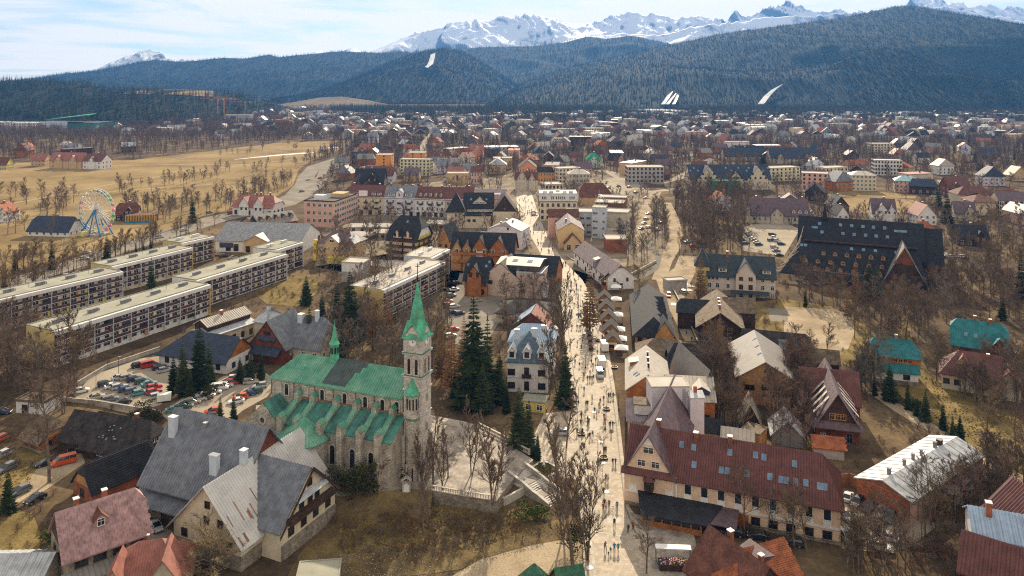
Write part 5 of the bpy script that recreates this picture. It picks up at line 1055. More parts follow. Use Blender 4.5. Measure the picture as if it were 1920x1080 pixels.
# honey timber hall
H = House('timber_hall', 'tall honey coloured timber hall with a wide grey gable roof', 'hall', (1386, 702), (1484, 709), 7.6); H.block(25, 4.0, 'gy', HWOODH, RGREY, ov=1.1, og=.8, gablem=HWOOD, rows=[(3.8, 1.3, 2.5, [-4.0, 3.8], DFRAME), (4.0, 1.4, 1.6, [0], DFRAME), (2.3, .5, 1.2, [-.2, 2.2], DFRAME)], srows=[(3.6, 1.4, 1.4, 5, DFRAME)]); gb = H.cur
for sx in (-1, 1): MB().box((sx * (H.L / 2 - .2), -.06, 3.8), (.7, .12, 7.6)).build('corner_post', HWOOD, H.root)
[H.skylight(y, 11.2, .5, 1.2, 'l', gb) for y in (-6, 0, 6)]; MB().box((0, -.08, 8.9), (.5, .1, .7)).build('vent_hole', IRON, H.root)
# dark wooden villa with shingle roof
H = House('villa', 'dark brown timber villa with shingled gable roof and orange framed windows', 'villa', (1313, 606), (1388, 611), 6.6); H.block(26, 4.2, 'gy', DWOOD, RSH, ov=1.5, og=1.5, gablem=DWOOD, rows=[(3.9, 1.8, 1.3, [-4.4, -.6, 3.0], OFRAME), (.9, 1.8, 1.3, [-4.4, -.6, 3.0], OFRAME)], srows=[(3.5, 1.5, 1.2, 5, OFRAME)]); gb = H.cur
[H.chimney(.0, y, BRICK, .7, 1.0, b=gb) for y in (4, 8, 12)]; H.block(8, 3.4, 'gx', DWOOD, RSH, cx=7, y0=15, L=10, h=7, rows=[], k=(1, 1)); H.block(9, 3.2, 'gx', DWOOD, RBLACK, cx=-7.5, y0=14, L=12, h=6, rows=[], k=(.6, 1))
H = House('barn', 'long low dark barn stretching behind the honey timber hall', 'barn', (1392, 655), (1520, 668), 3.6); H.block(12, 4.6, 'gx', RWOOD, RDSH, k=(1, .7), ov=.9, rows=[(.8, 1.4, 1.2, 5, DFRAME)]); H.skylight(-5, 5.4, 2.2, 3.4, m=None); H.skylight(2, 5.4, 2.2, 3.4)
H.block(7, 2.6, 'gx', DWOOD, RSH, cx=H.L / 2 + 3.5, y0=-3, L=8, h=3.4, rows=[])
# brown house with pale striped dormers
H = House('house', 'steep brown house with rows of pale sloping dormer strips on its roof', 'house', (1530, 792), (1612, 801), 4.2); H.block(23, 7.6, 'gy', RWOOD, RPUR, ov=.9, og=.9, gablem=DWOOD, rows=[(.7, 1.2, 1.0, [-3.2], WHITE), (.1, 2.3, 1.2, [2.6], GREYM)], srows=[(1, 1.3, 1.1, 4, WHITE)]); gb = H.cur
for i in (-1, 0, 1): H.win('f', i * 1.25, 5.4, 1.0, 1.3, OFRAME, b=gb)
MB().slab([(-5.6, -1.6, 3.7), (5.6, -1.6, 3.7), (5.2, -.06, 4.9), (-5.2, -.06, 4.9)], .15).build('gable_skirt', RPUR, H.root)
ST = mat('pale_boards', (.60, .53, .46), .8)
for sg in (-1, 1):
 for i in range(4):
  y = 3 + 3.3 * i; sl = gb['sl']; hw = H.L / 2; m = MB(); xa, xb = sg * (hw + .3), sg * 1.6; za, zb_ = 4.6, 4.2 + (hw - 1.6) * sl + .15
  P = [(xa, y - .55, za + .9), (xb, y - .55, zb_ + .1), (xb, y + .55, zb_ + .1), (xa, y + .55, za + .9)]; m.slab(P if sg < 0 else P[::-1], .12); o = m.build('dormer_strip', ST, H.root); MB().box((sg * (hw - .2), y, za + .3), (.12, 1.0, .9)).build('pane', GLASS, o)
H.block(9, 6.4, 'gx', RWOOD, RMAR, cx=0, y0=12, L=13.4, h=5, rows=[], footprint=False)
H = House('annex', 'low annex with orange tiled roof in front of the striped brown house', 'annex', (1526, 836), (1583, 842), 2.6); H.block(5, 1.6, 'gx', GREYP, RTILE, ov=.4, rows=[]); tiles_on(H.cur['polys'][0], .6, .55, RTILE, H.root, None, most=80, thick=.06)
H = House('shed', 'grey tin-roofed shed hidden in branches left of the striped house', 'shed', (1448, 812), (1506, 818), 2.8); H.block(8, 3.2, 'gy', GREYM, RWHITE, rows=[])
H = House('shed', 'little chalet shed under a steep grey roof by the timber hall', 'shed', (1388, 790), (1426, 794), 2.4); H.block(8, 4.4, 'gy', DWOOD, RGREY, rows=[])
# teal and red-brown houses at the right
H = House('house', 'white house with a bright teal roof and wide wooden dormer', 'house', (1640, 686), (1722, 694), 4.6); H.block(12, 6.4, 'gx', WPL, RTEAL, ov=.9, k=(.8, .8), rows=[(1.6, 1.3, 1.6, [2.6], DFRAME), (2.2, 1, .9, [-1.4], DFRAME)], base=(1.2, STONE)); H.dormer(1.2, 5.6, 10.5, 1.7, .55, OWOOD, RTEAL, shed=True, win=(.9, .8), nwin=5, fm=OFRAME); H.chimney(1, 6.2, GREYM, .7, 1.2)
H = House('log_house', 'red-brown log house under a dark teal roof among trees', 'house', (1785, 640), (1890, 655), 5.6); H.block(13, 5.6, 'gx', RWOOD, RTEAL, ov=1, k=(.7, .7), rows=[(1.6, 1.4, 1.2, 4, DFRAME)]); H.chimney(-1, 7, BRICK, .7, 1.6); H.chimney(3, 6, BRICK, .7, 1.4); H.gable(5, 6, 5.2, 3.6, 1.5, 6, RWOOD, RTEAL); H.skylight(-3.5, 7.6); H.skylight(-1, 7.6)
H = House('house', 'long low house with a wine red roof and beige walls below the log house', 'house', (1766, 694), (1880, 712), 5); H.block(11, 4.6, 'gx', BEIGE, RMAR, ov=.8, k=(0, 1), rows=[(1.6, 1.4, 1.4, [-6, -3.4, 3.6], DFRAME)]); H.chimney(4, 4.6, BRICK, .7, 1); H.gable(8.6, 5, 5, 3, 1, 5, BEIGE, RRED); H.gable(-2, 4, 6.6, 2.6, -2.2, 5, BEIGE, RRED)
H = House('workshop', 'long brick workshop with a shining white metal roof', 'workshop', (1707, 938), (1843, 851), 4.6); H.block(10.8, 1.7, 'gx', PINK, RWHITE, ov=.5, og=.3, gablem=BRICK, seam=2.2, rows=[(1.6, 1.5, .9, [2.2, 4, 5.6, 7.2, 8.8, 10.4], DFRAME)], srows=[])
for y, x, s_ in ((6, 9, 1.0), (6, 7, .6), (6.2, -2, .5), (6, -6, .5), (6, -12, .6), (6, 1, .45)): H.chimney(x, y, GREYM if s_ < .9 else DWOOD, s_, 1.1, cap=GREYM)
MB().box((-H.L / 2 - .06, 5.4, 2.3), (.1, 10.7, 4.5)).build('brick_gable_wall', BRICK, H.root); MB().slab([(-3, -2.6, 2.6), (1, -2.6, 2.6), (1, -.05, 3), (-3, -.05, 3)], .1).build('porch_roof', RWHITE, H.root)
pts = [(1576, 899), (1592, 896), (1640, 914), (1695, 938), (1752, 965)]; FW = mat('brown_fence_boards', (.20, .10, .05), .85, 'vplank', .7, amt=.25)
fo = thing('fence', 'tall brown board fence along the hotel car park', 'fence', G(1640, 935))
for (a, b) in zip(pts, pts[1:]):
 A, B = G(a[0], a[1] + 14), G(b[0], b[1] + 14); n = max(1, round((B - A).length / 3)); an = math.atan2(B.y - A.y, B.x - A.x)
 for i in range(n):
  p = A.lerp(B, (i + .5) / n) - fo.location; l = (B - A).length / n; MB().box((0, 0, 1.3), (l - .1, .09, 2.6)).build('panel', FW, fo, p, an); MB().box((l / 2, 0, 1.4), (.16, .16, 2.8)).build('post', DWOOD, fo, p, an)
# bottom right roofs
H = House('house', 'house under brown tiles with bright orange tiled cross wing', 'house', (28.8, 127.4), (34.8, 116.6), 5, xy=True); H.block(10.5, 5.2, 'gx', DWOOD, RBRT, ov=.7, rows=[]); H.gable(1.6, 5.4, 5.6, 3.0, 1.6, 6, DWOOD, RTILE, rows=[(3.2, 1.1, .8, [-1, 1], OFRAME)])
tiles_on(H.blk[-1]['polys'][0], .5, .5, RTILE, H.root, None, most=120, thick=.06); tiles_on(H.blk[-1]['polys'][1], .5, .5, RTILE, H.root, None, most=120, thick=.06); H.chimney(-2.6, 6.2, BRICK, .8, 1.6, b=H.blk[0]); H.chimney(3.6, 6.6, BRICK, .7, 1.2, b=H.blk[0])
MB().slab([(-5, 4, 4.2), (-1, 9.5, 4.2), (1.5, 12, 7.2), (-4, 12, 7.2)], .15).build('lean_to_roof', RPUR, H.root)
H = House('house', 'house with an orange clay tile roof in the shade at the bottom edge', 'house', (1408, 1098), (1498, 1070), 3.6); H.block(8, 3.4, 'gx', DWOOD, RTILE, ov=.6, rows=[]); tiles_on(H.cur['polys'][0], .62, .6, RTILE, H.root, None, most=160, thick=.06)
H = House('house', 'maroon roofed house at the right edge, below the light blue roof', 'house', (1800, 1062), (1985, 1125), 5); H.block(9, 4.0, 'gx', DWOOD, RMAR, ov=.7, seam=.6, rows=[])
H = House('house', 'house with a light blue metal roof and brick chimney at the right edge', 'house', (1828, 1000), (1990, 1030), 6.6); H.block(9, 2.6, 'gx', WPL, RLBLUE, ov=.6, seam=.8, rows=[]); H.chimney(-3.6, 3.4, BRICK, .9, 2.2); H.chimney(2.4, 2.4, BRICK, .9, 2.2)
H = House('house', 'house with a plain wine red gable roof behind the light blue roof', 'house', (1900, 990), (2015, 980), 6.4); H.block(7, 5, 'gy', DWOOD, RMAR, ov=.6, seam=.6, rows=[], srows=[(3, 1.4, 1.1, 3, DFRAME)])
# ------------------------------------------------------------------ the town centre left of the promenade
H = House('guesthouse', 'yellow guesthouse with dark wooden balconies on every floor and a black roof', 'guesthouse', (728, 442), (781, 446), 13.2)
H.block(15, 8.5, 'gx', YEL, RBLACK, k=(.5, .5), ov=1.1, og=1.0, gablem=WPL, rows=[(z, 1.7, 1.0, 5, DFRAME) for z in (.6, 3.3, 6.0, 8.7, 11.2)], srows=[(z, 1.5, 1.0, 3, DFRAME) for z in (.6, 3.3, 6.0, 8.7)]); gb = H.cur
for z in (3.1, 5.8, 8.5, 11.1): H.balcony('f', 0, z, H.L + 1, DWOOD); H.balcony('r', 0, z, 13, DWOOD)
H.gable(-2.4, 4.4, 13.4, 3.4, .4, 6, PEACH, RBLACK, rows=[(13.2, 1.6, .9, 2, DFRAME)]); H.gable(3, 4.4, 13.4, 3.4, .4, 6, PEACH, RBLACK, rows=[(13.2, 1.6, .9, 2, DFRAME)]); H.skylight(0, 19.2, .8, 1.2, b=gb)
MB().box((-1, -.9, .6), (8, 1.6, 1.2)).build('terrace', NETG, H.root)
H = House('house', 'tan house with a purple hip roof and yellow spiral chute on its corner', 'house', (597, 452), (662, 456), 9); H.block(13, 4.2, 'gx', TAN, RPUR, k=(0, 0), ov=.8, rows=[(1, 1.6, 1.2, 5, WHITE), (5.4, 1.6, 1.2, 5, WHITE)]); H.gable(-1.2, 6.6, 9.6, 2.6, 1.5, 7, TAN, RWHITE, rows=[(5.6, 1.5, 1.1, 2, WHITE), (9.2, 1.1, 2.2, [0], WHITE)]); H.gable(7, 4.5, 9.2, 2.4, -.5, 7, TAN, RWHITE)
MB().box((-H.L / 2 - 1.2, -.4, 4.8), (1.6, 1.6, 9.6)).build('chute_shaft', mat('yellow_paint', (.62, .45, .02), .6), H.root); MB().box((2.6, -3, 1.4), (9, 4, 2.8)).build('ground_floor_bay', YEL, H.root)
H = House('office_building', 'small flat-roofed office with white upper and grey lower floor', 'building', (641, 493), (681, 495), 8); H.block(9, 0, 'flat', GREYP, FROOF2, ov=.15, rows=[(1.2, 1.6, 1.3, [0], WHITE), (5.2, 1.6, 1.3, [0], WHITE)]); MB().box((0, -.06, 6.2), (H.L + .1, .12, 3.6)).build('upper_facade', WPL, H.root); H.block(10, 0, 'flat', WPL, FROOF2, cx=9, y0=8, L=16, h=5, rows=[(2, 1.4, 1.2, 4, WHITE)])
H = House('office_building', 'pink four storey office block with long window bands on its side', 'office building', (570, 377), (627, 379), 14.8); H.block(33, 0, 'flat', PINK, RBLACK, ov=.15, rows=[(z, 1.9, 1.7, [-6.6, -3, .4, 3.8, 7.0], WHITE) for z in (3.0, 7.4, 11.8)], srows=[(z, 1.8, 2.6, 10, WHITE) for z in (1.6, 5.0, 8.4, 11.8)]); MB().box((-2, 6, 16.4), (6, 5, 3)).build('roof_plant', WPL, H.root); MB().box((4, 20, 16.2), (8, 9, 2.4)).build('roof_house', TAN, H.root)
H = House('hall', 'wide hall with an all grey tiled roof and small white entrance gable', 'hall', (404, 449), (562, 453), 6); H.block(27, 6.4, 'gx', WPL, RSLATE, ov=.8, og=.6, rows=[(.6, 3.4, 2.4, [-15, -11, 12, 16], DFRAME)]); H.gable(0, 12, 6.2, 2.8, 1.8, 9, TAN, RBEI, rows=[(.5, 3, 2, 3, DFRAME)]); MB().box((-16, -.15, 3.4), (7, .2, 2.4)).build('billboard', mat('dark_poster', (.04, .05, .14), .5, amt=.6, nsc=1.2), H.root)
H = House('market_hall', 'timber hall with a dark roof and five little orange dormers', 'hall', (487, 421), (558, 411), 4.6); H.block(14, 4.4, 'gx', OWOOD, RGREY, ov=.9, gablem=HWOOD, rows=[(.4, 2.2, 1.6, 6, DFRAME)]); [H.dormer(-9.5 + 4.6 * i, 5.8, 2.4, .9, 1.5, HWOOD, RBLACK, win=None) for i in range(5)]
H = House('market_hall', 'timber hall with wide golden gable next to the five-dormer one', 'hall', (441, 422), (484, 425), 3.6); H.block(20, 4.6, 'gy', HWOOD, RBLACK, ov=.8, gablem=HWOOD, rows=[(.4, 2, 1.4, 4, DFRAME)])
H = House('villa', 'villa with a many-gabled red roof and white arcade by the main road', 'villa', (436, 385), (511, 388), 6); H.block(14, 6, 'gx', WPL, RRED, k=(.4, .4), ov=.9, rows=[(.6, 2.6, 1.8, 6, DFRAME)]); [H.gable(u, 6.4, 7.4, 4.2, .9, 7, WPL, RRED, rows=[(3.6, 1.4, 1.2, 2, DFRAME)]) for u in (-5.5, 4.5)]; [H.chimney(u, 7, BRICK, .8, 1.6, b=H.blk[0]) for u in (-8, -1, 2, 8.4)]
# the terrace of town houses
T = [((652, 368), (720, 369), 'cream terraced house with a maroon mansard roof and stepped attic', CREAM, RMAR, 4), ((720.4, 369), (778, 371), 'grey terraced house with a dark slate roof and rounded attic gable', LAV, RSLATE, 4), ((778.4, 371.5), (834, 373), 'white terraced house with a red tiled roof and five roof hatches', WPL, RBRT, 5), ((834.4, 373), (888, 373.5), 'terraced house with faded red roof at the end of the row', BEIGE, RMAR, 4)]
for i, (a, b, lab, wm2, rm2, n) in enumerate(T):
 H = House('townhouse', lab, 'townhouse', a, b, 11.6); H.block(14, 6.4, 'gx', wm2, rm2, ov=.5, og=.02, rows=[(z, 1.9, 1.2, n + 1, WHITE) for z in (4.2, 8.0)] + [(.4, 2.6, 2.0, n, DFRAME)], srows=[]); gb = H.cur
 MB().box((0, -.2, 11.2), (H.L - .1, .5, .5)).build('cornice', WHITE, H.root)
 if i == 0: [H.dormer(u, 12.4, 2.6, 1.7, .2, WPL, RMAR, shed=True, win=(.8, 1.3), nwin=2) for u in (-6.4, 4.8, 8.4)]; MB().box((-1.6, -.1, 13.6), (5.4, .6, 3.2)).build('stepped_attic', WPL, H.root)
 if i == 1: H.gable(0, 4.6, 15, 1.8, .4, 7, LAV, RSLATE, rows=[(12.4, 1.8, 1.1, 1)]); [H.dormer(u, 12.3, 4.4, 1.6, .15, WPL, RSLATE, shed=True, win=(.8, 1.2), nwin=3) for u in (-5.6, 5.6)]
 if i == 2: [H.dormer(-6.6 + 3.3 * k, 12.8, 1.3, 1.1, .7, WPL, RWHITE, win=(.7, .9)) for k in range(5)]
 for u in (-H.L * .3, 0, H.L * .3): H.balcony('f', u, 7.6, 2.4, IRON, 1.0, .9); H.balcony('f', u, 3.9, 2.4, IRON, 1.0, .9) if i < 2 else None
 H.chimney(-H.L * .4, 7, BRICK, .9, 1.3, b=gb); H.chimney(H.L * .3, 7.4, BRICK, .9, 1.2, b=gb)
H = House('townhouse', 'long low building with a lavender grey sheet roof behind the black-roofed inn', 'building', (888, 372), (950, 372), 9); H.block(14, 5, 'gx', PINK, RLAV, rows=[], og=.1); H.dormer(2, 10, 9, 1.4, .3, PINK, RLAV, shed=True, win=(.8, .9), nwin=6); H.gable(10, 6, 9, 4, 1, 7, PINK, RRED)
H = House('inn', 'cream inn with black steep roofs, corner tower and pale gable edges', 'inn', (870, 388), (924, 388), 10.6); H.block(15, 7.4, 'gx', CREAM, RBLACK, ov=.8, og=.7, rows=[(2, 1.6, 1.1, 5, DFRAME), (6.2, 1.6, 1.1, 5, DFRAME)]); H.skylight(-4.5, 14.5, 1, 1.4); H.skylight(4.6, 14.4, .8, 1); H.dormer(.6, 12.2, 8, .8, 3.0, CREAM, RBLACK, win=(1.2, .6), nwin=4)
H.block(10, 9.0, 'gy', CREAM, RBLACK, cx=-12.6, y0=-9, L=10, h=11, k=(0, 0), hs=.9, rows=[(6.6, 1.4, .8, [0], DFRAME), (3, 1.4, .8, [0], DFRAME), (9, 1.3, .8, [0], DFRAME)], ov=1); H.block(16, 9.6, 'gy', CREAM, RBLACK, cx=15.5, y0=-4, L=14, h=8.5, ov=1, rows=[(9.4, 1.4, 1, [0], DFRAME)], gablem=DWOOD)
H.block(9, 0, 'flat', CREAM, RBLACK, cx=0, y0=-9.4, L=15, h=7, rows=[(3.6, 1.4, 1.6, [-5, -2], DFRAME)])
H = House('house', 'white lavender house with rounded gable end facing the balcony hotel', 'house', (914, 429), (977, 433), 9.6); H.block(15, 3.6, 'gy', LAV, RGREY, k=(.6, .8), ov=.35, og=.3, rows=[(4.6, 1.6, .9, [-6, -3.5, 0, 3.4], DFRAME), (1, 1.6, .9, [-6, -3.5, 3.4], DFRAME)], srows=[(5, 1.5, .9, 4), (1.4, 1.5, .9, 4)]); H.win('f', 2, 9.6, .8, 1.2, DFRAME); [H.chimney(u, y, GREYM, .7, .9) for u, y in ((-3, 4), (2, 8), (-2, 10))]
H.block(6, 0, 'flat', PINK, RBLACK, cx=-11.6, y0=1, L=6, h=6.6, rows=[(2, 1.6, .5, 4, DFRAME)])
H = House('house', 'small timber gabled house squeezed beside the yellow guesthouse', 'house', (820, 446), (842, 448), 5.4); H.block(12, 6.6, 'gy', HWOOD, RBLACK, ov=.7, rows=[(1, 1.5, 1, 2, DFRAME)], gablem=HWOOD)
H = House('timber_hotel', 'orange timber hotel with four pointed gables and long balconies', 'hotel', (846, 469), (962, 473), 8.8); H.block(13, 7.2, 'gx', OWOOD, RBLACK, ov=.8, og=.7, rows=[(1, 1.8, 1.4, 7, WHITE), (4.6, 1.8, 1.4, 7, WHITE)]); b0 = H.cur; L = H.L
for u, w2, rs in ((-L * .40, 5.4, 4.6), (-L * .24, 5.4, 4.6), (-L * .03, 8.4, 6.4), (L * .27, 9.6, 6.2)): H.gable(u, w2, 9.0, rs, 1.0, 7, HWOOD if w2 < 6 else OWOOD, RBLACK, rows=[(8.2, 1.6, 1.3, 1 if w2 < 6 else 2, WHITE)])
[H.balcony('f', -L * .22, z, L * .52, OWOOD, 1.9) for z in (3.9, 7.4)]; [H.balcony('f', L * .27, z, 9, OWOOD, 1.9) for z in (3.9, 7.4)]; MB().box((-L * .03, -1.2, 6.4), (3, .3, 5)).build('stair_window', WPL, H.root)
H = House('house', 'dark orange timber house with black roof and carved gable bay', 'house', (871, 521), (913, 523), 7); H.block(14, 7, 'gx', OWOOD, RBLACK, ov=1, og=.7, k=(.7, 1), rows=[(4, 1.7, 1, [-2.6, .6, 3.6], DFRAME), (.8, 2, 1.4, [-2, 2.6], DFRAME)]); H.gable(-.4, 5.4, 8.8, 3.6, 1.2, 6, OWOOD, RBLACK, rows=[(7.8, 1.8, .9, 2, DFRAME)]); [H.skylight(u, z, .7, 1) for u, z in ((-4, 11.2), (3.4, 11), (4.4, 12.4))]
H = House('building', 'building with a blank pinkish gable wall and skylit cream roof extension', 'building', (912, 522), (1002, 528), 6.6); H.block(17, 6.6, 'gy', BLINDW, RBLACK, ov=.2, og=.15, cx=-4, L=17, rows=[(4.6, 1.3, 2.6, [-4.6], DFRAME)], srows=[]); H.block(17, 0, 'flat', BLINDW, RWHITE, cx=7.5, y0=.1, L=10, h=9.4, ov=.1, rows=[], srows=[(5, 1.6, 1.4, 4)]); H.block(14, 1.2, 'gx', DWOOD, RBEI, cx=2.4, y0=3, L=17, h=12, rows=[(10.2, 1.4, 1, 12, GREYM)], k=(1, 1), srows=[]); H.skylight(-2, 12.7, 2.0, 2.4); H.skylight(4, 12.7, 2.0, 2.4)
H.block(15, 6, 'gx', OWOOD, RBLACK, cx=6, y0=10, L=20, h=7, rows=[]); MB().slab([(12.6, -3, 1.6), (15.6, -3, 1.6), (13, 14, 6), (12.4, 14, 6)], .2).build('glazed_stair', RWHITE, H.root)
H = House('pavilion', 'low pavilion with curved dark roofs behind the white tile-roofed house', 'pavilion', (930, 585), (1035, 590), 4); H.block(14, 2.6, 'gx', BEIGE, RDSH, ov=.6, k=(0, 0), rows=[(1.4, 1, .9, 4)]); MB().lathe((2, -2, 0), [(6, 0), (6, 3.4), (6.5, 3.5), (.2, 4.6)], 16).build('round_bay', DWOOD, H.root)
H = House('house', 'little house with red and pale blue metal gables between pavilion and white villa', 'house', (966, 606), (1028, 610), 5); H.block(9, 4, 'gy', RWOOD, RRED, ov=.9, og=.8, rows=[], gablem=RMAR); MB().slab([(-H.L / 2 - .9, -1.1, 4.4), (0, -1.1, 9.3), (0, 9.2, 9.3), (-H.L / 2 - .9, 9.2, 4.4)], .08).build('roof_sheet', RLBLUE, H.root)
H = House('villa', 'white villa with a blue tiled hip roof and three white dormers', 'villa', (951, 675), (1027, 678), 8.6); H.block(15, 5.8, 'gx', WPL, RBLUE, k=(0, 0), ov=.5, hs=.75, rows=[(4.6, 1.6, 1.9, [-4.4, 3.9], DFRAME), (4.4, 2.3, 1.2, [-.2], DFRAME), (1.0, 1.6, 1.9, [-4.4, 3.9], DFRAME), (.6, 2.3, 1.2, [-.2], DFRAME)], srows=[(4.6, 1.8, 1.2, 3, DFRAME), (1, 1.8, 1.2, 3, DFRAME)]); [H.dormer(u, 8.9, 2.1, 1.9, 1.4, WPL, RWHITE, win=(1.1, 1.4), fm=DFRAME) for u in (-4.3, -.2, 3.8)]; [H.balcony('f', -.2, z, 2.4, IRON, 1.0, .9) for z in (4.2,)]; [H.balcony('r', 0, z, 4, IRON, 1.0, .9) for z in (4.2, 7.4)]
[H.chimney(u, y, CHIMB, 1.4, 1.8, .8) for u, y in ((-3.4, 6.0), (1.4, 6.4), (4, 8))]; MB().box((0, -.05, 4.0), (H.L, .1, .25)).build('stringcourse', CREAM, H.root)
H.block(9, 3.6, 'gx', WPL, RLBLUE, cx=0, y0=14, L=H.L + 2, h=9.4, k=(0, 0), rows=[])
H = House('shelter', 'small yellow-walled shelter below the white villa', 'shelter', (980, 752), (1022, 756), 2.6); H.block(4, 0, 'flat', YEL, FROOF, ov=.3, rows=[(.6, 1.4, 1.4, 2)], parapet=.1)
# rooftop sign seen from behind over the market stalls
so = thing('rooftop_sign', 'white rooftop letters seen from behind above the market stalls', 'sign', G(735, 412), R(180))
def letters(txt, size, m, parent, loc, rz=0, name='letter', depth=.15):
 x = 0
 for ch in txt:
  c = bpy.data.curves.new('letter', 'FONT'); c.body = ch; c.size = size; c.extrude = depth; o = bpy.data.objects.new('letter', c); COL.objects.link(o); bpy.context.view_layer.update()
  dg = bpy.context.evaluated_depsgraph_get(); me = bpy.data.meshes.new_from_object(o.evaluated_get(dg)); bpy.data.objects.remove(o); me.materials.clear(); me.materials.append(m)
  wd = max((v.co.x for v in me.vertices), default=.3)
  if ch != ' ': q = put(name, me, parent, (loc[0] + x * math.cos(rz), loc[1] + x * math.sin(rz), loc[2])); q.rotation_euler = (R(90), 0, rz)
  x += wd + size * .12
 return x
letters('DISCO', 3.2, WHITE, so, (-6, 0, 4.2)); MB().box((0, .5, 4.0), (17, .2, .25)).build('sign_rail', IRON, so); [MB().box((u, .5, 2), (.2, .2, 4)).build('sign_post', IRON, so) for u in (-7, 0, 7)]
for i, (a, b, lab, rm2) in enumerate([((655, 425), (735, 425), 'long low market roof below the rooftop letters', FROOF2), ((700, 436), (760, 437), 'low market roof in front of the rooftop letters', RBEI), ((655, 440), (690, 442), 'low market shed with a dark ridge next to the tan house', RBEI), ((800, 418), (838, 420), 'flat kiosk row in front of the white terraced house', FROOF2)]):
 H = House('market_shed', lab, 'market shed', a, b, 3.2); H.block(10, 1.0, 'gx', BEIGE, rm2, rows=[(.4, 1.8, 1.5, 5, DFRAME)], ov=.6)
# ------------------------------------------------------------------ along the right side of the promenade
H = House('house', 'low white house with purple tiled roof turned towards the promenade', 'house', (1076, 470), (1140, 518), 5.6); H.block(11, 4.4, 'gx', WPL, RPUR, ov=.6, k=(1, .8), rows=[(3.2, 1.4, .8, 8, DFRAME), (.4, 2, 1.3, 4, DFRAME)]); H.dormer(3, 6.6, 3.4, 1.1, .3, GREYM, RBEI, shed=True, win=(.7, .7), nwin=3)
H = House('house', 'warm yellow gable-ended house beside the promenade', 'house', (1047, 431), (1095, 431), 9.4); H.block(32, 3.8, 'gy', mat('warm_yellow_plaster', (.62, .44, .22), .9, amt=.08), RPUR, ov=.4, og=.2, rows=[], srows=[(5.4, 1.6, 1, 6, WHITE), (1.4, 1.8, 1.2, 6, DFRAME)]); [H.skylight(y, 11.5, .8, 1.2, 'l') for y in (8, 11)]; H.chimney(-2, 9, BRICK, .8, 1.4); H.block(8, 4.6, 'gy', TAN, RBRT, cx=.5, y0=-5, L=8.4, h=3.6, rows=[(.3, 2.6, 2, 2, WHITE)], ov=.3)
H.block(10, 3.4, 'gx', PINK, RBRT, cx=-2, y0=26, L=16, h=11.5, rows=[], ov=.3)
H = House('office_tower', 'pale blue-grey stair tower with aerials on top', 'tower block', (1110, 390), (1135, 391), 16.2); H.block(9, 0, 'flat', BLUEG, FROOF2, ov=.1, rows=[(z, 1.0, 1.1, [-2.6, -1.2, 2.6], CREAM) for z in (1.4, 5, 8.6, 13)], srows=[]); an = MB(); [an.box((x, 4, 18.5 + h_ / 2), (.12, .12, 4 + h_)) for x, h_ in ((-2, 2), (0, 5), (2, 1))]; [an.box((0, 4, z), (2.2, .1, .1)) for z in (20, 21.5, 23)]; an.build('aerial', ALU, H.root, kind='stuff')
H = House('office_building', 'flat-roofed cream wing attached right of the aerial tower', 'office building', (1135.5, 398), (1176, 400), 12.6); H.block(12, 0, 'flat', BEIGE, FROOF2, ov=.4, rows=[(z, 1.2, 2.4, [-6], WHITE) for z in (1.5, 5.3, 9)], srows=[]); H.block(8, 0, 'flat', CREAM, FROOF2, y0=-8.5, h=4.2, ov=.3, rows=[])
H = House('office_building', 'grey flat-roofed wing left of the aerial tower with lit window rows', 'office building', (1062, 398), (1109.5, 399), 12.6); H.block(12, 0, 'flat', BLUEG, FROOF2, ov=.4, rows=[(z, 1.2, 2.2, 4, CREAM) for z in (1.5, 5.2, 9)], srows=[])
H = House('hotel', 'white and cream four storey block with grey metal top floor', 'hotel', (1012, 364), (1082, 364), 16); H.block(15, 0, 'flat', CREAM, RWHITE, ov=.1, rows=[(z, 1.9, 1.3, 7, DFRAME) for z in (1, 4.6, 8.4)], srows=[(z, 1.8, 1.2, 4, DFRAME) for z in (1, 4.6, 8.4)]); MB().box((0, -.12, 13.9), (H.L + .3, .3, 4.0)).build('metal_storey', FASC, H.root); [H.win('f', u, 13, .5, 1.6, DFRAME, off=.28) for u in [-9.6, -8.6, -7.6, -4, -3, -1.2, .2, 1.4, 2.6, 3.8, 7, 8.2, 9.4]]; MB().box((0, -.1, 11.5), (H.L + .6, .4, .4)).build('cornice', RSLATE, H.root); [MB().box((-8 + 4 * i, 4 + 2 * (i % 3), 16.9), (2.6, 2, 1.1)).build('roof_vent', WPL, H.root) for i in range(5)]
H = House('building', 'red brick block with a flat roof right of the warm yellow house', 'building', (1137, 450), (1176, 450), 6.2); H.block(11, 0, 'flat', BRICK, FROOF2, ov=.2, rows=[])
H = House('building', 'low red block with pale flat roof behind the aerial tower', 'building', (1116, 380), (1168, 382), 8); H.block(14, 0, 'flat', BRICK, FROOF2, ov=.5, rows=[(3, 1.8, 1.6, [0, 4], WHITE)]); H.block(10, 0, 'flat', BRICK, FROOF2, y0=16, h=9, rows=[])
H = House('house', 'big brown tiled gable roof behind the red block', 'house', (1088, 368), (1146, 368), 6); H.block(17, 8, 'gx', TAN, RBRT, k=(.5, .3), rows=[])
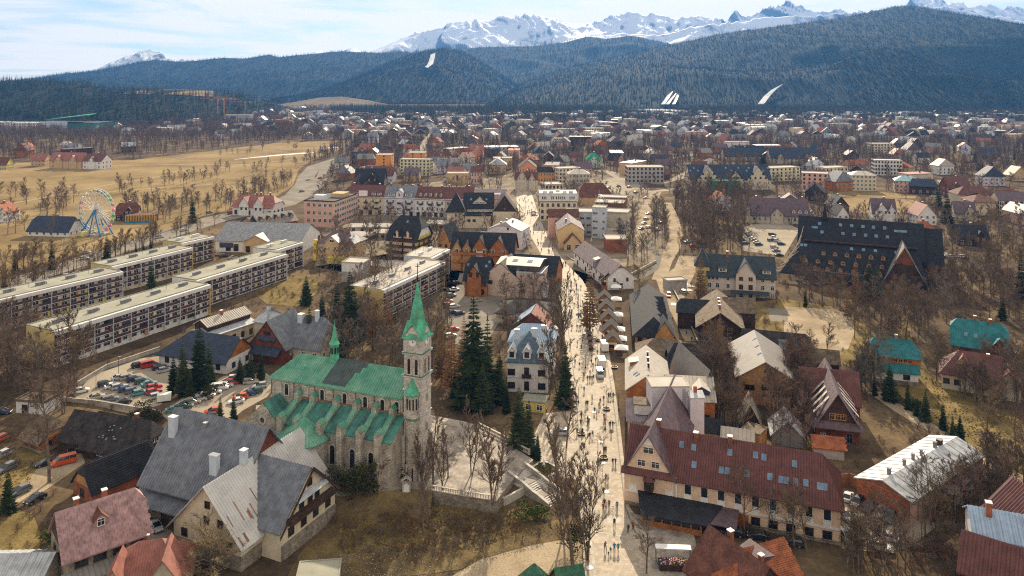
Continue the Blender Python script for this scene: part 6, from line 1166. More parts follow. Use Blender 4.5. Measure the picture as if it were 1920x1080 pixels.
# black market hall and stalls
H = House('market_hall', 'long black-roofed market hall with pale triangular roof hatches', 'hall', (1191, 624), (1262, 627), 3.8); H.block(46, 4.6, 'gy', HWOOD, RBLACK, ov=1.0, og=.8, k=(0, 0), hs=.5, rows=[(.6, 1.8, 1.4, 4, DFRAME)], srows=[(.6, 1.8, 1.4, 9, DFRAME)]); gb = H.cur
for y in (-13, -6.5, -2.5, 1.5, 8): H.dormer(y, 4.9, 4.6, .25, 2.0, RBEI, RBLACK, 'r', b=gb, win=None)
H.gable(3.2, 6, 4, 4.4, 1.6, 6, HWOOD, RBLACK, rows=[(.6, 1.8, 1, 2, OFRAME)], b=gb)
H = House('house', 'dark hip roofed buildings below the black market hall', 'house', (1196, 668), (1290, 672), 3.6); H.block(12, 3.6, 'gx', BEIGE, RSH, k=(0, .4), rows=[])
stall = None
for i, (px, py, s_) in enumerate([(1141, 541, 1.35), (1133, 574, 1), (1137, 593, 1), (1141, 613, 1), (1146, 634, 1.0), (1149, 657, 1.0)]):
 p = G(px, py)
 if stall is None:
  stall = thing('market_stall', 'large highland market stall with shingled roof and pale signboard', 'market stall', p, R(-8), 'wooden stalls along the promenade'); stall.scale = (s_,) * 3
  MB().box((0, 2.5, 1.2), (4.6, 5, 2.4)).build('wall', HWOOD, stall); MB().box((0, -.06, 1.3), (3.8, .1, 1.1)).build('counter_opening', DWOOD, stall); MB().box((0, -.5, .55), (4.2, .9, .9)).build('counter', OWOOD, stall)
  r_ = MB(); r_.slab([(-3.1, -1, 2.0), (0, -1.2, 5.0), (0, 6, 5.0), (-3.1, 6, 2.0)], .15); r_.slab([(0, -1.2, 5.0), (3.1, -1, 2.0), (3.1, 6, 2.0), (0, 6, 5.0)], .15); r_.build('roof', RDSH, stall); MB().poly([(-2.4, -.02, 2.4), (2.4, -.02, 2.4), (0, -.02, 4.7)]).build('gable', HWOOD, stall); MB().box((0, -1.1, 2.5), (2.6, .08, .6)).build('signboard', CREAM, stall)
 else: dup(stall, p, R(-8), s_, ['market stall at the far end of the row, next after the largest', 'second market stall in the row counted towards the camera', 'middle market stall of the shingle-roofed row', 'market stall last but one before the parked white lorry', 'market stall closest to the parked white lorry'][i - 1])
 c_, n_ = G(px, py), 4
 block([(p.x - 3.4, p.y - 2), (p.x + 3.4, p.y - 2), (p.x + 3.4, p.y + 7), (p.x - 3.4, p.y + 7)])
CAN = mat('white_canvas', (.78, .77, .74), .8, amt=.06)
for i, (px, py) in enumerate([(1155, 548), (1155, 572), (1157, 602), (1160, 630), (1163, 648), (1165, 666)]):
 p = G(px, py); o = thing('awning', 'white canvas canopy between the stalls and the black hall, ' + ['farthest of six', 'second farthest of six', 'third farthest of six', 'third nearest of six', 'second nearest of six', 'nearest of six'][i], 'canopy', p, R(-8), 'white canopies behind the stalls'); MB().lathe((0, 0, 2.3), [(3.0, 0), (2.2, .35), (.1, 1.0)], 4, R(45)).build('canopy_cloth', CAN, o); [MB().box((sx * 1.9, sy * 1.9, 1.2), (.08, .08, 2.4)).build('pole', IRON, o) for sx in (-1, 1) for sy in (-1, 1)]
# villa hotel with dark teal roof
H = House('hotel', 'pinkish three storey hotel with dark teal roof and pale central gable', 'hotel', (1327, 513), (1454, 520), 8.4); H.block(14, 6.4, 'gx', mat('pinkish_cream_plaster', (.56, .47, .40), .9, amt=.08), RDTEAL, ov=.9, og=.5, base=(2.4, STONE), rows=[(3.2, 1.7, 1.2, [-12, -9, -5, 8, 11.6], WHITE), (6.2, 1.5, 1.1, [-12.3, -10.8, -9.2, -5, 8, 11.6], WHITE), (.3, 1.8, 1.4, [-12, -8, 8, 11.6], WHITE)]); gb = H.cur; H.gable(1.6, 7.4, 9.4, 5.0, 1.6, 8, MATS['pinkish_cream_plaster'], RDTEAL, rows=[(6.8, 1.4, .6, [-2.2, -1.4, 1.4, 2.2], DFRAME), (3.4, 1.8, 1.4, [-1.8, 1.8], DFRAME), (.3, 2, 1.4, [-1.8, 1.8], WHITE)]); H.dormer(9.6, 9.2, 3.2, 1.5, .2, MATS['pinkish_cream_plaster'], RDTEAL, shed=True, win=(.9, 1.1), nwin=2, b=gb); H.dormer(-7, 9.2, 3.2, 1.5, .2, MATS['pinkish_cream_plaster'], RDTEAL, shed=True, win=(.9, 1.1), nwin=2, b=gb); H.chimney(-5, 6.4, BRICK, .8, 2, b=gb); MB().slab([(-4, -4.6, 2.4), (10, -4.6, 2.4), (10, -1.7, 3), (-4, -1.7, 3)], .12).build('porch_roof', RDTEAL, H.root)
H.block(6, 5.6, 'gy', OCHRE, RDTEAL, cx=-H.L / 2 - 2, y0=1, L=5.4, h=12.4, k=(0, 0), rows=[], ov=.6); MB().lathe((-H.L / 2 - 2, 4, 17.6), [(.5, 0), (.05, 2.6)], 4).build('tower_tip', RDTEAL, H.root)
H = House('shelter', 'flat-roofed waste shelter with blue bins behind the side street', 'shelter', (1252, 528), (1288, 526), 3.4); H.block(5, 0, 'flat', GREYP, FROOF2, ov=.3, rows=[])
for i, px in enumerate((1257, 1267)): o = thing('waste_container', 'blue waste container beside the flat-roofed shelter, ' + ('the left one' if i == 0 else 'the right one'), 'container', G(px, 540)); BLU = mat('blue_bin', (.02, .06, .22), .5); MB().box((0, 0, .8), (1.8, 1.6, 1.4)).build('bin', BLU, o); MB().slab([(-1, -.9, 1.55), (1, -.9, 1.55), (1, .9, 1.75), (-1, .9, 1.75)], .12).build('lid', GREYM, o)
# ------------------------------------------------------------------ the huge dark terraced hotel
H = House('grand_hotel', 'huge dark hotel like a stepped shingled tent with rows of orange dormers', 'hotel', (1500, 504), (1640, 517), 5.0, L=46)
RB2 = mat('tarred_shingles', (.018, .02, .026), .8, 'tile', .9, amt=.25, bump=.3)
H.block(22, 12.4, 'gx', DWOOD, RB2, y0=12, L=48, h=11.4, ov=1.2, og=1, rows=[], k=(1, 1), gablem=DWOOD); ub = H.cur
lowP = [(-31, -2, 3.2), (25, -2, 3.2), (22, 13.2, 14.6), (-22, 13.2, 14.6)]
mb_ = MB(); mb_.slab(lowP, .4); mb_.build('terrace_roof', RB2, H.root); MB().box((-2, 6, 2.4), (46, 12, 4.8)).build('wall', GREYP, H.root); MB().box((0, 12.7, 14.9), (44, 1.2, .5)).build('terrace_edge', DWOOD, H.root)
[MB().box((x, -.1, 1.4), (2, .1, 1.8)).build('window', GLASS, H.root) for x in [-20 + 4 * i for i in range(10)]]
lb = dict(ub); slp = 11.4 / 15.2; lb.update(L=52, W=30.4, h=3.2, cx=-3, y0=-2, cy=13.2, sl=slp)
for z, us in ((10.0, [-14 + 4.6 * i for i in range(8)]), (7.2, [-21 + 4.9 * i for i in range(7)]), (4.9, [-17 + 4.9 * i for i in range(8)])):
 for u in us: H.dormer(u + 3, z, 1.9, 1.5, .9, OWOOD, RB2, b=lb, win=(.9, 1.0), fm=CREAM)
for u in [-18, -9.5, -5, -.5, 3.6, 8]: H.skylight(u + 2, 21.2, 1.1, 1.3, b=ub); H.skylight(u + 3, 18.0, 1.1, 1.3, b=ub)
[H.skylight(u, 13.0, 1.1, 1.3, b=lb) for u in (-20, -18.4, 0, 4.6, 9.2, 17)]; H.skylight(16, 20.4, 4.6, 1.0, b=ub); H.skylight(-18, 19.6, 2.4, 1.0, b=ub)
H.gable(16.5, 15, 4.0, 13.6, 13.6, 8, DWOOD, RGREY, b=ub, gablem=DWOOD, ov=1.2); MB().poly([(16.5 - 4, -1.75, 11), (16.5 + 4, -1.75, 11), (16.5, -1.75, 17.9)]).build('red_gable', RWOOD, H.root)
H.block(22, 13, 'gx', DWOOD, RB2, cx=27.5, y0=12.2, L=8, h=9, k=(1, 1), rows=[]); sp_ = MB().lathe((-14, 22, 23.4), [(1.6, 0), (1.2, 1.6), (.1, 6.5)], 4, R(45)).build('roof_turret', RB2, H.root)
rf = MB(); [rf.tube((-33 + 1.1 * i, -2 + 1.6 * i, 3.4 + 1.15 * i), (-25 + .3 * i, 3 + 1.7 * i, 5 + 1.9 * i), .14, n=4) for i in range(9)]; rf.build('rafter', BEIGE, H.root, kind='stuff')
H = House('annex', 'flat white roofed annex at the corner of the huge dark hotel', 'annex', (1738, 522), (1790, 524), 2.6); H.block(18, 0, 'flat', BEIGE, RWHITE, ov=.3, rows=[], parapet=.1)
# ------------------------------------------------------------------ landmarks farther off
def flatblock(label, a, b, h, W, wm2, rows, n, rm2=None, cat='building', fm=None, **k):
 H = House('building', label, cat, a, b, h); H.block(W, 0, 'flat', wm2, rm2 or FROOF2, ov=.15, rows=[((i + .35) * h / rows, h / rows * .5, 1.3, n, fm or DFRAME) for i in range(rows)], **k); return H
def gabled(label, a, b, h, W, rise, wm2, rm2, roof='gx', n=4, rows=2, cat='house', k=(1, 1), chim=1, gables=(), **kw):
 H = House('house', label, cat, a, b, h); H.block(W, rise, roof, wm2, rm2, k=k, rows=[((i + .3) * h / rows, h / rows * .48, 1.2, n, WHITE) for i in range(rows)], **kw); gb = H.cur
 for u, w2, hh, rr2 in gables: H.gable(u * H.L, w2, hh, rr2, .8, W * .45, wm2, rm2, rows=[(hh - 1, 1.5, 1.1, 2, WHITE)])
 for i in range(chim): H.chimney((i - (chim - 1) / 2) * H.L * .4 + .8, gb['cy'] + .5, BRICK, .9, 1.5, b=gb)
 return H
flatblock('tall orange tower block seen end-on left of the cream one', (705, 291), (734, 291), 16.5, 14, ORNG, 6, 1)
flatblock('orange tower block standing behind the cream block', (766, 287), (797, 287), 15, 14, ORNG, 5, 2)
flatblock('cream five storey block with even rows of small windows', (750, 299), (806, 300), 14, 10, mat('lemon_plaster', (.6, .56, .38), .9, amt=.06), 5, 8)
flatblock('windowless tan box building in the dense centre', (838, 326), (877, 326), 8, 12, TAN, 1, 1)
flatblock('white cream low block stepped left of the orange tower', (676, 314), (712, 316), 6, 14, CREAM, 2, 5)
gabled('big black gabled house below the orange tower', (664, 339), (720, 339), 5, 15, 9, DWOOD, RBLACK, gables=((.1, 9, 6, 5),))
gabled('black roofed house with small white gables at the meadow corner', (660, 300), (690, 300), 4, 12, 8, DWOOD, RNAVY, gables=((-.3, 7, 5, 5), (.25, 7, 5, 5)))
gabled('maroon-brown house in front of the cream block', (757, 327), (785, 327), 6, 14, 5, TAN, RPUR)
gabled('salmon building with a cream timbered gable and black roof', (973, 314), (1006, 314), 10, 24, 6, SALMON, RBLACK, 'gy', 6, 2, 'building')
gabled('orange building with a black roof beside the timbered gable', (1008, 322), (1044, 322), 9, 12, 3.6, ORNG, RBLACK, n=7)
flatblock('white corner building with dark roof terrace', (1048, 317), (1088, 315), 12, 13, CREAM, 4, 6)
gabled('beige building with a pale hip roof and green lantern', (1066, 326), (1106, 326), 11, 13, 3, BEIGE, RBEI, n=6, rows=3, k=(0, 0))
gabled('pink villa with a red gabled roof rising over the roofs', (881, 281), (906, 281), 12, 14, 5, SALMON, RRED, n=4, rows=3, gables=((0, 8, 12, 4),))
gabled('pale green villa with a shining emerald roof', (1100, 299), (1127, 299), 8, 13, 6, PALEG, REM, n=5, gables=((0, 6, 8.4, 4),), k=(0, 0))
flatblock('grey four storey block among trees by the square', (1177, 314), (1245, 314), 13, 15, GREYP, 4, 9)
gabled('brown turreted house in the middle of the old centre', (966, 336), (1008, 336), 9, 14, 5, BEIGE, RBRT, gables=((-.2, 7, 10, 5), (.25, 5, 9, 4)))
gabled('pink plaster building with orange chimney tower', (883, 322), (905, 322), 10, 12, 4, PINK, RBRT)
gabled('building with a lavender sheet roof', (820, 305), (862, 305), 7, 14, 4, BEIGE, RLAV)
gabled('building with pale blue roof in the dense centre', (868, 316), (892, 316), 8, 12, 4, GREYP, RSLATE)
flatblock('wide low supermarket with many pale roof lights', (908, 277), (974, 276), 7, 26, CREAM, 2, 10, RWHITE)
flatblock('white flat building by the pedestrian street bend', (1022, 347), (1056, 346), 8, 14, CREAM, 2, 5)
flatblock('tan flat-roofed block beside salmon timbered building', (925, 297), (960, 297), 10, 14, TAN, 1, 1)
flatblock('cream hotel with three terraces beyond the centre', (1095, 241), (1132, 241), 12, 18, CREAM, 3, 8, cat='hotel')
flatblock('pale green flat block beyond the emerald roof', (1030, 260), (1065, 260), 9, 16, PALEG, 3, 8)
flatblock('tan block next to the terraced cream hotel', (1127, 236), (1146, 236), 12, 18, TAN, 3, 4)
flatblock('small white tower house beyond the supermarket', (820, 240), (838, 240), 10, 12, WPL, 3, 3)
H = House('apartment_house', 'long navy roofed complex with three pale gables', 'apartment house', (1294, 336), (1446, 336), 8); H.block(18, 10.5, 'gx', CREAM, RNAVY, rows=[(4.4, 1.6, 1.3, 14, WHITE), (1, 1.6, 1.3, 14, WHITE)]); b0 = H.cur; L = H.L
for u, w2, hh, rr2 in ((-.28, 17, 8.5, 10), (.06, 11, 8.5, 5.5), (.33, 16, 8.5, 9.6)): H.gable(u * L, w2, hh, rr2, 1.5, 9, CREAM, RNAVY, rows=[(8.4, 1.6, 1.2, 4, DFRAME), (11.4, 1.6, 1.2, 2, DFRAME)], b=b0)
[H.skylight(u, 14 + (i % 2) * 2, 1.2, 1.5, b=b0) for i, u in enumerate([-30, -27, -24, -2, 2, 8, 14, 16, 27, 31])]
flatblock('building wrapped in green scaffold netting', (1338, 340), (1388, 340), 8.6, 10, NETG, 1, 1, NETG)
flatblock('pale flat building with a light metal roof left of the green netting', (1302, 332), (1338, 332), 9, 10, BEIGE, 2, 4, RWHITE)
flatblock('salmon pink apartment block with dark loggias', (1503, 325), (1553, 327), 12, 13, PINK, 4, 5, cat='apartment block')
gabled('cream apartment house with pale hip roof and grey centre strip', (1597, 328), (1643, 329), 12, 14, 2.6, CREAM, RBEI, n=6, rows=4, k=(0, 0), cat='apartment house')
gabled('rose pink apartment house with a pale turquoise hip roof', (1678, 338), (1725, 340), 9, 13, 3, PINK, mat('turquoise_roof', (.25, .42, .45), .5, 'seam', 1), n=6, rows=3, k=(0, 0), cat='apartment house')
flatblock('long white four storey block with orange-edged roof', (1640, 301), (1692, 302), 13, 12, WPL, 4, 9, RBEI, cat='apartment block')
flatblock('cream yellowish block half hidden behind salmon block', (1548, 316), (1590, 314), 11, 13, CREAM, 3, 6)
flatblock('cream block with balconies far right of the navy complex', (1446, 316), (1500, 314), 11, 13, mat('lemon_plaster'), 4, 7)
flatblock('far cream block above the white four storey block', (1634, 270), (1674, 270), 12, 14, CREAM, 4, 7)
gabled('very long navy roof with two arched dormers', (1445, 296), (1535, 296), 6, 16, 10, BEIGE, RNAVY, n=12, gables=((-.3, 6, 7, 4), (.25, 6, 7, 4)))
gabled('long dark blue roof behind the navy complex', (1358, 292), (1440, 292), 5, 14, 8, BEIGE, RNAVY, n=10)
gabled('building with white upper walls and dark roof in the far middle', (1380, 282), (1434, 282), 8, 14, 5, WPL, RBLACK, n=10)
H = House('school', 'cream school with brown hip roofs and a long dark roofed wing', 'school', (1826, 377), (1867, 378), 9); H.block(18, 4, 'gx', CREAM, RBRT, k=(0, 0), ov=1.2, rows=[]); H.block(13, 4.4, 'gx', CREAM, RPUR, cx=27, y0=2, L=36, h=10, rows=[(z, 1.8, 1.5, [-14, -11, -8, -5, 6, 9, 12], DFRAME) for z in (1, 4.2, 7.2)]); H.block(16, 4.4, 'gx', BEIGE, RBRT, cx=6, y0=26, L=24, h=9.5, k=(0, 0), rows=[])
gabled('white house with a broad gable behind the huge dark hotel', (1722, 403), (1756, 403), 6, 13, 6, WPL, RRED, 'gy', n=3)
gabled('house with orange-red tile roof and arched dormer behind the dark hotel', (1722, 441), (1761, 441), 5, 13, 6, PEACH, RTILE, k=(.4, .4), gables=((.1, 4, 5.6, 3),))
gabled('house with stacked purple roofs above the dark hotel ridge', (1636, 399), (1681, 401), 5, 14, 8, WPL, RPUR, n=3, gables=((-.1, 8, 6, 5), (.3, 6, 6, 4)))
gabled('small white gabled house right behind the dark hotel ridge', (1570, 402), (1592, 402), 6, 11, 5, WPL, RBLACK, 'gy', n=2)
gabled('dark gabled chalet left of the small white gable', (1562, 386), (1592, 386), 5, 13, 6, DWOOD, RBLACK, 'gy', n=2)
H = gabled('long dark maroon roofed boarding house with lit dormers', (1408, 402), (1518, 405), 5, 16, 9, BEIGE, RPUR, n=10, rows=1, gables=((-.05, 7, 5.6, 4),), chim=3); [H.dormer(u, 6.2, 1.8, 1.4, .9, WPL, RPUR, b=H.blk[0], win=(.9, 1)) for u in (-18, -14.6, 8, 11.5, 15, 18.5)]
gabled('small black house with broken gables near the right edge', (1797, 446), (1855, 448), 4, 12, 6, DWOOD, RBLACK, gables=((.2, 6, 4, 4),))
gabled('dark purple house below the school', (1790, 398), (1830, 400), 5, 12, 6, BEIGE, RPUR, gables=((.25, 6, 5.4, 4),))
gabled('brown-red house left of the school', (1780, 352), (1822, 352), 7, 14, 7, RWOOD, RMAR, gables=((-.2, 7, 7, 4),))
# left of the road
gabled('white house with orange-red roof cut by the left edge', (-30, 398), (14, 398), 6, 12, 5, WPL, RTILE, 'gy')
gabled('low white ticket house with a big navy roof beside the wheel', (50, 432), (128, 434), 3, 13, 7, WPL, RNAVY, n=6, rows=1, k=(.7, .7), gables=())
gabled('brown lodge behind the yellow slatted pavilion', (217, 402), (258, 400), 4, 12, 6, DWOOD, RBRT, k=(.7, .7), gables=((.1, 5, 5, 3),))
for lab, a, b, h, W, rs, w2, r2, gs in [
 ('yellow guesthouse with red roof and two gables beyond the meadow', (92, 300), (152, 301), 8, 14, 7, TAN, RRED, ((-.2, 8, 8, 5), (.25, 8, 8, 5))),
 ('white guesthouse with a hipped red roof right of the yellow one', (155, 301), (190, 302), 8, 14, 6, WPL, RMAR, ((0, 7, 8, 4),)),
 ('little yellow gable house at the left edge of the meadow', (-6, 308), (12, 308), 5, 12, 6, YEL, RBRT, ()),
 ('red roofed house peeking from the trees left of the yellow guesthouse', (58, 300), (84, 300), 6, 12, 6, TAN, RRED, ())]: gabled(lab, a, b, h, W, rs, w2, r2, gables=gs)
flatblock('long pale sanatorium with two window bands on the wooded hill', (300, 194), (362, 195), 16, 16, BEIGE, 4, 12)
H = House('stadium', 'glass fronted hall with a slanting green roof at the forest edge', 'sports hall', (88, 231), (178, 231), 14); TG = mat('teal_glass', (.02, .18, .18), .2, 'vplank', 4, amt=.3); H.block(60, 0, 'flat', TG, RDTEAL, ov=.5, rows=[], parapet=.1); MB().slab([(-H.L / 2, -4, 20), (H.L / 2 - 10, -4, 28), (H.L / 2 - 30, 60, 28), (-H.L / 2, 60, 22)], 1.2).build('slanting_roof', REM, H.root); MB().box((-H.L / 2 + 18, -2, 9), (34, 3, 18)).build('wall', BLUEG, H.root); MB().slab([(6, -34, 1), (H.L / 2 + 14, -30, 3), (H.L / 2 + 10, -2, 10), (8, -2, 10)], .6).build('netting_wall', TG, H.root)
flatblock('wide white building with two flat wings at the left edge', (14, 231), (66, 231), 12, 40, WPL, 3, 10, RWHITE); flatblock('pale blue low building cut by the left edge below the forest', (-30, 230), (8, 230), 12, 40, BLUEG, 3, 8)
for i, (lab, a, b, h) in enumerate([('concrete shell of a building below the cranes', (420, 216), (470, 216), 14), ('pale block right of the construction site', (540, 211), (562, 211), 14), ('white villa block among trees below the sanatorium', (220, 224), (246, 224), 9), ('grey villa block on the wooded hill', (278, 240), (320, 240), 10)]): flatblock(lab, a, b, h, 18, (GREYP, CREAM, WPL, BEIGE)[i], 3, 5)
# ---- random houses of the wide town, nearest ones as things with parts, the rest as one mass
RC = [(RPUR, 'purple-brown'), (RMAR, 'maroon'), (RBLACK, 'black'), (RSLATE, 'blue-grey'), (RBEI, 'pale beige'), (RWHITE, 'white metal'), (RTILE, 'orange tiled'), (RGREY, 'grey sheet'), (RBRT, 'brown tiled'), (RDTEAL, 'dark teal'), (RNAVY, 'navy'), (RRED, 'red')]
WC = [(CREAM, 'cream'), (WPL, 'white'), (BEIGE, 'beige'), (DWOOD, 'dark timber'), (TAN, 'tan'), (LAV, 'pale grey'), (OWOOD, 'orange timber'), (PINK, 'pink')]
r5 = random.Random(21); TOWN = []
def town_spot(x0, x1, y0, y1, gap=23):
 for _ in range(60):
  px = r5.uniform(x0, x1); Y = math.sqrt(r5.uniform((F_PX * CAM_H / (y1 - HOR)) ** 2, (F_PX * CAM_H / (y0 - HOR)) ** 2)); X = (px - 960) / F_PX * Y
  if free(X, Y) and not inpoly(X, Y, MEADOW) and all((X - a) ** 2 + (Y - b) ** 2 > gap ** 2 for a, b in TOWN): TOWN.append((X, Y)); return X, Y
 return None
def side_of(px, y):
 if y < 520: return 'near the promenade'
 return ('beyond the meadow trees' if px < 640 else 'in the dense town centre' if px < 1120 else 'in the wooded right half of town') if y < 900 else ('far off below the wooded hill' if px < 640 else 'far off towards the mountains' if px < 1300 else 'far off below the ski jump')
HP_ = {}
def house_proto(kind):
 if kind in HP_: return HP_[kind]
 r = random.Random(kind); L, W, h, rs = r.uniform(11, 20), r.uniform(9, 13), r.uniform(4.5, 9), r.uniform(3.5, 7.5); flat = kind % 7 == 6
 if flat: h += 4; L += 10
 w2, rf = MB(), MB(); w2.box((0, 0, h / 2), (L, W, h))
 if flat: rf.slab([(-L / 2 - .3, -W / 2 - .3, h + .3), (L / 2 + .3, -W / 2 - .3, h + .3), (L / 2 + .3, W / 2 + .3, h + .3), (-L / 2 - .3, W / 2 + .3, h + .3)], .4)
 else:
  gx = kind % 2 == 0; A, B = (L / 2 + .6, W / 2 + .7) if gx else (W / 2 + .6, L / 2 + .7); T = (lambda a, b, z: (a, b, z)) if gx else (lambda a, b, z: (-b, a, z)); k = r.choice((0, .0, .25)); zE = h - .5
  rf.slab([T(-A, -B, zE), T(A, -B, zE), T(A * (1 - k), 0, h + rs), T(-A * (1 - k), 0, h + rs)], .25); rf.slab([T(A, B, zE), T(-A, B, zE), T(-A * (1 - k), 0, h + rs), T(A * (1 - k), 0, h + rs)], .25)
  for s_ in (-1, 1): P = [T(s_ * A, -B * s_, zE), T(s_ * A, B * s_, zE), T(s_ * A * (1 - k), 0, h + rs)]; (rf.slab(P, .25) if k else w2.poly([T(s_ * (A - .6), -(B - .7) * s_, h), T(s_ * (A - .6), (B - .7) * s_, h), T(s_ * (A - .6), 0, h + rs - .2)]))
 ws = []; f, p = window_meshes(1.3, 1.6, WHITE, False)
 for z in ([1.2, 4.2, 7.4, 10.4][:max(1, int(h / 3.2))]):
  for u in [L * ((i + .5) / 4 - .5) for i in range(4)]: ws.append((u, -W / 2, z, 0))
 ch = MB().box((L * .2, .4, h + (1 if flat else rs)), (.9, .9, 2.4)).mesh('chimney', BRICK)
 HP_[kind] = (w2.mesh('wall', CREAM), rf.mesh('roof', RBLACK), ws, f, ch, L, W); return HP_[kind]
def town_house(x, y, i):
 kind = r5.randrange(14); wme, rme, ws, f, ch, L, W = house_proto(kind); (w2, wn), (rm2, rn) = r5.choice(WC), r5.choice(RC); rz = r5.choice((0, 0, .3, -.3, 1.5, .8, -.7)) + r5.uniform(-.15, .15); px = 960 + F_PX * x / y
 lab = f"{wn} {'block with flat' if kind % 7 == 6 else 'house with'} {rn} roof {side_of(px, y)}"
 o = thing('house', lab, 'house', (x, y, 0), rz, 'houses of the wide town: ' + lab)
 for nm, me, mm in (('wall', wme, w2), ('roof', rme, rm2)): q = put(nm, me, o); q.material_slots[0].link = 'OBJECT'; q.material_slots[0].material = mm
 put('chimney', ch, o)
 if y < 800:
  for u, v, z, a in ws:
   if math.cos(rz) > .3: put('window', f, o, (u, v, z), a)
 block([(x - 9, y - 8), (x + 9, y - 8), (x + 9, y + 8), (x - 9, y + 8)])
sp = []
for n, bx in ((26, (640, 1010, 285, 345)), (30, (1010, 1280, 265, 345)), (34, (1280, 1920, 285, 420)), (30, (640, 1280, 245, 285)), (34, (1280, 1920, 245, 290)), (14, (200, 640, 232, 262)), (20, (560, 1000, 222, 246)), (26, (1000, 1920, 232, 250)), (6, (20, 300, 280, 303))):
 for _ in range(n):
  s_ = town_spot(*bx)
  if s_: sp.append(s_)
sp.sort(key=lambda q: q[1])
for i, (x, y) in enumerate(sp[:205]): town_house(x, y, i)
fm_ = {}
for x, y in sp[205:] + [q for q in (town_spot(560, 1920, 217, 266, 15) for _ in range(760)) if q] + [q for q in (town_spot(200, 600, 205, 255, 15) for _ in range(110)) if q]:
 kind = r5.randrange(14); wme, rme, ws, f, ch, L, W = house_proto(kind); key = r5.randrange(4); mb_ = fm_.setdefault(key, MB()); a = r5.uniform(0, 3); c, s_ = math.cos(a), math.sin(a)
 for mi, me in ((0, wme), (1, rme)):
  i0 = len(mb_.v); mb_.v += [(x + v.co.x * c - v.co.y * s_, y + v.co.x * s_ + v.co.y * c, v.co.z) for v in me.vertices]
  for p in me.polygons: mb_.f.append(tuple(i0 + q for q in p.vertices)); mb_.m.append(mi)
for key, mb_ in fm_.items(): put('distant_houses', mb_.mesh('distant_houses', [(CREAM, RMAR), (WPL, RWHITE), (BEIGE, RBLACK), (WPL, RSLATE)][key]), kind='stuff')
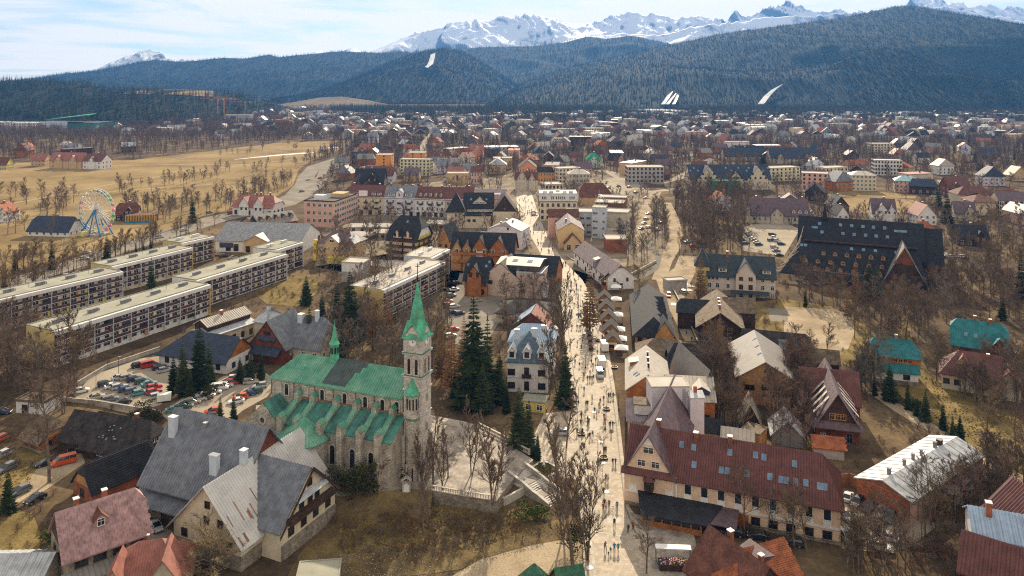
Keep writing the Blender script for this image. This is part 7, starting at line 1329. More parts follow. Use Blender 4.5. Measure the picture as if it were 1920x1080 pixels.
# ------------------------------------------------------------------ single trees where the photograph shows them
def tr(key, px, py, top, label, group=None, z=0.0, sx=1.0, h=None):
 p = G(px, py, z); hh = h or (py - top) * (CAM_H - z) / (py - HOR); return plant(key, p.x, p.y, hh, label, group, z=z, sx=sx)
S = lambda i=0: ('spruce', i % 4)
for i, (px, py, top, lab) in enumerate([(343, 742, 632, 'left dark spruce of the tall pair beside the parking lot'), (374, 735, 608, 'tallest dark spruce of the clump beside the parking lot'), (392, 722, 640, 'lower spruce on the right flank of the parking lot clump'), (325, 735, 665, 'short spruce at the left foot of the parking lot clump'), (356, 748, 690, 'bushy young spruce in front of the parking lot clump'),
  (888, 762, 556, 'tallest spruce behind the church tower with pointed top'), (914, 752, 588, 'tall spruce right beside the tallest one behind the tower'), (868, 756, 690, 'dark spruce at the left foot of the tall tower spruces'), (936, 756, 655, 'mid-height spruce at the right side of the tall tower group'), (852, 745, 695, 'small spruce nearest the church tower'), (950, 775, 715, 'small spruce between tower group and white villa'), (905, 775, 680, 'bushy spruce in front of the tall tower spruces'),
  (992, 858, 748, 'slim dark spruce standing alone by the stairway wall'), (973, 856, 722, 'thin bright green conifer left of the lone stairway spruce'), (1008, 862, 812, 'little spruce right of the lone stairway spruce'),
  (580, 668, 572, 'spruce right of the steep blue-grey roof'), (604, 622, 545, 'slim dark spruce behind the church ridge'), (656, 640, 505, 'tall columnar spruce before the ochre end wall'), (632, 628, 520, 'columnar spruce left of the one before the ochre end wall'), (574, 572, 515, 'dark spruce on the yellow lawn behind the flats'), (640, 690, 610, 'spruce behind the ridge turret of the church'),
  (413, 796, 742, 'left one of two young spruces beside the church lane'), (438, 796, 738, 'right one of two young spruces beside the church lane'), (765, 908, 790, 'slender spruce close in front of the clock tower'), (652, 905, 830, 'blue tinged spruce over the thuja hedge'), (684, 908, 842, 'short spruce behind the thuja hedge'),
  (284, 545, 482, 'dark spruce in front of the middle back-row flats'), (200, 492, 440, 'dark spruce by the main road before the wheel'), (28, 512, 470, 'small spruce at the left edge near the meadow'), (97, 505, 460, 'spruce near the parked cars left of the flats'), (255, 478, 452, 'left one of three little spruces behind the flats roof'), (269, 478, 455, 'middle one of three little spruces behind the flats roof'), (283, 476, 446, 'right one of three little spruces behind the flats roof'), (361, 418, 366, 'lone spruce on the meadow edge right of the wheel'), (8, 545, 505, 'low spruce cut by the left edge'),
  (1668, 752, 680, 'first spruce of the row below the teal roofed house'), (1702, 768, 712, 'second spruce in the row below the teal roofed house'), (1735, 790, 730, 'third spruce in the row below the teal roofed house'), (1768, 806, 752, 'fourth spruce in the row below the teal roofed house'), (1800, 824, 776, 'last spruce down the row by the garden path'), (1640, 742, 708, 'small spruce left of the row below the teal roofed house'), (1720, 780, 745, 'bushy spruce filling the teal house row'), (1786, 815, 775, 'bushy spruce near the end of the garden row'),
  (1629, 560, 486, 'bright green spruce in front of the huge dark hotel'), (1646, 562, 498, 'second green spruce in front of the huge dark hotel'), (1668, 615, 560, 'dark spruce between court and teal log house'), (1760, 392, 340, 'spruce behind the white gable right of the field'), (1776, 418, 362, 'light green spruce right of the white gabled house'), (1510, 575, 540, 'small green spruce by the hotel terrace'), (1552, 330, 296, 'spruce between salmon block and cream apartment house'), (1440, 700, 660, 'dark spruce in the shadow of the timber hall'), (1915, 560, 480, 'tall spruce cut by the right edge above the log house'), (1880, 600, 548, 'spruce behind the red-brown log house'), (15, 962, 880, 'spruce at the left edge beside the drive'), (110, 1075, 985, 'young spruce before the pink slate roof'), (1430, 320, 280, 'spruce behind the navy complex'), (1075, 298, 262, 'dark spruce beyond the emerald roofed villa'), (1060, 762, 640, 'spruce with a bare lower trunk beside the white villa'), (470, 715, 660, 'dark spruce behind the church roof end'), (450, 718, 668, 'dark spruce left of the church roof end'), (490, 712, 650, 'third dark spruce behind the church roof end')]):
 tr(S(i), px, py, top, lab, sx=1.25 if i % 3 else 1.0)
for i, (px, py, top, lab) in enumerate([(1604, 562, 484, 'rust coloured larch beside the green spruces at the dark hotel'), (1106, 622, 496, 'tall brown larch on the promenade above the stalls'), (846, 740, 600, 'pale brown larch left of the tall tower spruces'), (828, 720, 600, 'second pale larch nearest to the tower'), (870, 705, 590, 'larch behind the tallest tower spruce'), (700, 655, 560, 'larch in the thicket behind the church'), (726, 640, 540, 'taller larch in the thicket behind the church'), (1350, 665, 585, 'russet larch before the dark timber villa'), (1314, 560, 470, 'brown larch against the villa hotel tower'), (1805, 330, 290, 'orange larch left of the school'), (1590, 600, 540, 'thin larch at the corner of the sports court')]): tr(('larch', i % 2), px, py, top, lab, sx=1.2)
PL = lambda i: ('poplar', i % 3)
for i, (px, py, top, lab, z) in enumerate([(1076, 1078, 745, 'huge many-stemmed poplar at the bottom of the promenade', 0), (1058, 1010, 780, 'poplar beside the huge many-stemmed one, nearer the stairs', 0), (1100, 1050, 835, 'slim poplar on the promenade edge', 0), (1062, 840, 690, 'bare tall tree by the promenade apron', 0), (1046, 745, 560, 'tall bare tree between white villa and promenade', 0), (1052, 655, 500, 'tall bare tree across from the market stalls', 0), (1040, 610, 520, 'bare tree beside the pavilion', 0), (885, 890, 735, 'left tall bare tree on the church forecourt', PZ), (925, 945, 762, 'forked tall tree at the forecourt balustrade', PZ), (812, 915, 740, 'tall bare tree close to the tower foot', PZ), (828, 918, 795, 'thin straight tree at the forecourt edge', PZ), (792, 918, 800, 'bare tree in front of the tower base', PZ), (940, 900, 800, 'slender bare tree over the upper stairway', PZ), (795, 1000, 850, 'thin young tree on the shrub bank', 0)]):
 tr(PL(i), px, py, top, lab, z=z, sx=.95 if px != 1076 else 1.0)
BT = lambda i: ('bare', i % 5)
SINGLE = [(92, 905, 700, 'big spreading bare tree left of the log cabin'), (140, 745, 575, 'tall bare tree before the ochre end wall of the flats'), (62, 735, 610, 'forked bare tree against the ochre end wall'), (38, 740, 640, 'bare tree left of the white garage'), (146, 735, 600, 'pair-trunk tree at the parking wall'), (1212, 1075, 950, 'bare street tree beside the restaurant canopy'), (1395, 1000, 862, 'bare tree before the hotel entrance'), (1440, 1010, 905, 'thin bare tree before the hotel front'), (1512, 1030, 900, 'slim multi-stem tree at the hotel corner'), (1490, 1030, 905, 'bare tree left of the hotel corner tree'), (1640, 1000, 905, 'bare tree in the hotel car park'), (1612, 1050, 930, 'young bare tree before the parked cars'), (1745, 985, 838, 'tall bare tree in front of the white metal roof'), (1722, 975, 872, 'lower bare tree left of the white roof tree'), (1848, 835, 720, 'large bare tree on the yellow lawn with dark nests'), (1905, 860, 742, 'bare tree at the right edge of the lawn'), (1340, 740, 590, 'tall bare tree by the timber hall'), (1320, 735, 620, 'bare tree left of the timber hall'), (1505, 745, 630, 'bare tree leaning by the striped roof house'), (1345, 662, 600, 'bare tree before the dark timber villa windows'), (1550, 675, 600, 'pale multi-stem tree on the lawn by the court'), (1660, 700, 560, 'tall bare tree left of the teal roof'), (1640, 735, 600, 'dark trunked bare tree beside the teal roofed house'), (1680, 640, 540, 'bare tree behind the teal roof'), (1390, 830, 730, 'bare tree between timber hall and terrace'), (1275, 705, 630, 'bare tree between the beige roofs and the dark buildings'), (1000, 560, 500, 'bare tree before the pinkish blank wall'), (950, 570, 505, 'small bare tree at the pinkish blank wall'), (735, 570, 450, 'large bare tree between flats and yellow guesthouse'), (700, 590, 470, 'bare tree before the blank side of the white office'), (685, 640, 545, 'many-stemmed tree before the ochre end wall behind the church'), (700, 660, 560, 'bare tree beside the spire'), (760, 690, 560, 'bare tree rising left of the spire'), (655, 505, 420, 'bare tree before the tan house'), (1200, 560, 490, 'spreading bare tree by the stream'), (840, 900, 800, 'low bare tree at the tower buttress'), (715, 918, 840, 'bare tree rising above the thuja hedge'), (690, 930, 862, 'crooked bare tree left of the chapel wall')]
for i, (px, py, top, lab) in enumerate(SINGLE): tr(BT(i), px, py, top, lab, sx=1.15, z=2 if 680 < px < 860 and py > 890 else 0)
tr(('willow', 0), 400, 1085, 965, 'pale twiggy wide shrub-tree before the rusty gabled house', sx=1.25)
tr(('willow', 0), 55, 720, 655, 'wide pale twiggy tree beside the white garage', sx=1.1)
for i, (px, py, h) in enumerate([(1137, 768, 6.5), (1132, 860, 7), (1090, 815, 6), (1152, 690, 5.5), (1122, 640, 6), (1085, 590, 6), (1042, 505, 6.5), (1066, 560, 8), (1015, 450, 6), (995, 415, 6), (985, 400, 6), (1035, 470, 7), (1005, 385, 5), (978, 370, 5)]):
 p = G(px, py); plant(('small', i % 3), p.x, p.y, h, ['bare young street tree on the near promenade paving', 'bare young street tree on the far crowded promenade'][py < 600], 'young trees on the ' + ('near' if py >= 600 else 'far') + ' promenade')
# ---- clusters: several alike trees share one label and group
def cluster(keys, poly, n, h0, h1, label, group, seed, sx=1.1, gap=3.0, cat='tree'):
 r = random.Random(seed); xs_ = [p[0] for p in poly]; ys_ = [p[1] for p in poly]; got = []; t = 0
 while len(got) < n and t < n * 40:
  t += 1; px, py = r.uniform(min(xs_), max(xs_)), r.uniform(min(ys_), max(ys_))
  if not inpoly(px, py, poly): continue
  p = G(px, py)
  if not free(p.x, p.y) or any((p.x - a) ** 2 + (p.y - b) ** 2 < gap * gap for a, b in got): continue
  got.append((p.x, p.y)); plant(r.choice(keys), p.x, p.y, r.uniform(h0, h1), label, group, sx=sx * r.uniform(.85, 1.15), cat=cat)
BB = [('bare', i) for i in range(5)]; SS = [('spruce', i) for i in range(4)]; SH = [('shrub', i) for i in range(4)]
cluster(BB, [(1250, 400), (1300, 372), (1400, 375), (1440, 420), (1410, 480), (1330, 500), (1262, 480)], 24, 15, 21, 'tall bare tree in the dense grove behind the villa hotel', 'grove behind the villa hotel', 1)
cluster(BB, [(1480, 540), (1600, 570), (1700, 560), (1790, 540), (1800, 600), (1690, 650), (1605, 640), (1600, 585), (1490, 560)], 26, 11, 17, 'bare tree in the grove in front of the huge dark hotel', 'grove before the dark hotel', 2)
cluster(BB, [(1780, 480), (1925, 450), (1925, 580), (1780, 560)], 16, 11, 16, 'bare tree at the right edge above the log house', 'trees above the log house', 3)
cluster(BB, [(610, 640), (640, 560), (720, 620), (800, 640), (860, 560), (850, 660), (830, 740), (700, 690), (600, 690)], 26, 10, 15, 'bare tree in the thicket between the church and the ochre flats', 'thicket behind the church', 4)
cluster(BB, [(-20, 600), (60, 630), (140, 760), (90, 800), (-20, 720)], 10, 9, 14, 'bare tree in the scrub left of the flats and garage', 'scrub left of the flats', 5)
cluster(BB, [(0, 520), (220, 470), (250, 480), (170, 520), (0, 570)], 12, 9, 13, 'bare tree between the main road and the back-row flats', 'trees behind the flats', 6)
cluster(BB, [(1580, 1040), (1800, 990), (1930, 930), (1930, 880), (1830, 900), (1740, 1000), (1700, 1080), (1580, 1085)], 16, 8, 12, 'bare tree in the dark thicket at the bottom right', 'thicket at the bottom right', 7)
cluster(BB, [(1320, 700), (1370, 690), (1375, 820), (1400, 830), (1350, 830)], 7, 9, 14, 'bare tree in the shaded gap left of the timber hall', 'trees left of the timber hall', 8)
cluster(BB, [(1780, 720), (1925, 720), (1925, 780), (1860, 780)], 6, 9, 12, 'bare tree beyond the yellow lawn at the right edge', 'trees beyond the lawn', 9)
cluster(BB, [(1080, 420), (1190, 420), (1260, 395), (1250, 470), (1190, 480)], 12, 9, 14, 'bare tree between the aerial tower and the grove', 'trees by the stream lane', 10)
cluster(BB, [(215, 356), (420, 326), (560, 306), (580, 312), (430, 336), (230, 370)], 20, 8, 13, 'bare tree in the long row across the straw meadow', 'tree row across the meadow', 11)
cluster(BB, [(230, 395), (420, 372), (545, 340), (560, 356), (430, 400), (310, 420)], 30, 11, 16, 'bare tree along the meadow side of the main road', 'trees along the main road', 12)
cluster(BB, [(-10, 380), (110, 370), (140, 400), (60, 420), (-10, 470)], 14, 10, 16, 'bare tree on the meadow left of the wheel', 'trees left of the wheel', 13)
cluster(BB, [(330, 300), (560, 268), (650, 262), (640, 275), (440, 296)], 18, 8, 12, 'bare tree on the far edge of the meadow', 'trees on the far meadow edge', 14)
cluster(BB, [(1140, 300), (1290, 300), (1290, 350), (1200, 352)], 14, 11, 16, 'bare tree around the sunlit market square', 'trees around the square', 15)
cluster(SS, [(1480, 280), (1925, 300), (1925, 350), (1480, 330)], 14, 10, 15, 'spruce scattered between the right half apartment houses', 'spruces in the right half', 16)
cluster(SS, [(1560, 250), (1925, 250), (1925, 290), (1560, 285)], 20, 11, 17, 'spruce in the far wooded right half of town', 'spruces far right', 17)
cluster(SS, [(660, 240), (1500, 235), (1500, 265), (660, 275)], 24, 10, 16, 'spruce among the distant roofs beyond the centre', 'spruces among distant roofs', 18)
cluster(SH, [(640, 935), (760, 940), (930, 955), (1000, 1000), (1040, 1010), (900, 1035), (760, 1060), (620, 1030)], 70, 1.2, 2.6, 'russet bare shrub on the bank below the church forecourt', 'shrubs on the bank', 19, gap=1.5, sx=1.5, cat='shrub')
cluster(SH, [(1480, 850), (1620, 870), (1700, 830), (1760, 800), (1925, 890), (1800, 960), (1600, 890)], 36, 1.5, 2.8, 'bare shrub on the slope around the white metal roof', 'shrubs by the white metal roof', 20, gap=1.8, sx=1.4, cat='shrub')
cluster(SH, [(420, 560), (560, 540), (600, 560), (560, 610), (420, 590)], 26, 1.2, 2.4, 'brown shrub on the yellow lawn behind the flats', 'shrubs behind the flats', 21, gap=1.8, sx=1.5, cat='shrub')
cluster(SH, [(-20, 850), (90, 850), (110, 1000), (-20, 1080)], 24, 1.2, 2.2, 'bare shrub beside the gravel drive at the lower left', 'shrubs by the drive', 22, gap=2, sx=1.4, cat='shrub')
cluster(SH, [(1600, 1030), (1925, 930), (1925, 1080), (1600, 1080)], 34, 2, 3.4, 'tangled shrub in the dark thicket at the bottom right', 'shrubs at the bottom right', 23, gap=1.6, sx=1.4, cat='shrub')
cluster(SH, [(1320, 820), (1480, 780), (1520, 830), (1440, 850)], 14, 1.4, 2.6, 'bare shrub behind the maroon hotel ridge', 'shrubs behind the hotel', 24, gap=1.8, sx=1.4, cat='shrub')
# thuja hedge, junipers, ivy clumps, clipped evergreens
for i, (px, py, rx, rz_, m_, lab, n, z) in enumerate([(640, 930, 3.6, 4.4, THU, 'left clump of the dark thuja hedge below the chapel', 1500, 2), (666, 931, 3.8, 4.8, THU, 'middle clump of the dark thuja hedge below the chapel', 1500, 2), (690, 928, 2.8, 4.2, THU, 'right clump of the dark thuja hedge below the chapel', 1300, 2), (1000, 975, 3.8, 1.6, JUN, 'large spreading juniper below the church stairs', 1500, 0), (1028, 890, 3.0, 1.5, JUN, 'smaller spreading juniper right of the stair terrace', 1100, 0), (265, 785, 3.2, 2.8, THU, 'round olive evergreen at the parking lot gate', 1200, 0), (290, 790, 2.0, 2.0, THU, 'smaller olive evergreen next to the gate', 700, 0), (470, 700, 3.4, 2.4, IVY, 'dark evergreen clump left of the church roof', 1000, 0), (1084, 1040, 2.4, 3.6, IVY, 'ivy covered stump among the poplars', 900, 0), (395, 745, 2.6, 2.4, THU, 'olive evergreen at the right of the spruce clump', 900, 0), (770, 905, 1.2, 2.2, THU, 'yellowish thuja by the shrine', 500, 0), (1715, 770, 2.6, 1.8, IVY, 'dark bushy evergreen along the garden row', 800, 0), (1782, 822, 2.8, 2.0, IVY, 'dark evergreen bush at the lower garden row', 800, 0), (90, 1015, 3, 2, JUN, 'olive bush before the pink slate house', 800, 0)]):
 p = G(px, py, z); tag(leaf_clump(40 + i, n, rx, rx, rz_, .2 if py > 600 else .3).build('evergreen_shrub', m_, None, (p.x, p.y, z)), lab, 'shrub')
# ---- trees of the wide town that nobody could count
NOT_STREET = lambda x, y: True
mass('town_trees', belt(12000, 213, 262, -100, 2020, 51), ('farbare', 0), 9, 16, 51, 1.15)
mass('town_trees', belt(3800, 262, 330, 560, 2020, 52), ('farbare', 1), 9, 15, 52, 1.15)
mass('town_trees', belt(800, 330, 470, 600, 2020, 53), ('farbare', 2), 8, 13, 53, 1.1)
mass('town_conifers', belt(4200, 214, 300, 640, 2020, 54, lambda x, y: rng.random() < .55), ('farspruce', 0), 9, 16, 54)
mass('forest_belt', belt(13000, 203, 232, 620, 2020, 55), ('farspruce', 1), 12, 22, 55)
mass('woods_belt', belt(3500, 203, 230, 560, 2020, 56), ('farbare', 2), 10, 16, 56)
mass('meadow_edge_woods', belt(2200, 234, 300, -60, 640, 57), ('farbare', 1), 10, 16, 57)
mass('meadow_edge_woods', belt(2200, 205, 240, 200, 640, 58), ('farbare', 0), 9, 15, 58)
mass('undergrowth', belt(2600, 430, 900, -50, 1000, 59, lambda x, y: rng.random() < .8), ('shrub', 0), .8, 1.9, 59, 1.5)
mass('undergrowth', belt(3000, 380, 1060, 1240, 2000, 60, lambda x, y: rng.random() < .8), ('shrub', 1), .8, 2.2, 60, 1.5)
# leaf litter, stones and tufts on the near ground
lit = MB(); r9 = random.Random(77)
def strew(poly, n, lo, hi, mb):
 xs_ = [p[0] for p in poly]; ys_ = [p[1] for p in poly]; k = 0
 while k < n:
  px, py = r9.uniform(min(xs_), max(xs_)), r9.uniform(min(ys_), max(ys_))
  if not inpoly(px, py, poly): continue
  k += 1; p = G(px, py); s_ = r9.uniform(lo, hi); a = r9.uniform(0, 6.3); c, q = math.cos(a) * s_, math.sin(a) * s_
  mb.poly([(p.x - c, p.y - q, .05), (p.x + q * .6, p.y - c * .6, .05), (p.x, p.y, .05 + s_ * .8)]); mb.poly([(p.x + q * .6, p.y - c * .6, .05), (p.x + c, p.y + q, .05), (p.x, p.y, .05 + s_ * .8)]); mb.poly([(p.x + c, p.y + q, .05), (p.x - c, p.y - q, .05), (p.x, p.y, .05 + s_ * .8)])
strew([(560, 1050), (760, 1020), (1000, 1000), (1060, 1005), (1000, 1030), (840, 1080), (560, 1085)], 1500, .06, .2, lit); lit.build('gravel', mat('pale_pebbles', (.36, .31, .25), .95, amt=.4, nsc=3), None, kind='stuff')
tf = MB(); strew([(630, 935), (930, 945), (1010, 985), (900, 1030), (640, 1040)], 2600, .12, .4, tf); strew([(1600, 700), (1925, 880), (1925, 790), (1700, 690)], 1500, .12, .35, tf); strew([(0, 860), (90, 850), (40, 930), (-40, 940)], 400, .12, .3, tf); tf.build('grass_tufts', YGRASS, None, kind='stuff')
def grove(n, key, h0, h1, poly, seed):
 P = [G(*q) for q in poly]; r = random.Random(seed); xs_ = [p.x for p in P]; ys_ = [p.y for p in P]; L = []
 for _ in range(n * 6):
  x, y = r.uniform(min(xs_), max(xs_)), r.uniform(min(ys_), max(ys_))
  if len(L) < n and inpoly(x, y, P) and free(x, y): L.append((x, y, 0))
 mass('grove_trees', L, key, h0, h1, seed, 1.1)
for i, (n, h0, h1, poly) in enumerate([(75, 13, 20, [(1250, 400), (1300, 362), (1400, 365), (1445, 410), (1410, 480), (1330, 500), (1262, 480)]), (60, 9, 15, [(1470, 545), (1600, 575), (1700, 560), (1790, 520), (1925, 540), (1925, 620), (1800, 610), (1690, 650), (1605, 640)]), (55, 9, 14, [(600, 640), (640, 560), (720, 620), (860, 560), (850, 700), (830, 740), (700, 700), (600, 700)]), (40, 9, 14, [(-20, 590), (60, 620), (140, 770), (90, 800), (-20, 760)]), (60, 9, 14, [(0, 505), (240, 455), (380, 420), (420, 425), (250, 480), (0, 575)]), (70, 7, 12, [(1580, 1045), (1800, 985), (1930, 930), (1930, 860), (1830, 890), (1740, 1000), (1700, 1080), (1580, 1090)]), (30, 8, 14, [(1310, 700), (1380, 690), (1385, 830), (1340, 830)]), (50, 9, 14, [(1080, 410), (1190, 400), (1270, 380), (1260, 470), (1180, 500)]), (60, 8, 13, [(600, 420), (860, 400), (860, 560), (700, 600), (590, 520)]), (50, 8, 13, [(1780, 430), (1930, 400), (1930, 520), (1780, 500)]), (50, 8, 13, [(1730, 700), (1930, 700), (1930, 800), (1850, 780)]), (40, 8, 14, [(1440, 700), (1520, 690), (1525, 850), (1440, 850)]), (26, 8, 13, [(1605, 690), (1690, 700), (1640, 760), (1605, 740)]), (30, 8, 12, [(940, 560), (1045, 540), (1048, 660), (940, 640)]), (26, 9, 14, [(215, 352), (420, 320), (590, 298), (590, 312), (430, 334), (225, 368)]), (50, 10, 15, [(240, 392), (430, 366), (560, 330), (570, 352), (440, 398), (310, 425)]), (22, 10, 15, [(-20, 365), (130, 360), (150, 400), (60, 500), (-20, 520)])]): grove(n, ('bare', i % 5), h0, h1, poly, 200 + i)
mass('edge_woods', belt(420, 300, 1050, 1930, 2300, 61), ('bare', 1), 8, 14, 61); mass('edge_woods', belt(200, 560, 1050, -350, -30, 62), ('bare', 2), 8, 14, 62)
# ------------------------------------------------------------------ cars
PAINT = {n: mat('car_paint_' + n, c, .3, amt=.04, spec=.6, metal=.2) for n, c in dict(silver=(.42, .43, .44), white=(.70, .70, .68), black=(.015, .016, .018), blue=(.03, .07, .22), navy=(.02, .03, .07), red=(.42, .03, .025), orange_red=(.55, .09, .03), green=(.03, .10, .08), teal=(.10, .28, .30), grey=(.14, .15, .16), beige=(.42, .38, .29), champagne=(.36, .33, .27)).items()}
TYRE = mat('tyre', (.015, .015, .015), .9); RIM = mat('wheel_rim', (.45, .45, .46), .35, metal=.7); LAMP = mat('headlight_glass', (.75, .75, .72), .15); TAIL = mat('tail_light', (.35, .01, .01), .25)
def loft(mb, st, mi=0):
 """st: (x, half width low, half width high, z low, z high) stations from back to front, closed ends."""
 rings = []
 for x, wl, wh, zl, zh in st:
  zm = zl + (zh - zl) * .45; wm = max(wl, wh) * 1.02; i = len(mb.v); mb.v += [(x, -wl, zl), (x, -wm, zm), (x, -wh, zh), (x, wh, zh), (x, wm, zm), (x, wl, zl)]; rings.append(i)
 for a, b in zip(rings, rings[1:]):
  for k in range(6): mb.f.append((a + k, a + (k + 1) % 6, b + (k + 1) % 6, b + k)); mb.m.append(mi)
 mb.f.append(tuple(rings[0] + k for k in reversed(range(6)))); mb.f.append(tuple(rings[-1] + k for k in range(6))); mb.m += [mi, mi]
CARS = {}
def car_proto(kind):
 if kind in CARS: return CARS[kind]
 o = thing({'van': 'van', 'lorry': 'lorry', 'pickup': 'parked_car'}.get(kind, 'parked_car'), kind, 'car', (0, -400, -300)); b, g = MB(), MB()
 if kind in ('hatchback', 'saloon', 'estate', 'pickup'):
  loft(b, [(-2.1, .7, .72, .34, .72), (-2.0, .82, .76, .24, .88), (-1.2, .87, .8, .2, .93), (.7, .87, .8, .2, .92), (1.5, .86, .76, .22, .82), (1.98, .8, .66, .26, .7), (2.12, .66, .6, .34, .6)])
  xr0, xr1, xb, xf = {'hatchback': (-1.45, .05, -1.95, 1.0), 'saloon': (-.85, .05, -1.6, 1.05), 'estate': (-1.75, .05, -2.02, 1.0), 'pickup': (-.7, .1, -.95, 1.0)}[kind]; zr = 1.47 if kind != 'saloon' else 1.4
  loft(g, [(xb, .76, .74, .86, .93), (xr0, .77, .6, .86, zr - .03), (xr1, .77, .6, .86, zr - .03), (xf, .76, .72, .84, .91)])
  b.box(((xr0 + xr1) / 2, 0, zr), (xr1 - xr0 + .12, 1.22, .06)); [b.tube((xr1, s_ * .62, zr), (xf - .02, s_ * .745, .9), .045, n=4) for s_ in (-1, 1)]; [b.tube((xr0, s_ * .62, zr), (xb + .04, s_ * .755, .9), .06, n=4) for s_ in (-1, 1)]; [b.tube(((xr0 + xr1) / 2, s_ * .63, zr), ((xr0 + xr1) / 2 + .05, s_ * .79, .9), .05, n=4) for s_ in (-1, 1)]
  if kind == 'pickup': b.box((-1.5, 0, 1.0), (1.1, 1.5, .2))
  wx = (-1.3, 1.32); r = .31
 else:
  L = 2.5 if kind == 'van' else 2.2; loft(b, [(-L, .86, .84, .3, 1.2), (-L + .05, .93, .88, .26, 1.3), (1.2, .93, .88, .26, 1.28), (2.0, .9, .8, .28, 1.0), (2.45, .8, .7, .34, .75)])
  loft(g, [(-L + .02, .86, .84, 1.15, 1.3), (-L + .1, .88, .76, 1.15, 1.86), (.7, .88, .76, 1.15, 1.86), (1.6, .86, .82, 1.1, 1.22)]); b.box(((-L + .9) / 2, 0, 1.9), (L + .85, 1.56, .07))
  for x in (-L + .08, -1.1, .1, .75): [b.tube((x, s_ * .78, 1.9), (x + (.5 if x > .7 else 0), s_ * .9, 1.24), .06, n=4) for s_ in (-1, 1)]
  if kind == 'lorry': MB().box((-1.5, 0, 1.75), (4.2, 2.1, 2.3)).build('cargo_box', WHITE, o)
  wx = (-1.6 if kind == 'van' else -2.4, 1.5); r = .34
 b.build('body', PAINT['silver'], o); g.build('windows_glass' if False else 'glasshouse', GLASS, o)
 wm = MB(); wm.lathe((0, 0, 0), [(r * .98, -.1), (r, -.06), (r, .06), (r * .98, .1)], 14); wmesh = wm.mesh('wheel', TYRE); rm_ = MB().lathe((0, 0, 0), [(r * .6, -.11), (r * .6, .11)], 10).mesh('rim', RIM)
 for x in wx:
  for s_ in (-1, 1): q = put('wheel', wmesh, o, (x, s_ * .78, r)); q.rotation_euler = (R(90), 0, 0); put('rim', rm_, q)
 xf2 = 2.04 if kind not in ('van', 'lorry') else 2.4
 for s_ in (-1, 1): MB().box((xf2, s_ * .52, .62 if xf2 < 2.2 else .78), (.1, .3, .13)).build('headlight', LAMP, o); MB().box((-(2.06 if xf2 < 2.2 else 2.5), s_ * .6, .74), (.08, .22, .16)).build('tail_light', TAIL, o)
 CARS[kind] = o; return o
used_proto = set(); CARLAB = {}
def car(px, py, deg, kind, col, place, group, z=0.02, xy=None):
 p = xy or G(px, py); o = car_proto(kind); lab = f"{col.replace('_', ' ')} {kind} {place}"; CARLAB[lab] = CARLAB.get(lab, 0) + 1
 if kind not in used_proto:
  used_proto.add(kind); o.location = (p.x, p.y, z); o.rotation_euler = (0, 0, R(deg)); o['label'] = lab; o['group'] = group
  for c in o.children:
   if c.name.split('.')[0] == 'body': c.material_slots[0].link = 'OBJECT'; c.material_slots[0].material = PAINT[col]
  if kind in ('van', 'lorry'): o['category'] = kind
  KIDS[o] = [(c, list(c.children)) for c in o.children]; return o
 return dup(o, (p.x, p.y, z), R(deg), label=lab, group=group, mats={'body': PAINT[col]})
GP = 'cars in the church parking lot'
for px, py, k, c, pl in [(260, 688, 'hatchback', 'black', 'in the far row of the lot'), (280, 688, 'van', 'red', 'in the far row of the lot'), (299, 692, 'estate', 'navy', 'in the far row of the lot'), (309, 697, 'hatchback', 'silver', 'in the far row of the lot'),
  (224, 711, 'saloon', 'silver', 'in the second row of the lot'), (239, 711, 'estate', 'champagne', 'in the second row of the lot'), (252, 714, 'hatchback', 'navy', 'in the second row of the lot'), (266, 718, 'estate', 'green', 'in the second row of the lot'), (279, 723, 'saloon', 'teal', 'in the second row of the lot'),
  (198, 723, 'estate', 'navy', 'in the third row of the lot'), (211, 727, 'saloon', 'white', 'in the third row of the lot'), (224, 729, 'estate', 'silver', 'in the third row of the lot'), (237, 733, 'hatchback', 'blue', 'in the third row of the lot'), (249, 736, 'estate', 'grey', 'in the third row of the lot'), (262, 740, 'hatchback', 'teal', 'in the third row of the lot'),
  (152, 736, 'hatchback', 'white', 'alone at the left end of the lot'), (180, 748, 'saloon', 'champagne', 'along the wall of the lot'), (206, 752, 'estate', 'grey', 'along the wall of the lot'), (231, 757, 'saloon', 'black', 'along the wall of the lot'), (288, 738, 'hatchback', 'red', 'at the spruce side of the lot'), (296, 746, 'estate', 'silver', 'at the spruce side of the lot'), (289, 729, 'hatchback', 'red', 'half behind the lot spruces')]: car(px, py, 38, k, c, pl, GP)
GL = 'cars along the church lane'
for i, (px, py, k, c, pl) in enumerate([(326, 772, 'saloon', 'teal', 'at the near end of the lane row'), (346, 765, 'saloon', 'green', 'second in the lane row'), (361, 757, 'estate', 'champagne', 'third in the lane row'), (373, 751, 'saloon', 'silver', 'fourth in the lane row'), (388, 745, 'hatchback', 'white', 'fifth in the lane row'), (400, 738, 'saloon', 'white', 'sixth in the lane row'), (411, 731, 'van', 'white', 'seventh in the lane row'), (423, 726, 'hatchback', 'silver', 'eighth in the lane row'), (436, 720, 'hatchback', 'red', 'far up the lane row'), (443, 712, 'estate', 'white', 'at the far end of the lane row'), (461, 710, 'saloon', 'black', 'beside the church end'), (470, 719, 'estate', 'beige', 'beside the church end'), (390, 786, 'estate', 'black', 'beside the two young spruces'), (398, 775, 'hatchback', 'orange_red', 'beside the two young spruces'), (450, 748, 'hatchback', 'orange_red', 'across the lane from the row'), (465, 741, 'saloon', 'blue', 'across the lane from the row'), (478, 737, 'estate', 'green', 'across the lane from the row'), (443, 756, 'saloon', 'white', 'across the lane from the row'), (487, 727, 'hatchback', 'silver', 'across the lane from the row')]): car(px, py, 18 if i < 12 else 200, k, c, pl, GL)
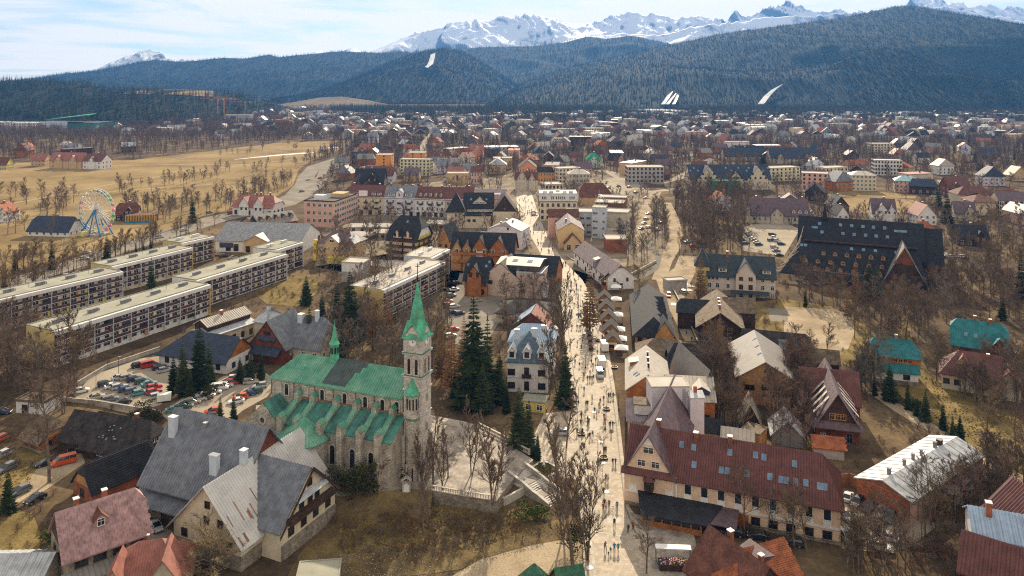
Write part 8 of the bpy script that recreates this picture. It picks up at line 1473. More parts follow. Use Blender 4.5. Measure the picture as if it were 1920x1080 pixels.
o = thing('caravan', 'small white box trailer at the parking lot gate', 'trailer', G(308, 753), R(20)); MB().box((0, 0, 1.3), (3.4, 1.9, 1.7)).build('body', WHITE, o); [MB().box((0, s_ * .85, .35), (.6, .18, .6)).build('wheel', TYRE, o) for s_ in (-1, 1)]; MB().box((2.1, 0, .5), (1.0, .1, .1)).build('drawbar', IRON, o)
GD = 'cars by the gravel drive'
for px, py, dg, k, c, pl in [(66, 940, 245, 'saloon', 'black', 'on the gravel drive before the pink house'), (38, 925, 240, 'hatchback', 'grey', 'behind the spruce by the drive'), (86, 872, 220, 'pickup', 'black', 'beside the red van'), (119, 870, 215, 'van', 'orange_red', 'on the drive before the black barn'), (146, 847, 215, 'estate', 'black', 'behind the red van at the log house'), (2, 858, 250, 'hatchback', 'silver', 'cut by the left edge'), (12, 882, 250, 'hatchback', 'grey', 'at the left edge below the silver one'), (292, 992, 315, 'saloon', 'silver', 'in the yard between the grey hall and rusty gables'), (258, 948, 285, 'hatchback', 'black', 'at the corner of the grey hall'), (-2, 828, 250, 'hatchback', 'orange_red', 'cut by the left edge near the cabin'), (5, 776, 10, 'estate', 'navy', 'left of the white garage')]: car(px, py, dg, k, c, pl, GD)
GH = 'cars in the hotel yard'
for px, py, dg, k, c, pl in [(1590, 936, 55, 'saloon', 'silver', 'first along the board fence'), (1608, 947, 225, 'hatchback', 'black', 'second along the board fence'), (1630, 955, 228, 'estate', 'grey', 'third along the board fence'), (1652, 966, 228, 'estate', 'champagne', 'fourth along the board fence'), (1668, 975, 228, 'hatchback', 'grey', 'last along the board fence'), (1583, 972, 290, 'saloon', 'silver', 'tucked behind the hotel corner'), (1587, 1012, 280, 'estate', 'silver', 'at the hotel side wall'), (1652, 1030, 330, 'estate', 'white', 'at the yard edge by the thicket'), (1672, 1014, 330, 'saloon', 'silver', 'at the yard edge by the thicket'), (1484, 1022, 165, 'estate', 'black', 'before the hotel front, right'), (1423, 1010, 165, 'saloon', 'black', 'before the hotel front, middle'), (1375, 1003, 160, 'hatchback', 'black', 'before the hotel canopy')]: car(px, py, dg, k, c, pl, GH)
for px, py, dg, k, c, pl in [(1132, 655, 92, 'lorry', 'white', 'parked by the market stalls'), (1127, 686, 92, 'lorry', 'silver', 'right behind the first lorry'), (1125, 706, 270, 'van', 'silver', 'behind the two lorries'), (1050, 815, 175, 'hatchback', 'silver', 'on the promenade apron under trees'), (1041, 627, 95, 'lorry', 'white', 'beside the white villa'), (1254, 556, 260, 'hatchback', 'red', 'on the side street'), (1300, 577, 190, 'hatchback', 'red', 'at the dark timber villa'), (1280, 549, 100, 'estate', 'silver', 'on the snowy side street')]: car(px, py, dg, k, c, pl, 'vehicles on the promenade and side street')
rc = random.Random(8); cs_ = list(PAINT)
def some(pts, dg, pl, grp, kinds=('saloon', 'estate', 'hatchback')):
 for px, py in pts: car(px, py, dg + rc.uniform(-5, 5), rc.choice(kinds), rc.choice(('silver', 'white', 'black', 'grey', 'navy', 'silver', 'red', 'champagne')), pl, grp)
some([(857, 533), (852, 545), (846, 556), (840, 567), (893, 566), (852, 577), (848, 588), (842, 574), (862, 590), (850, 620), (845, 632)], 30, 'in the yard behind the tower spruces', 'cars in the yard behind the spruces')
some([(1403 + 4 * i, 440 + 4 * i) for i in range(6)] + [(1448, 441), (1452, 447), (1457, 453), (1446, 452), (1465, 459), (1456, 472), (1461, 480), (1452, 465)], 5, 'in the car park left of the dark hotel', 'cars at the dark hotel')
some([(1526, 529), (1527, 535), (1541, 533), (1565, 535), (1590, 534), (1512, 533)], 100, 'along the front of the dark hotel', 'cars before the dark hotel')
some([(1735 + 10 * i, 480 + (i % 2) * 3) for i in range(8)], 10, 'right of the dark hotel gable', 'cars right of the dark hotel')
some([(161, 475), (158, 486), (127, 519), (146, 514), (30, 545), (4, 548), (60, 535), (92, 528)], 30, 'on the strip behind the flats', 'cars behind the flats')
some([(420, 482), (437, 485), (412, 478), (1208, 420), (1212, 412), (1216, 402), (1203, 430), (1216, 428)], 40, 'between the town buildings', 'cars between buildings'); some([(700, 400), (665, 403), (790, 402), (1002, 400), (632, 590), (1002, 404)], 5, 'by the terraced houses', 'cars by the terraced houses'); some([(393, 400), (434, 401), (300, 446), (345, 433), (452, 402), (520, 388), (566, 360), (600, 335), (578, 338), (620, 318), (622, 322), (626, 318)], 40, 'on the main road', 'vehicles on the main road', ('van', 'estate', 'saloon'))
some([(1290, 455), (1300, 463), (1392, 452), (1398, 458), (1180, 352), (1160, 350), (1140, 354), (1192, 362), (1212, 372), (1240, 420), (1232, 432), (1700, 420), (1690, 414), (1660, 418), (1710, 425)], 20, 'among the trees right of the centre', 'cars right of the centre')
# ------------------------------------------------------------------ people: one continuous body each (skin modifier), clothes by colour
SKIN = mat('skin', (.45, .27, .18), .7); HAIRS = [mat('dark_hair', (.03, .02, .014), .8), mat('fair_hair', (.28, .18, .08), .8)]
CLOTH = {n: mat('cloth_' + n, c, .9, amt=.15) for n, c in dict(black=(.02, .02, .022), navy=(.025, .035, .08), grey=(.14, .14, .15), red=(.32, .03, .03), blue=(.04, .14, .36), green=(.03, .16, .10), white=(.6, .6, .58), brown=(.12, .07, .04), teal=(.03, .2, .22), beige=(.36, .3, .22), jeans=(.06, .08, .13)).items()}
def body_mesh(pose, seed):
 st = pose; V = [(0, 0, .93)]; E = []; Rr = [(.15, .11)]
 def a(par, p, r): V.append(p); E.append((par, len(V) - 1)); Rr.append(r if isinstance(r, tuple) else (r, r)); return len(V) - 1
 ch = a(0, (0, .0, 1.12), (.145, .1)); s1 = a(ch, (0, .02, 1.34), (.17, .105)); nk = a(s1, (0, .02, 1.47), .06); hd = a(nk, (0, .045, 1.58), .088); a(hd, (0, .035, 1.70), .085)
 for sx, ph in ((-1, 1), (1, -1)):
  f = st * ph; hp = a(0, (sx * .09, 0, .88), .1); kn = a(hp, (sx * .10, .16 * f + .02, .49), .075); an = a(kn, (sx * .10, .22 * f - .04 * abs(st), .09), .05); a(an, (sx * .11, .22 * f + .12, .04), .045)
  sh = a(s1, (sx * .2, .02, 1.37), .068); el = a(sh, (sx * .25, -.12 * f, 1.11), .05); wr = a(el, (sx * .24, -.18 * f + .12, .88), .037); a(wr, (sx * .235, -.19 * f + .16, .79), .035)
 me = bpy.data.meshes.new('person'); me.from_pydata(V, E, []); o = bpy.data.objects.new('person', me); COL.objects.link(o); md = o.modifiers.new('s', 'SKIN'); me.skin_vertices
 if not me.skin_vertices: bm = bmesh.new(); bm.from_mesh(me); bm.verts.layers.skin.verify(); bm.to_mesh(me); bm.free()
 for i, r in enumerate(Rr): me.skin_vertices[0].data[i].radius = r
 me.skin_vertices[0].data[0].use_root = True; sb = o.modifiers.new('d', 'SUBSURF'); sb.levels = 1; sb.render_levels = 1
 bpy.context.view_layer.update(); out = bpy.data.meshes.new_from_object(o.evaluated_get(bpy.context.evaluated_depsgraph_get())); bpy.data.objects.remove(o); out.name = 'person'
 # nose and fingers are pulled out of / added to the same mesh
 out.materials.clear(); [out.materials.append(m) for m in (CLOTH['black'], CLOTH['jeans'], SKIN, HAIRS[0])]
 for p in out.polygons:
  c = p.center; p.use_smooth = True
  if c.z > 1.66 or (c.z > 1.52 and c.y < .02): p.material_index = 3
  elif c.z > 1.44 or (abs(c.x) > .19 and c.z < .86): p.material_index = 2
  elif c.z < .10: p.material_index = 0
  elif c.z < .86: p.material_index = 1
  else: p.material_index = 0
 return out
BODIES = [body_mesh(s_, i) for i, s_ in enumerate((1.0, -1.0, .55, .12))]
rp = random.Random(15); NP = [0]
def person(px, py, jac, tr_, label, heading=None, s_=1.0, group=None, hair=0, xy=None):
 p = xy or G(px, py); o = put('person', rp.choice(BODIES), None, (p.x, p.y, .022), R(rp.choice((0, 180)) + rp.uniform(-25, 25) if heading is None else heading)); tag(o, label, 'person', group or 'people on the near promenade'); k = s_ * rp.uniform(.96, 1.05); o.scale = (k, k, k)
 for i, m in ((0, CLOTH[jac]), (1, CLOTH[tr_]), (3, HAIRS[hair])): o.material_slots[i].link = 'OBJECT'; o.material_slots[i].material = m
 return o
for px, py, j, t_, lab, *s_ in [(1118, 927, 'teal', 'black', 'lone walker in teal at the left edge of the paving near a lamp'), (1135, 1033, 'grey', 'black', 'person in grey walking left of the group with children'), (1145, 1037, 'green', 'black', 'small child in green between the walking adults', .68), (1141, 1043, 'brown', 'jeans', 'tiny child beside the child in green', .52), (1152, 1035, 'blue', 'jeans', 'adult in light blue right of the children'), (1159, 1035, 'green', 'black', 'adult in dark green at the right of the family'), (1152, 988, 'navy', 'black', 'person in navy alone in the middle of the paving'), (1178, 1000, 'navy', 'jeans', 'person in navy standing in the shade at the restaurant'), (1187, 993, 'red', 'black', 'person in red in the shade by the restaurant shrubs'), (1101, 1032, 'brown', 'black', 'person in brown close to the poplars'), (1131, 959, 'red', 'black', 'person in red at the front of the crowd of four'), (1134, 951, 'navy', 'black', 'person in navy at the back of the crowd of four'), (1137, 957, 'white', 'jeans', 'person in white in the crowd of four'), (1142, 952, 'brown', 'black', 'person in brown at the right of the crowd of four'), (1157, 955, 'blue', 'jeans', 'person in blue pushing a white bicycle'), (1132, 929, 'brown', 'black', 'person in brown walking alone above the crowd of four'), (1136, 903, 'grey', 'black', 'left one of a pair, dressed in grey'), (1140, 903, 'white', 'jeans', 'right one of a pair, with a pale top'), (1149, 872, 'navy', 'black', 'person in navy at the shadow edge by the hotel'), (1154, 872, 'blue', 'blue', 'person in bright blue coat at the hotel shadow edge'), (1133, 851, 'black', 'black', 'person in black left of the pair near the paving band'), (1136, 850, 'red', 'black', 'person in red at the paving band'), (1146, 817, 'grey', 'black', 'person in grey under the young tree'), (1144, 802, 'black', 'black', 'left of two in black below the hanging lamp'), (1149, 802, 'navy', 'black', 'right of two in dark clothes below the hanging lamp'), (1106, 823, 'black', 'black', 'left one of a close dark pair at mid street'), (1111, 820, 'grey', 'jeans', 'right one of a close pair at mid street'), (1099, 763, 'black', 'black', 'left one of a pair at the upper left paving'), (1102, 762, 'brown', 'black', 'right one of a pair at the upper left paving'), (1141, 748, 'black', 'jeans', 'left of three walking by the planter'), (1145, 748, 'beige', 'black', 'middle of three walking by the planter'), (1150, 747, 'navy', 'black', 'right of three walking by the planter'), (1102, 715, 'red', 'black', 'left of four walking behind the van'), (1106, 714, 'black', 'jeans', 'second of four walking behind the van'), (1110, 715, 'blue', 'black', 'third of four walking behind the van'), (1113, 713, 'brown', 'black', 'fourth of four walking behind the van'), (1109, 683, 'black', 'black', 'person in black left of the second lorry'), (1117, 680, 'blue', 'black', 'person in blue beside the second lorry'), (1082, 617, 'black', 'black', 'person in black left of three by the carts'), (1086, 618, 'beige', 'jeans', 'person in beige among three by the carts'), (1089, 617, 'red', 'black', 'person in red among three by the carts'), (1082, 815, 'brown', 'black', 'person in brown under the apron trees'), (1092, 815, 'black', 'black', 'person in black at the apron edge'), (1297, 640, 'navy', 'black', 'person in navy on the side street below the black hall'), (1287, 628, 'grey', 'black', 'person in grey on the side street')]: person(px, py, j, t_, lab, s_=s_[0] if s_ else 1.0, hair=rp.randrange(2))
CK = list(CLOTH); PW = [G(*q) for q in PROM]; n = 0
while n < 175:
 py = rp.uniform(345, 600) if n < 140 else rp.uniform(600, 800); px = rp.uniform(965, 1150); p = G(px, py)
 if not inpoly(p.x, p.y, PW): continue
 n += 1; near = py > 480; person(px, py, rp.choice(CK), rp.choice(('black', 'jeans', 'grey')), 'walker on the stretch of promenade beside the market stalls' if near else 'walker in the far crowd on the upper promenade', group='walkers by the stalls' if near else 'far crowd on the promenade', hair=rp.randrange(2))
# bicycle held by the person in blue
p = G(1157, 957); o = thing('bicycle', 'white framed bicycle pushed by the person in blue', 'bicycle', (p.x - .6, p.y - .25, .03), R(20))
def torus(mb, c, r, t, n=18, ax='y'):
 for k in range(n):
  a, b = 2 * math.pi * k / n, 2 * math.pi * (k + 1) / n; f = (lambda q: (c[0] + r * math.cos(q), c[1], c[2] + r * math.sin(q))) if ax == 'y' else (lambda q: (c[0], c[1] + r * math.cos(q), c[2] + r * math.sin(q))); mb.tube(f(a), f(b), t, n=4)
for x in (-.52, .52): m = MB(); torus(m, (0, 0, 0), .33, .022); [m.tube((0, 0, 0), (.32 * math.cos(R(45 * k)), 0, .32 * math.sin(R(45 * k))), .005, n=3) for k in range(8)]; m.build('wheel', TYRE, o, (x, 0, .35))
m = MB(); [m.tube(a, b, .022, n=5) for a, b in (((-.52, 0, .35), (-.1, 0, .3)), ((-.1, 0, .3), (.38, 0, .8)), ((-.1, 0, .3), (-.25, 0, .85)), ((-.25, 0, .82), (.38, 0, .82)), ((-.52, 0, .35), (-.22, 0, .75)), ((.38, 0, .9), (.52, 0, .35)))]; m.build('frame', WHITE, o); MB().box((-.26, 0, .9), (.25, .13, .06)).build('saddle', TYRE, o); m = MB(); m.tube((.36, -.28, 1.0), (.36, .28, 1.0), .018); m.tube((.38, 0, .88), (.36, 0, 1.0), .018); m.build('handlebar', IRON, o)
# ------------------------------------------------------------------ street furniture
lamp = None
for i, (px, py, hd, lab) in enumerate([(1085, 755, 20, 'curled iron street lamp left of the paving across from the beige roofs'), (1135, 806, 150, 'curled iron street lamp above the two in black'), (1121, 864, 160, 'curled iron street lamp at the paving band near the hotel gable'), (1108, 934, 200, 'curled iron street lamp beside the walker in teal'), (1098, 690, 30, 'curled iron street lamp left of the second lorry'), (1092, 640, 20, 'curled iron street lamp beside the market carts'), (1088, 575, 20, 'curled iron street lamp across from the largest stall'), (1160, 770, 160, 'curled iron street lamp at the orange wall')]):
 p = G(px, py)
 if lamp is None:
  lamp = thing('street_lamp', lab, 'street lamp', p, R(hd), 'curled lamps on the promenade'); m = MB(); m.lathe((0, 0, 0), [(.2, 0), (.16, .5), (.07, .6), (.05, 4.2)], 8); m.build('pole', IRON, lamp); m = MB(); pts_ = [(0.55 - (.55 - .05 * k * .6) * math.cos(k * .45), 0, 4.2 + (.6 - .025 * k) * math.sin(k * .45)) for k in range(15)]; [m.tube(a, b, .035, n=4) for a, b in zip(pts_, pts_[1:])]; m.build('curled_arm', IRON, lamp); MB().lathe((.95, 0, 3.75), [(.08, .5), (.2, .3), (.16, 0)][::-1], 8).build('lantern', WHITE, lamp)
 else: dup(lamp, p, R(hd), label=lab)
pl_ = None
for i, (px, py, lab) in enumerate([(180, 730, 'tall parking lot lamp at the wall side'), (222, 704, 'tall parking lot lamp at the far fence')]):
 p = G(px, py)
 if pl_ is None: pl_ = thing('car_park_lamp', lab, 'street lamp', p, 0, 'parking lot lamps'); MB().tube((0, 0, 0), (0, 0, 5.4), .07, .05, 6).build('pole', IRON, pl_); m = MB(); m.box((.3, 0, 5.4), (.8, .2, .1)); m.build('lamp_head', ALU, pl_)
 else: dup(pl_, p, 0, label=lab)
cart = None
for i in range(8):
 px, py = 1097 + 1.6 * i, 580 + 11 * i; p = G(px, py)
 if cart is None:
  cart = thing('souvenir_cart', 'dark covered cart at the far end of the row on the promenade', 'cart', p, R(80), 'dark carts on the promenade'); MB().box((0, 0, .8), (2.2, 1.2, .7)).build('body', DWOOD, cart); r_ = MB(); r_.slab([(-1.3, -.9, 1.9), (1.3, -.9, 1.9), (1.3, 0, 2.3), (-1.3, 0, 2.3)], .05); r_.slab([(-1.3, 0, 2.3), (1.3, 0, 2.3), (1.3, .9, 1.9), (-1.3, .9, 1.9)], .05); r_.build('canopy', RBRT, cart); [MB().tube((x, y, 1.1), (x, y, 1.95), .04, n=4).build('post', IRON, cart) for x in (-1, 1) for y in (-.5, .5)]
  for x in (-.7, .7):
   for y in (-.65, .65): m = MB(); torus(m, (0, 0, 0), .38, .04, 12); m.build('wheel', DWOOD, cart, (x, y, .42))
 else: dup(cart, p, R(80), label='dark covered cart in the row on the promenade, ' + ['second from the far end', 'third from the far end', 'fourth from the far end', 'fourth from the near end', 'third from the near end', 'second from the near end', 'at the near end'][i - 1])
pt = None
for i, (px, py) in enumerate([(1137, 768), (1132, 860), (1090, 815), (1152, 690), (1122, 640), (1085, 590)]):
 p = G(px, py)
 if pt is None: pt = thing('tree_guard', 'round dark iron guard at the foot of a young promenade tree', 'planter', p, 0, 'tree guards on the promenade'); MB().lathe((0, 0, 0), [(.95, 0), (1.0, .45), (.9, .45), (.88, .1)], 14, cap=False).build('ring', IRON, pt); MB().lathe((0, 0, .3), [(.88, 0), (.3, .12)], 14).build('soil', BANK, pt)
 else: dup(pt, p, 0)
# church stairs, beds, statues and balustrades
SA, SB = G(968, 880, PZ), G(1046, 942); d = (SB - SA); d.z = 0; SL = d.length; sz = math.atan2(d.y, d.x)
st = thing('stairway', 'pale stone stairway in three flights from the church forecourt to the promenade', 'stairway', (SA.x, SA.y, 0), sz); PS = mat('pale_steps', (.50, .47, .42), .85, amt=.12, nsc=1.2); nfl, per = 3, 5; x = .4; z = PZ; dz = PZ / (nfl * per + 0.0)
for f in range(nfl):
 for k in range(per): z -= dz; MB().box((x + .22, 0, z / 2 + .02), (.46, 4.6, max(.06, z))).build('step', PS, st); x += .46
 if f < nfl - 1: ln = (SL - .4 - nfl * per * .46) / (nfl - 1); MB().box((x + ln / 2, 0, z / 2), (ln, 4.6, max(.08, z))).build('landing', PLZ, st); x += ln
for sg in (-1, 1):
 P = [(0, PZ + .6), (SL * .25, PZ * .78 + .6), (SL * .38, PZ * .70 + .55), (SL * .62, PZ * .38 + .55), (SL * .72, PZ * .32 + .55), (SL, .6)]
 for (xa, za), (xb, zb_) in zip(P, P[1:]): m = MB(); y0, y1 = sg * 2.3, sg * 2.75; m.slab([(xa, min(y0, y1), za), (xb, min(y0, y1), zb_), (xb, max(y0, y1), zb_), (xa, max(y0, y1), za)], max(za, zb_)); m.build('side_wall', CHST, st); m = MB(); m.slab([(xa, min(y0, y1) - .07, za + .14), (xb, min(y0, y1) - .07, zb_ + .14), (xb, max(y0, y1) + .07, zb_ + .14), (xa, max(y0, y1) + .07, za + .14)], .13); m.build('coping', PS, st)
for sg, lab in ((1, 'raised flower bed above the stairs with a white statue'), (-1, 'raised flower bed below the stairs with a white statue')):
 o = thing('flower_bed', lab, 'flower bed', (SA.x, SA.y, 0), sz); y0 = 2.9 if sg > 0 else -8.4; xs0, xs1 = (.4, 5.4) if sg > 0 else (-.6, 4.8); bh = 1.5; MB().box(((xs0 + xs1) / 2, y0 + 2.7, bh / 2 - .1), (xs1 - xs0, 5.2, bh - .2)).build('soil', BANK, o)
 for c_, dd in ((((xs0 + xs1) / 2, y0), (xs1 - xs0 + .5, .45)), (((xs0 + xs1) / 2, y0 + 5.4), (xs1 - xs0 + .5, .45)), ((xs1 + .1, y0 + 2.7), (.45, 5.0)), ((xs0 - .1, y0 + 2.7), (.45, 5.0))): MB().box((*c_, bh / 2 + .05), (*dd, bh + .1)).build('border_wall', PS, o)
 s_ = thing('statue', 'white robed statue in the flower bed ' + ('above' if sg > 0 else 'below') + ' the church stairs', 'statue', Vector((SA.x, SA.y, bh - .2)) + Matrix.Rotation(sz, 3, 'Z') @ Vector(((xs0 + xs1) / 2 - .3, y0 + 2.9, 0)), R(-60)); MB().box((0, 0, .35), (.7, .7, .7)).build('pedestal', CONC, s_)
 q = put('figure', BODIES[3], s_, (0, 0, .7)); [setattr(q.material_slots[k], 'link', 'OBJECT') or setattr(q.material_slots[k], 'material', WHITE) for k in range(4)]; MB().lathe((0, 0, .7), [(.36, 0), (.3, .5), (.2, 1.0), (.19, 1.2)], 10).build('robe', WHITE, s_)
def balustrade(pts, z, label):
 P = [G(*q, z) for q in pts]; o = thing('balustrade', label, 'balustrade', P[0]); me = MB().lathe((0, 0, 0), [(.06, 0), (.12, .25), (.06, .55), (.08, .7)], 6).mesh('baluster', CHTRIM)
 for a, b in zip(P, P[1:]):
  L = (b - a).length; an = math.atan2(b.y - a.y, b.x - a.x); c = (a + b) / 2 - P[0]; MB().box((0, 0, .1), (L, .4, .2)).build('plinth', CHST, o, c, an); MB().box((0, 0, .98), (L, .36, .14)).build('handrail', CHTRIM, o, c, an)
  n = max(2, int(L / .5)); [put('baluster', me, o, a.lerp(b, (k + .5) / n) - P[0] + Vector((0, 0, .2))) for k in range(n)]
 for a in P: MB().box((0, 0, .6), (.5, .5, 1.2)).build('post', CHST, o, a - P[0])
balustrade([(808, 919), (865, 929), (928, 939)], PZ, 'stone balustrade along the front edge of the church forecourt'); balustrade([(898, 801), (940, 822), (992, 852)], PZ, 'stone balustrade along the street side of the church forecourt')
o = thing('shrine', 'small stone shrine with a white niche and cross beside the thuja hedge', 'shrine', G(762, 926, 1.6), R(5)); MB().box((0, 0, 1.4), (1.7, .8, 2.8)).build('niche_wall', CHST, o); m = MB().poly([(-.55, -.42, .6), (.55, -.42, .6), (.55, -.42, 1.9), (0, -.42, 2.4), (-.55, -.42, 1.9)]); m.build('niche', WHITE, o); m = MB(); m.slab([(-1.1, -.6, 2.7), (0, -.6, 3.5), (0, .6, 3.5), (-1.1, .6, 2.7)], .1); m.slab([(0, -.6, 3.5), (1.1, -.6, 2.7), (1.1, .6, 2.7), (0, .6, 3.5)], .1); m.build('roof', CHTRIM, o); m = MB(); m.box((0, 0, 3.95), (.1, .1, 1.0)); m.box((0, 0, 4.1), (.55, .1, .1)); m.build('cross', IRON, o)
o = thing('souvenir_stall', 'open stall with a white awning and rows of colourful souvenirs', 'stall', G(1262, 1052), R(-4)); MB().box((0, 0, 2.5), (6.2, 1.4, .14)).build('awning', CAN, o); MB().box((0, -1.8, .5), (5.4, 2.4, 1.0)).build('counter', DWOOD, o); [MB().tube((x, y, 0), (x, y, 2.5), .05, n=4).build('post', IRON, o) for x in (-3, 3) for y in (-.5, .5)]
gd = [MB() for _ in range(4)]; rg_ = random.Random(3); [gd[rg_.randrange(4)].box((rg_.uniform(-2.5, 2.5), rg_.uniform(-2.9, -.8), 1.06 + rg_.uniform(0, .1)), (.2, .18, .14), rg_.uniform(0, 3)) for _ in range(170)]; [g_.build('goods', m, o, kind='stuff') for g_, m in zip(gd, (CLOTH['white'], CLOTH['red'], CLOTH['blue'], OFRAME))]
def wall(pts, h, t_, m, label, name='wall'):
 P = [G(*q) for q in pts]; o = thing(name, label, 'wall', P[0])
 for a, b in zip(P, P[1:]): L = (b - a).length; an = math.atan2(b.y - a.y, b.x - a.x); MB().box((0, 0, h / 2), (L, t_, h)).build('wall_section', m, o, (a + b) / 2 - P[0], an); MB().box((0, 0, h + .06), (L, t_ + .15, .12)).build('coping', CONC, o, (a + b) / 2 - P[0], an)
wall([(118, 752), (180, 758), (240, 768), (300, 778)], 1.0, .4, CHST, 'low stone wall along the near edge of the parking lot'); wall([(140, 728), (200, 692), (300, 658)], 1.3, .3, CONC, 'low wall between the parking lot and the balcony flats'); wall([(330, 765), (372, 742), (430, 712)], .9, .3, CHST, 'stone wall under the spruces along the church lane'); wall([(1160, 530), (1200, 508), (1230, 492)], 1.0, .5, PALE, 'pale stone embankment wall of the stream'); wall([(1440, 655), (1520, 665)], .8, .4, PALE, 'pale wall below the sports court'); wall([(1262, 545), (1285, 590), (1308, 645)], 1.0, .35, DWOOD, 'dark fence wall beside the side street'); wall([(1100, 505), (1062, 480)], .4, .3, PALE, 'low kerb wall along the promenade bend')
# ------------------------------------------------------------------ the big wheel and the fair beside it
p = G(181, 440); fw = thing('ferris_wheel', 'white ferris wheel with pastel gondolas on blue legs beside the meadow', 'ferris wheel', p, R(-18)); RW, HZ = 11.6, 13.4; FB = mat('blue_steel', (.03, .20, .42), .5); FWH = mat('white_steel', (.72, .70, .66), .5)
for y in (-1.1, 1.1):
 m = MB(); [torus(m, (0, y, HZ), rr, tt, 40) for rr, tt in ((RW, .2), (RW * .88, .13))]; m.build('rim', FWH, fw)
 for k in range(24): a = 2 * math.pi * k / 24; MB().tube((0, y * .5, HZ), (RW * math.cos(a), y, HZ + RW * math.sin(a)), .15, n=4).build('spoke', FWH, fw)
MB().tube((0, -1.8, HZ), (0, 1.8, HZ), .55, n=10, cap=True).build('hub', FB, fw)
for sx in (-1, 1):
 for y in (-1, 1): MB().tube((0, y * 1.6, HZ), (sx * 7.2, y * 4.2, 0), .38, .46, 6).build('leg', FB, fw)
for y in (-1, 1): MB().tube((0, y * 1.6, HZ), (0, y * 5.2, 0), .28, .34, 6).build('leg', FB, fw)
GC = [mat('gondola_' + n, c, .5) for n, c in dict(pink=(.62, .22, .30), green=(.12, .42, .20), blue=(.05, .22, .52), yellow=(.62, .55, .20), white=(.7, .68, .64)).items()]
gm = MB().lathe((0, 0, -1.5), [(.7, 0), (1.05, .3), (1.05, 1.0)], 8).mesh('gondola', GC[0]); rm2_ = MB().lathe((0, 0, 0), [(1.15, -.15), (.1, .3)], 8).mesh('gondola_roof', GC[0])
for k in range(24):
 a = 2 * math.pi * (k + .5) / 24; q = put('gondola', gm, fw, (RW * math.cos(a), 0, HZ + RW * math.sin(a))); q.material_slots[0].link = 'OBJECT'; q.material_slots[0].material = GC[(k // 2) % 5]; r_ = put('gondola_roof', rm2_, q); r_.material_slots[0].link = 'OBJECT'; r_.material_slots[0].material = GC[(k // 2) % 5]
MB().box((0, -1, .5), (13, 8, 1)).build('platform', CONC, fw); MB().box((-3, -6, 1.4), (4, 2.5, 2.4)).build('ticket_booth', GC[3], fw)
o = thing('pavilion', 'fairground pavilion fronted by a row of yellow boards', 'pavilion', G(262, 417), R(8)); MB().box((0, 5, 2.2), (16, 8, 3.6)).build('wall', RWOOD, o); bm_ = MB().box((0, 0, 2.2), (.45, .2, 4.4)).mesh('board', YWOOD); [put('board', bm_, o, (-8 + .9 * k, 0, 0)) for k in range(19)]; MB().box((0, 5, 4.1), (17, 9, .2)).build('roof', RBRT, o); MB().box((0, -1.2, .5), (15, 1.2, 1)).build('counter', FB, o)
# cranes, ski jumps
CO = mat('crane_orange', (.50, .16, .05), .6); cr0 = None
for i, (px, py, hd, hh, lab) in enumerate([(408, 224, 10, .92, 'orange tower crane at the left of the building site'), (420, 224, 190, 1.05, 'tallest orange tower crane in the middle of the building site'), (460, 219, 185, .8, 'orange tower crane at the right of the building site')]):
 p = G(px, py)
 if cr0 is None:
  cr0 = thing('tower_crane', lab, 'crane', p, R(hd), 'cranes of the building site'); m = MB()
  for k in range(12):
   z = 3.6 * k
   for a, b in (((-.9, -.9), (.9, -.9)), ((.9, -.9), (.9, .9)), ((.9, .9), (-.9, .9)), ((-.9, .9), (-.9, -.9))): m.tube((*a, z), (*a, z + 3.6), .28, n=4); m.tube((*a, z), (*b, z + 3.6), .16, n=3)
  m.build('mast', CO, cr0); m = MB(); m.tube((-14, -.8, 43), (46, -.8, 43), .3, n=4); m.tube((-14, .8, 43), (46, .8, 43), .3, n=4); m.tube((0, 0, 45), (46, 0, 44.2), .3, n=4); [m.tube((4 * k, -.8, 43), (4 * k + 2, 0, 45), .15, n=3) for k in range(11)]; m.build('jib', CO, cr0); MB().box((-12.5, 0, 42), (3, 1.8, 2.6)).build('counterweight', CONC, cr0); MB().box((1.6, 1.2, 41.6), (1.6, 1.6, 2)).build('cab', WPL, cr0); m = MB(); m.tube((0, 0, 43), (0, 0, 50), .3, n=4); m.tube((0, 0, 50), (38, 0, 44.5), .12, n=3); m.tube((0, 0, 50), (-13, 0, 43.4), .12, n=3); m.build('tower_peak', CO, cr0)
 else: dup(cr0, p, R(hd), hh, lab)
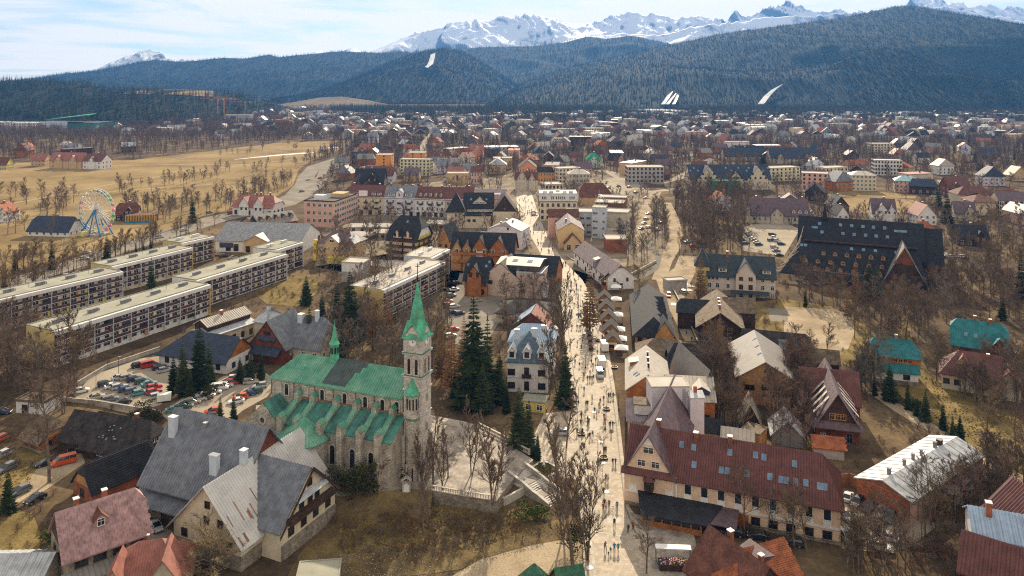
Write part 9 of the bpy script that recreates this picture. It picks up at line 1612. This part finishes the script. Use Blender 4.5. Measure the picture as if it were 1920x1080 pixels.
for lab, hl, le, ri in [('long white ski jump hill on the forested slope', HR, [(1418, 204), (1430, 190), (1444, 177), (1462, 167)], [(1430, 203), (1441, 190), (1453, 178), (1465, 168)]), ('left one of three white ski jump ramps', HR, [(1238, 204), (1243, 196), (1249, 188), (1257, 181)], [(1245, 204), (1249, 196), (1254, 189), (1259, 182)]), ('middle one of three white ski jump ramps', HR, [(1247, 204), (1252, 196), (1258, 189), (1264, 183)], [(1253, 204), (1257, 197), (1262, 190), (1266, 184)]), ('right one of three white ski jump ramps', HR, [(1258, 205), (1261, 199), (1265, 191), (1268, 186)], [(1264, 205), (1266, 199), (1269, 192), (1270, 187)])]:
 A = [hl.hit(*q) for q in le]; B = [hl.hit(*q) for q in ri]; o = thing('ski_jump', lab, 'ski jump', A[0]); m = MB(); up = Vector((0, -14, 12)); [m.slab([A[i] + up - A[0], B[i] + up - A[0], B[i + 1] + up - A[0], A[i + 1] + up - A[0]], 2) for i in range(3)]; m.build('landing_slope', MATS['shaded_snow'], o); m = MB(); [m.tube(B[i] + up - A[0] + Vector((0, 0, 1)), B[i + 1] + up - A[0] + Vector((0, 0, 1)), 1.2, n=4) for i in range(3)]; m.build('side_rail', GREYM, o)
for i, (px, py) in enumerate([(1114, 773), (1103, 783), (1127, 829), (1131, 868), (1137, 923), (1106, 1065)]): p = G(px, py); tag(MB().lathe((0, 0, 0), [(.62, 0), (.62, .05), (.5, .08)], 14).build('ground_light', WHITE, None, (p.x, p.y, .03)), 'white round ground disc in the paving, ' + ['beside the planter trees', 'left of the pair at the upper paving', 'between the young tree and the close pair', 'at the middle paving band', 'above the crowd of four', 'at the bottom by the poplars'][i], 'ground light')
# ------------------------------------------------------------------ the air between here and the mountains
hz = bpy.data.materials.new('valley_haze'); hz.use_nodes = True; t = hz.node_tree; t.nodes.clear()
pv = N(t, 'ShaderNodeVolumePrincipled'); pv.inputs['Color'].default_value = (.13, .40, 1.0, 1); pv.inputs['Density'].default_value = .000062; pv.inputs['Anisotropy'].default_value = .25
mo = N(t, 'ShaderNodeOutputMaterial'); t.links.new(pv.outputs[0], mo.inputs['Volume'])
MB().box((0, 4350, 488), (18600, 10900, 1064)).build('haze', hz, None, kind='stuff')
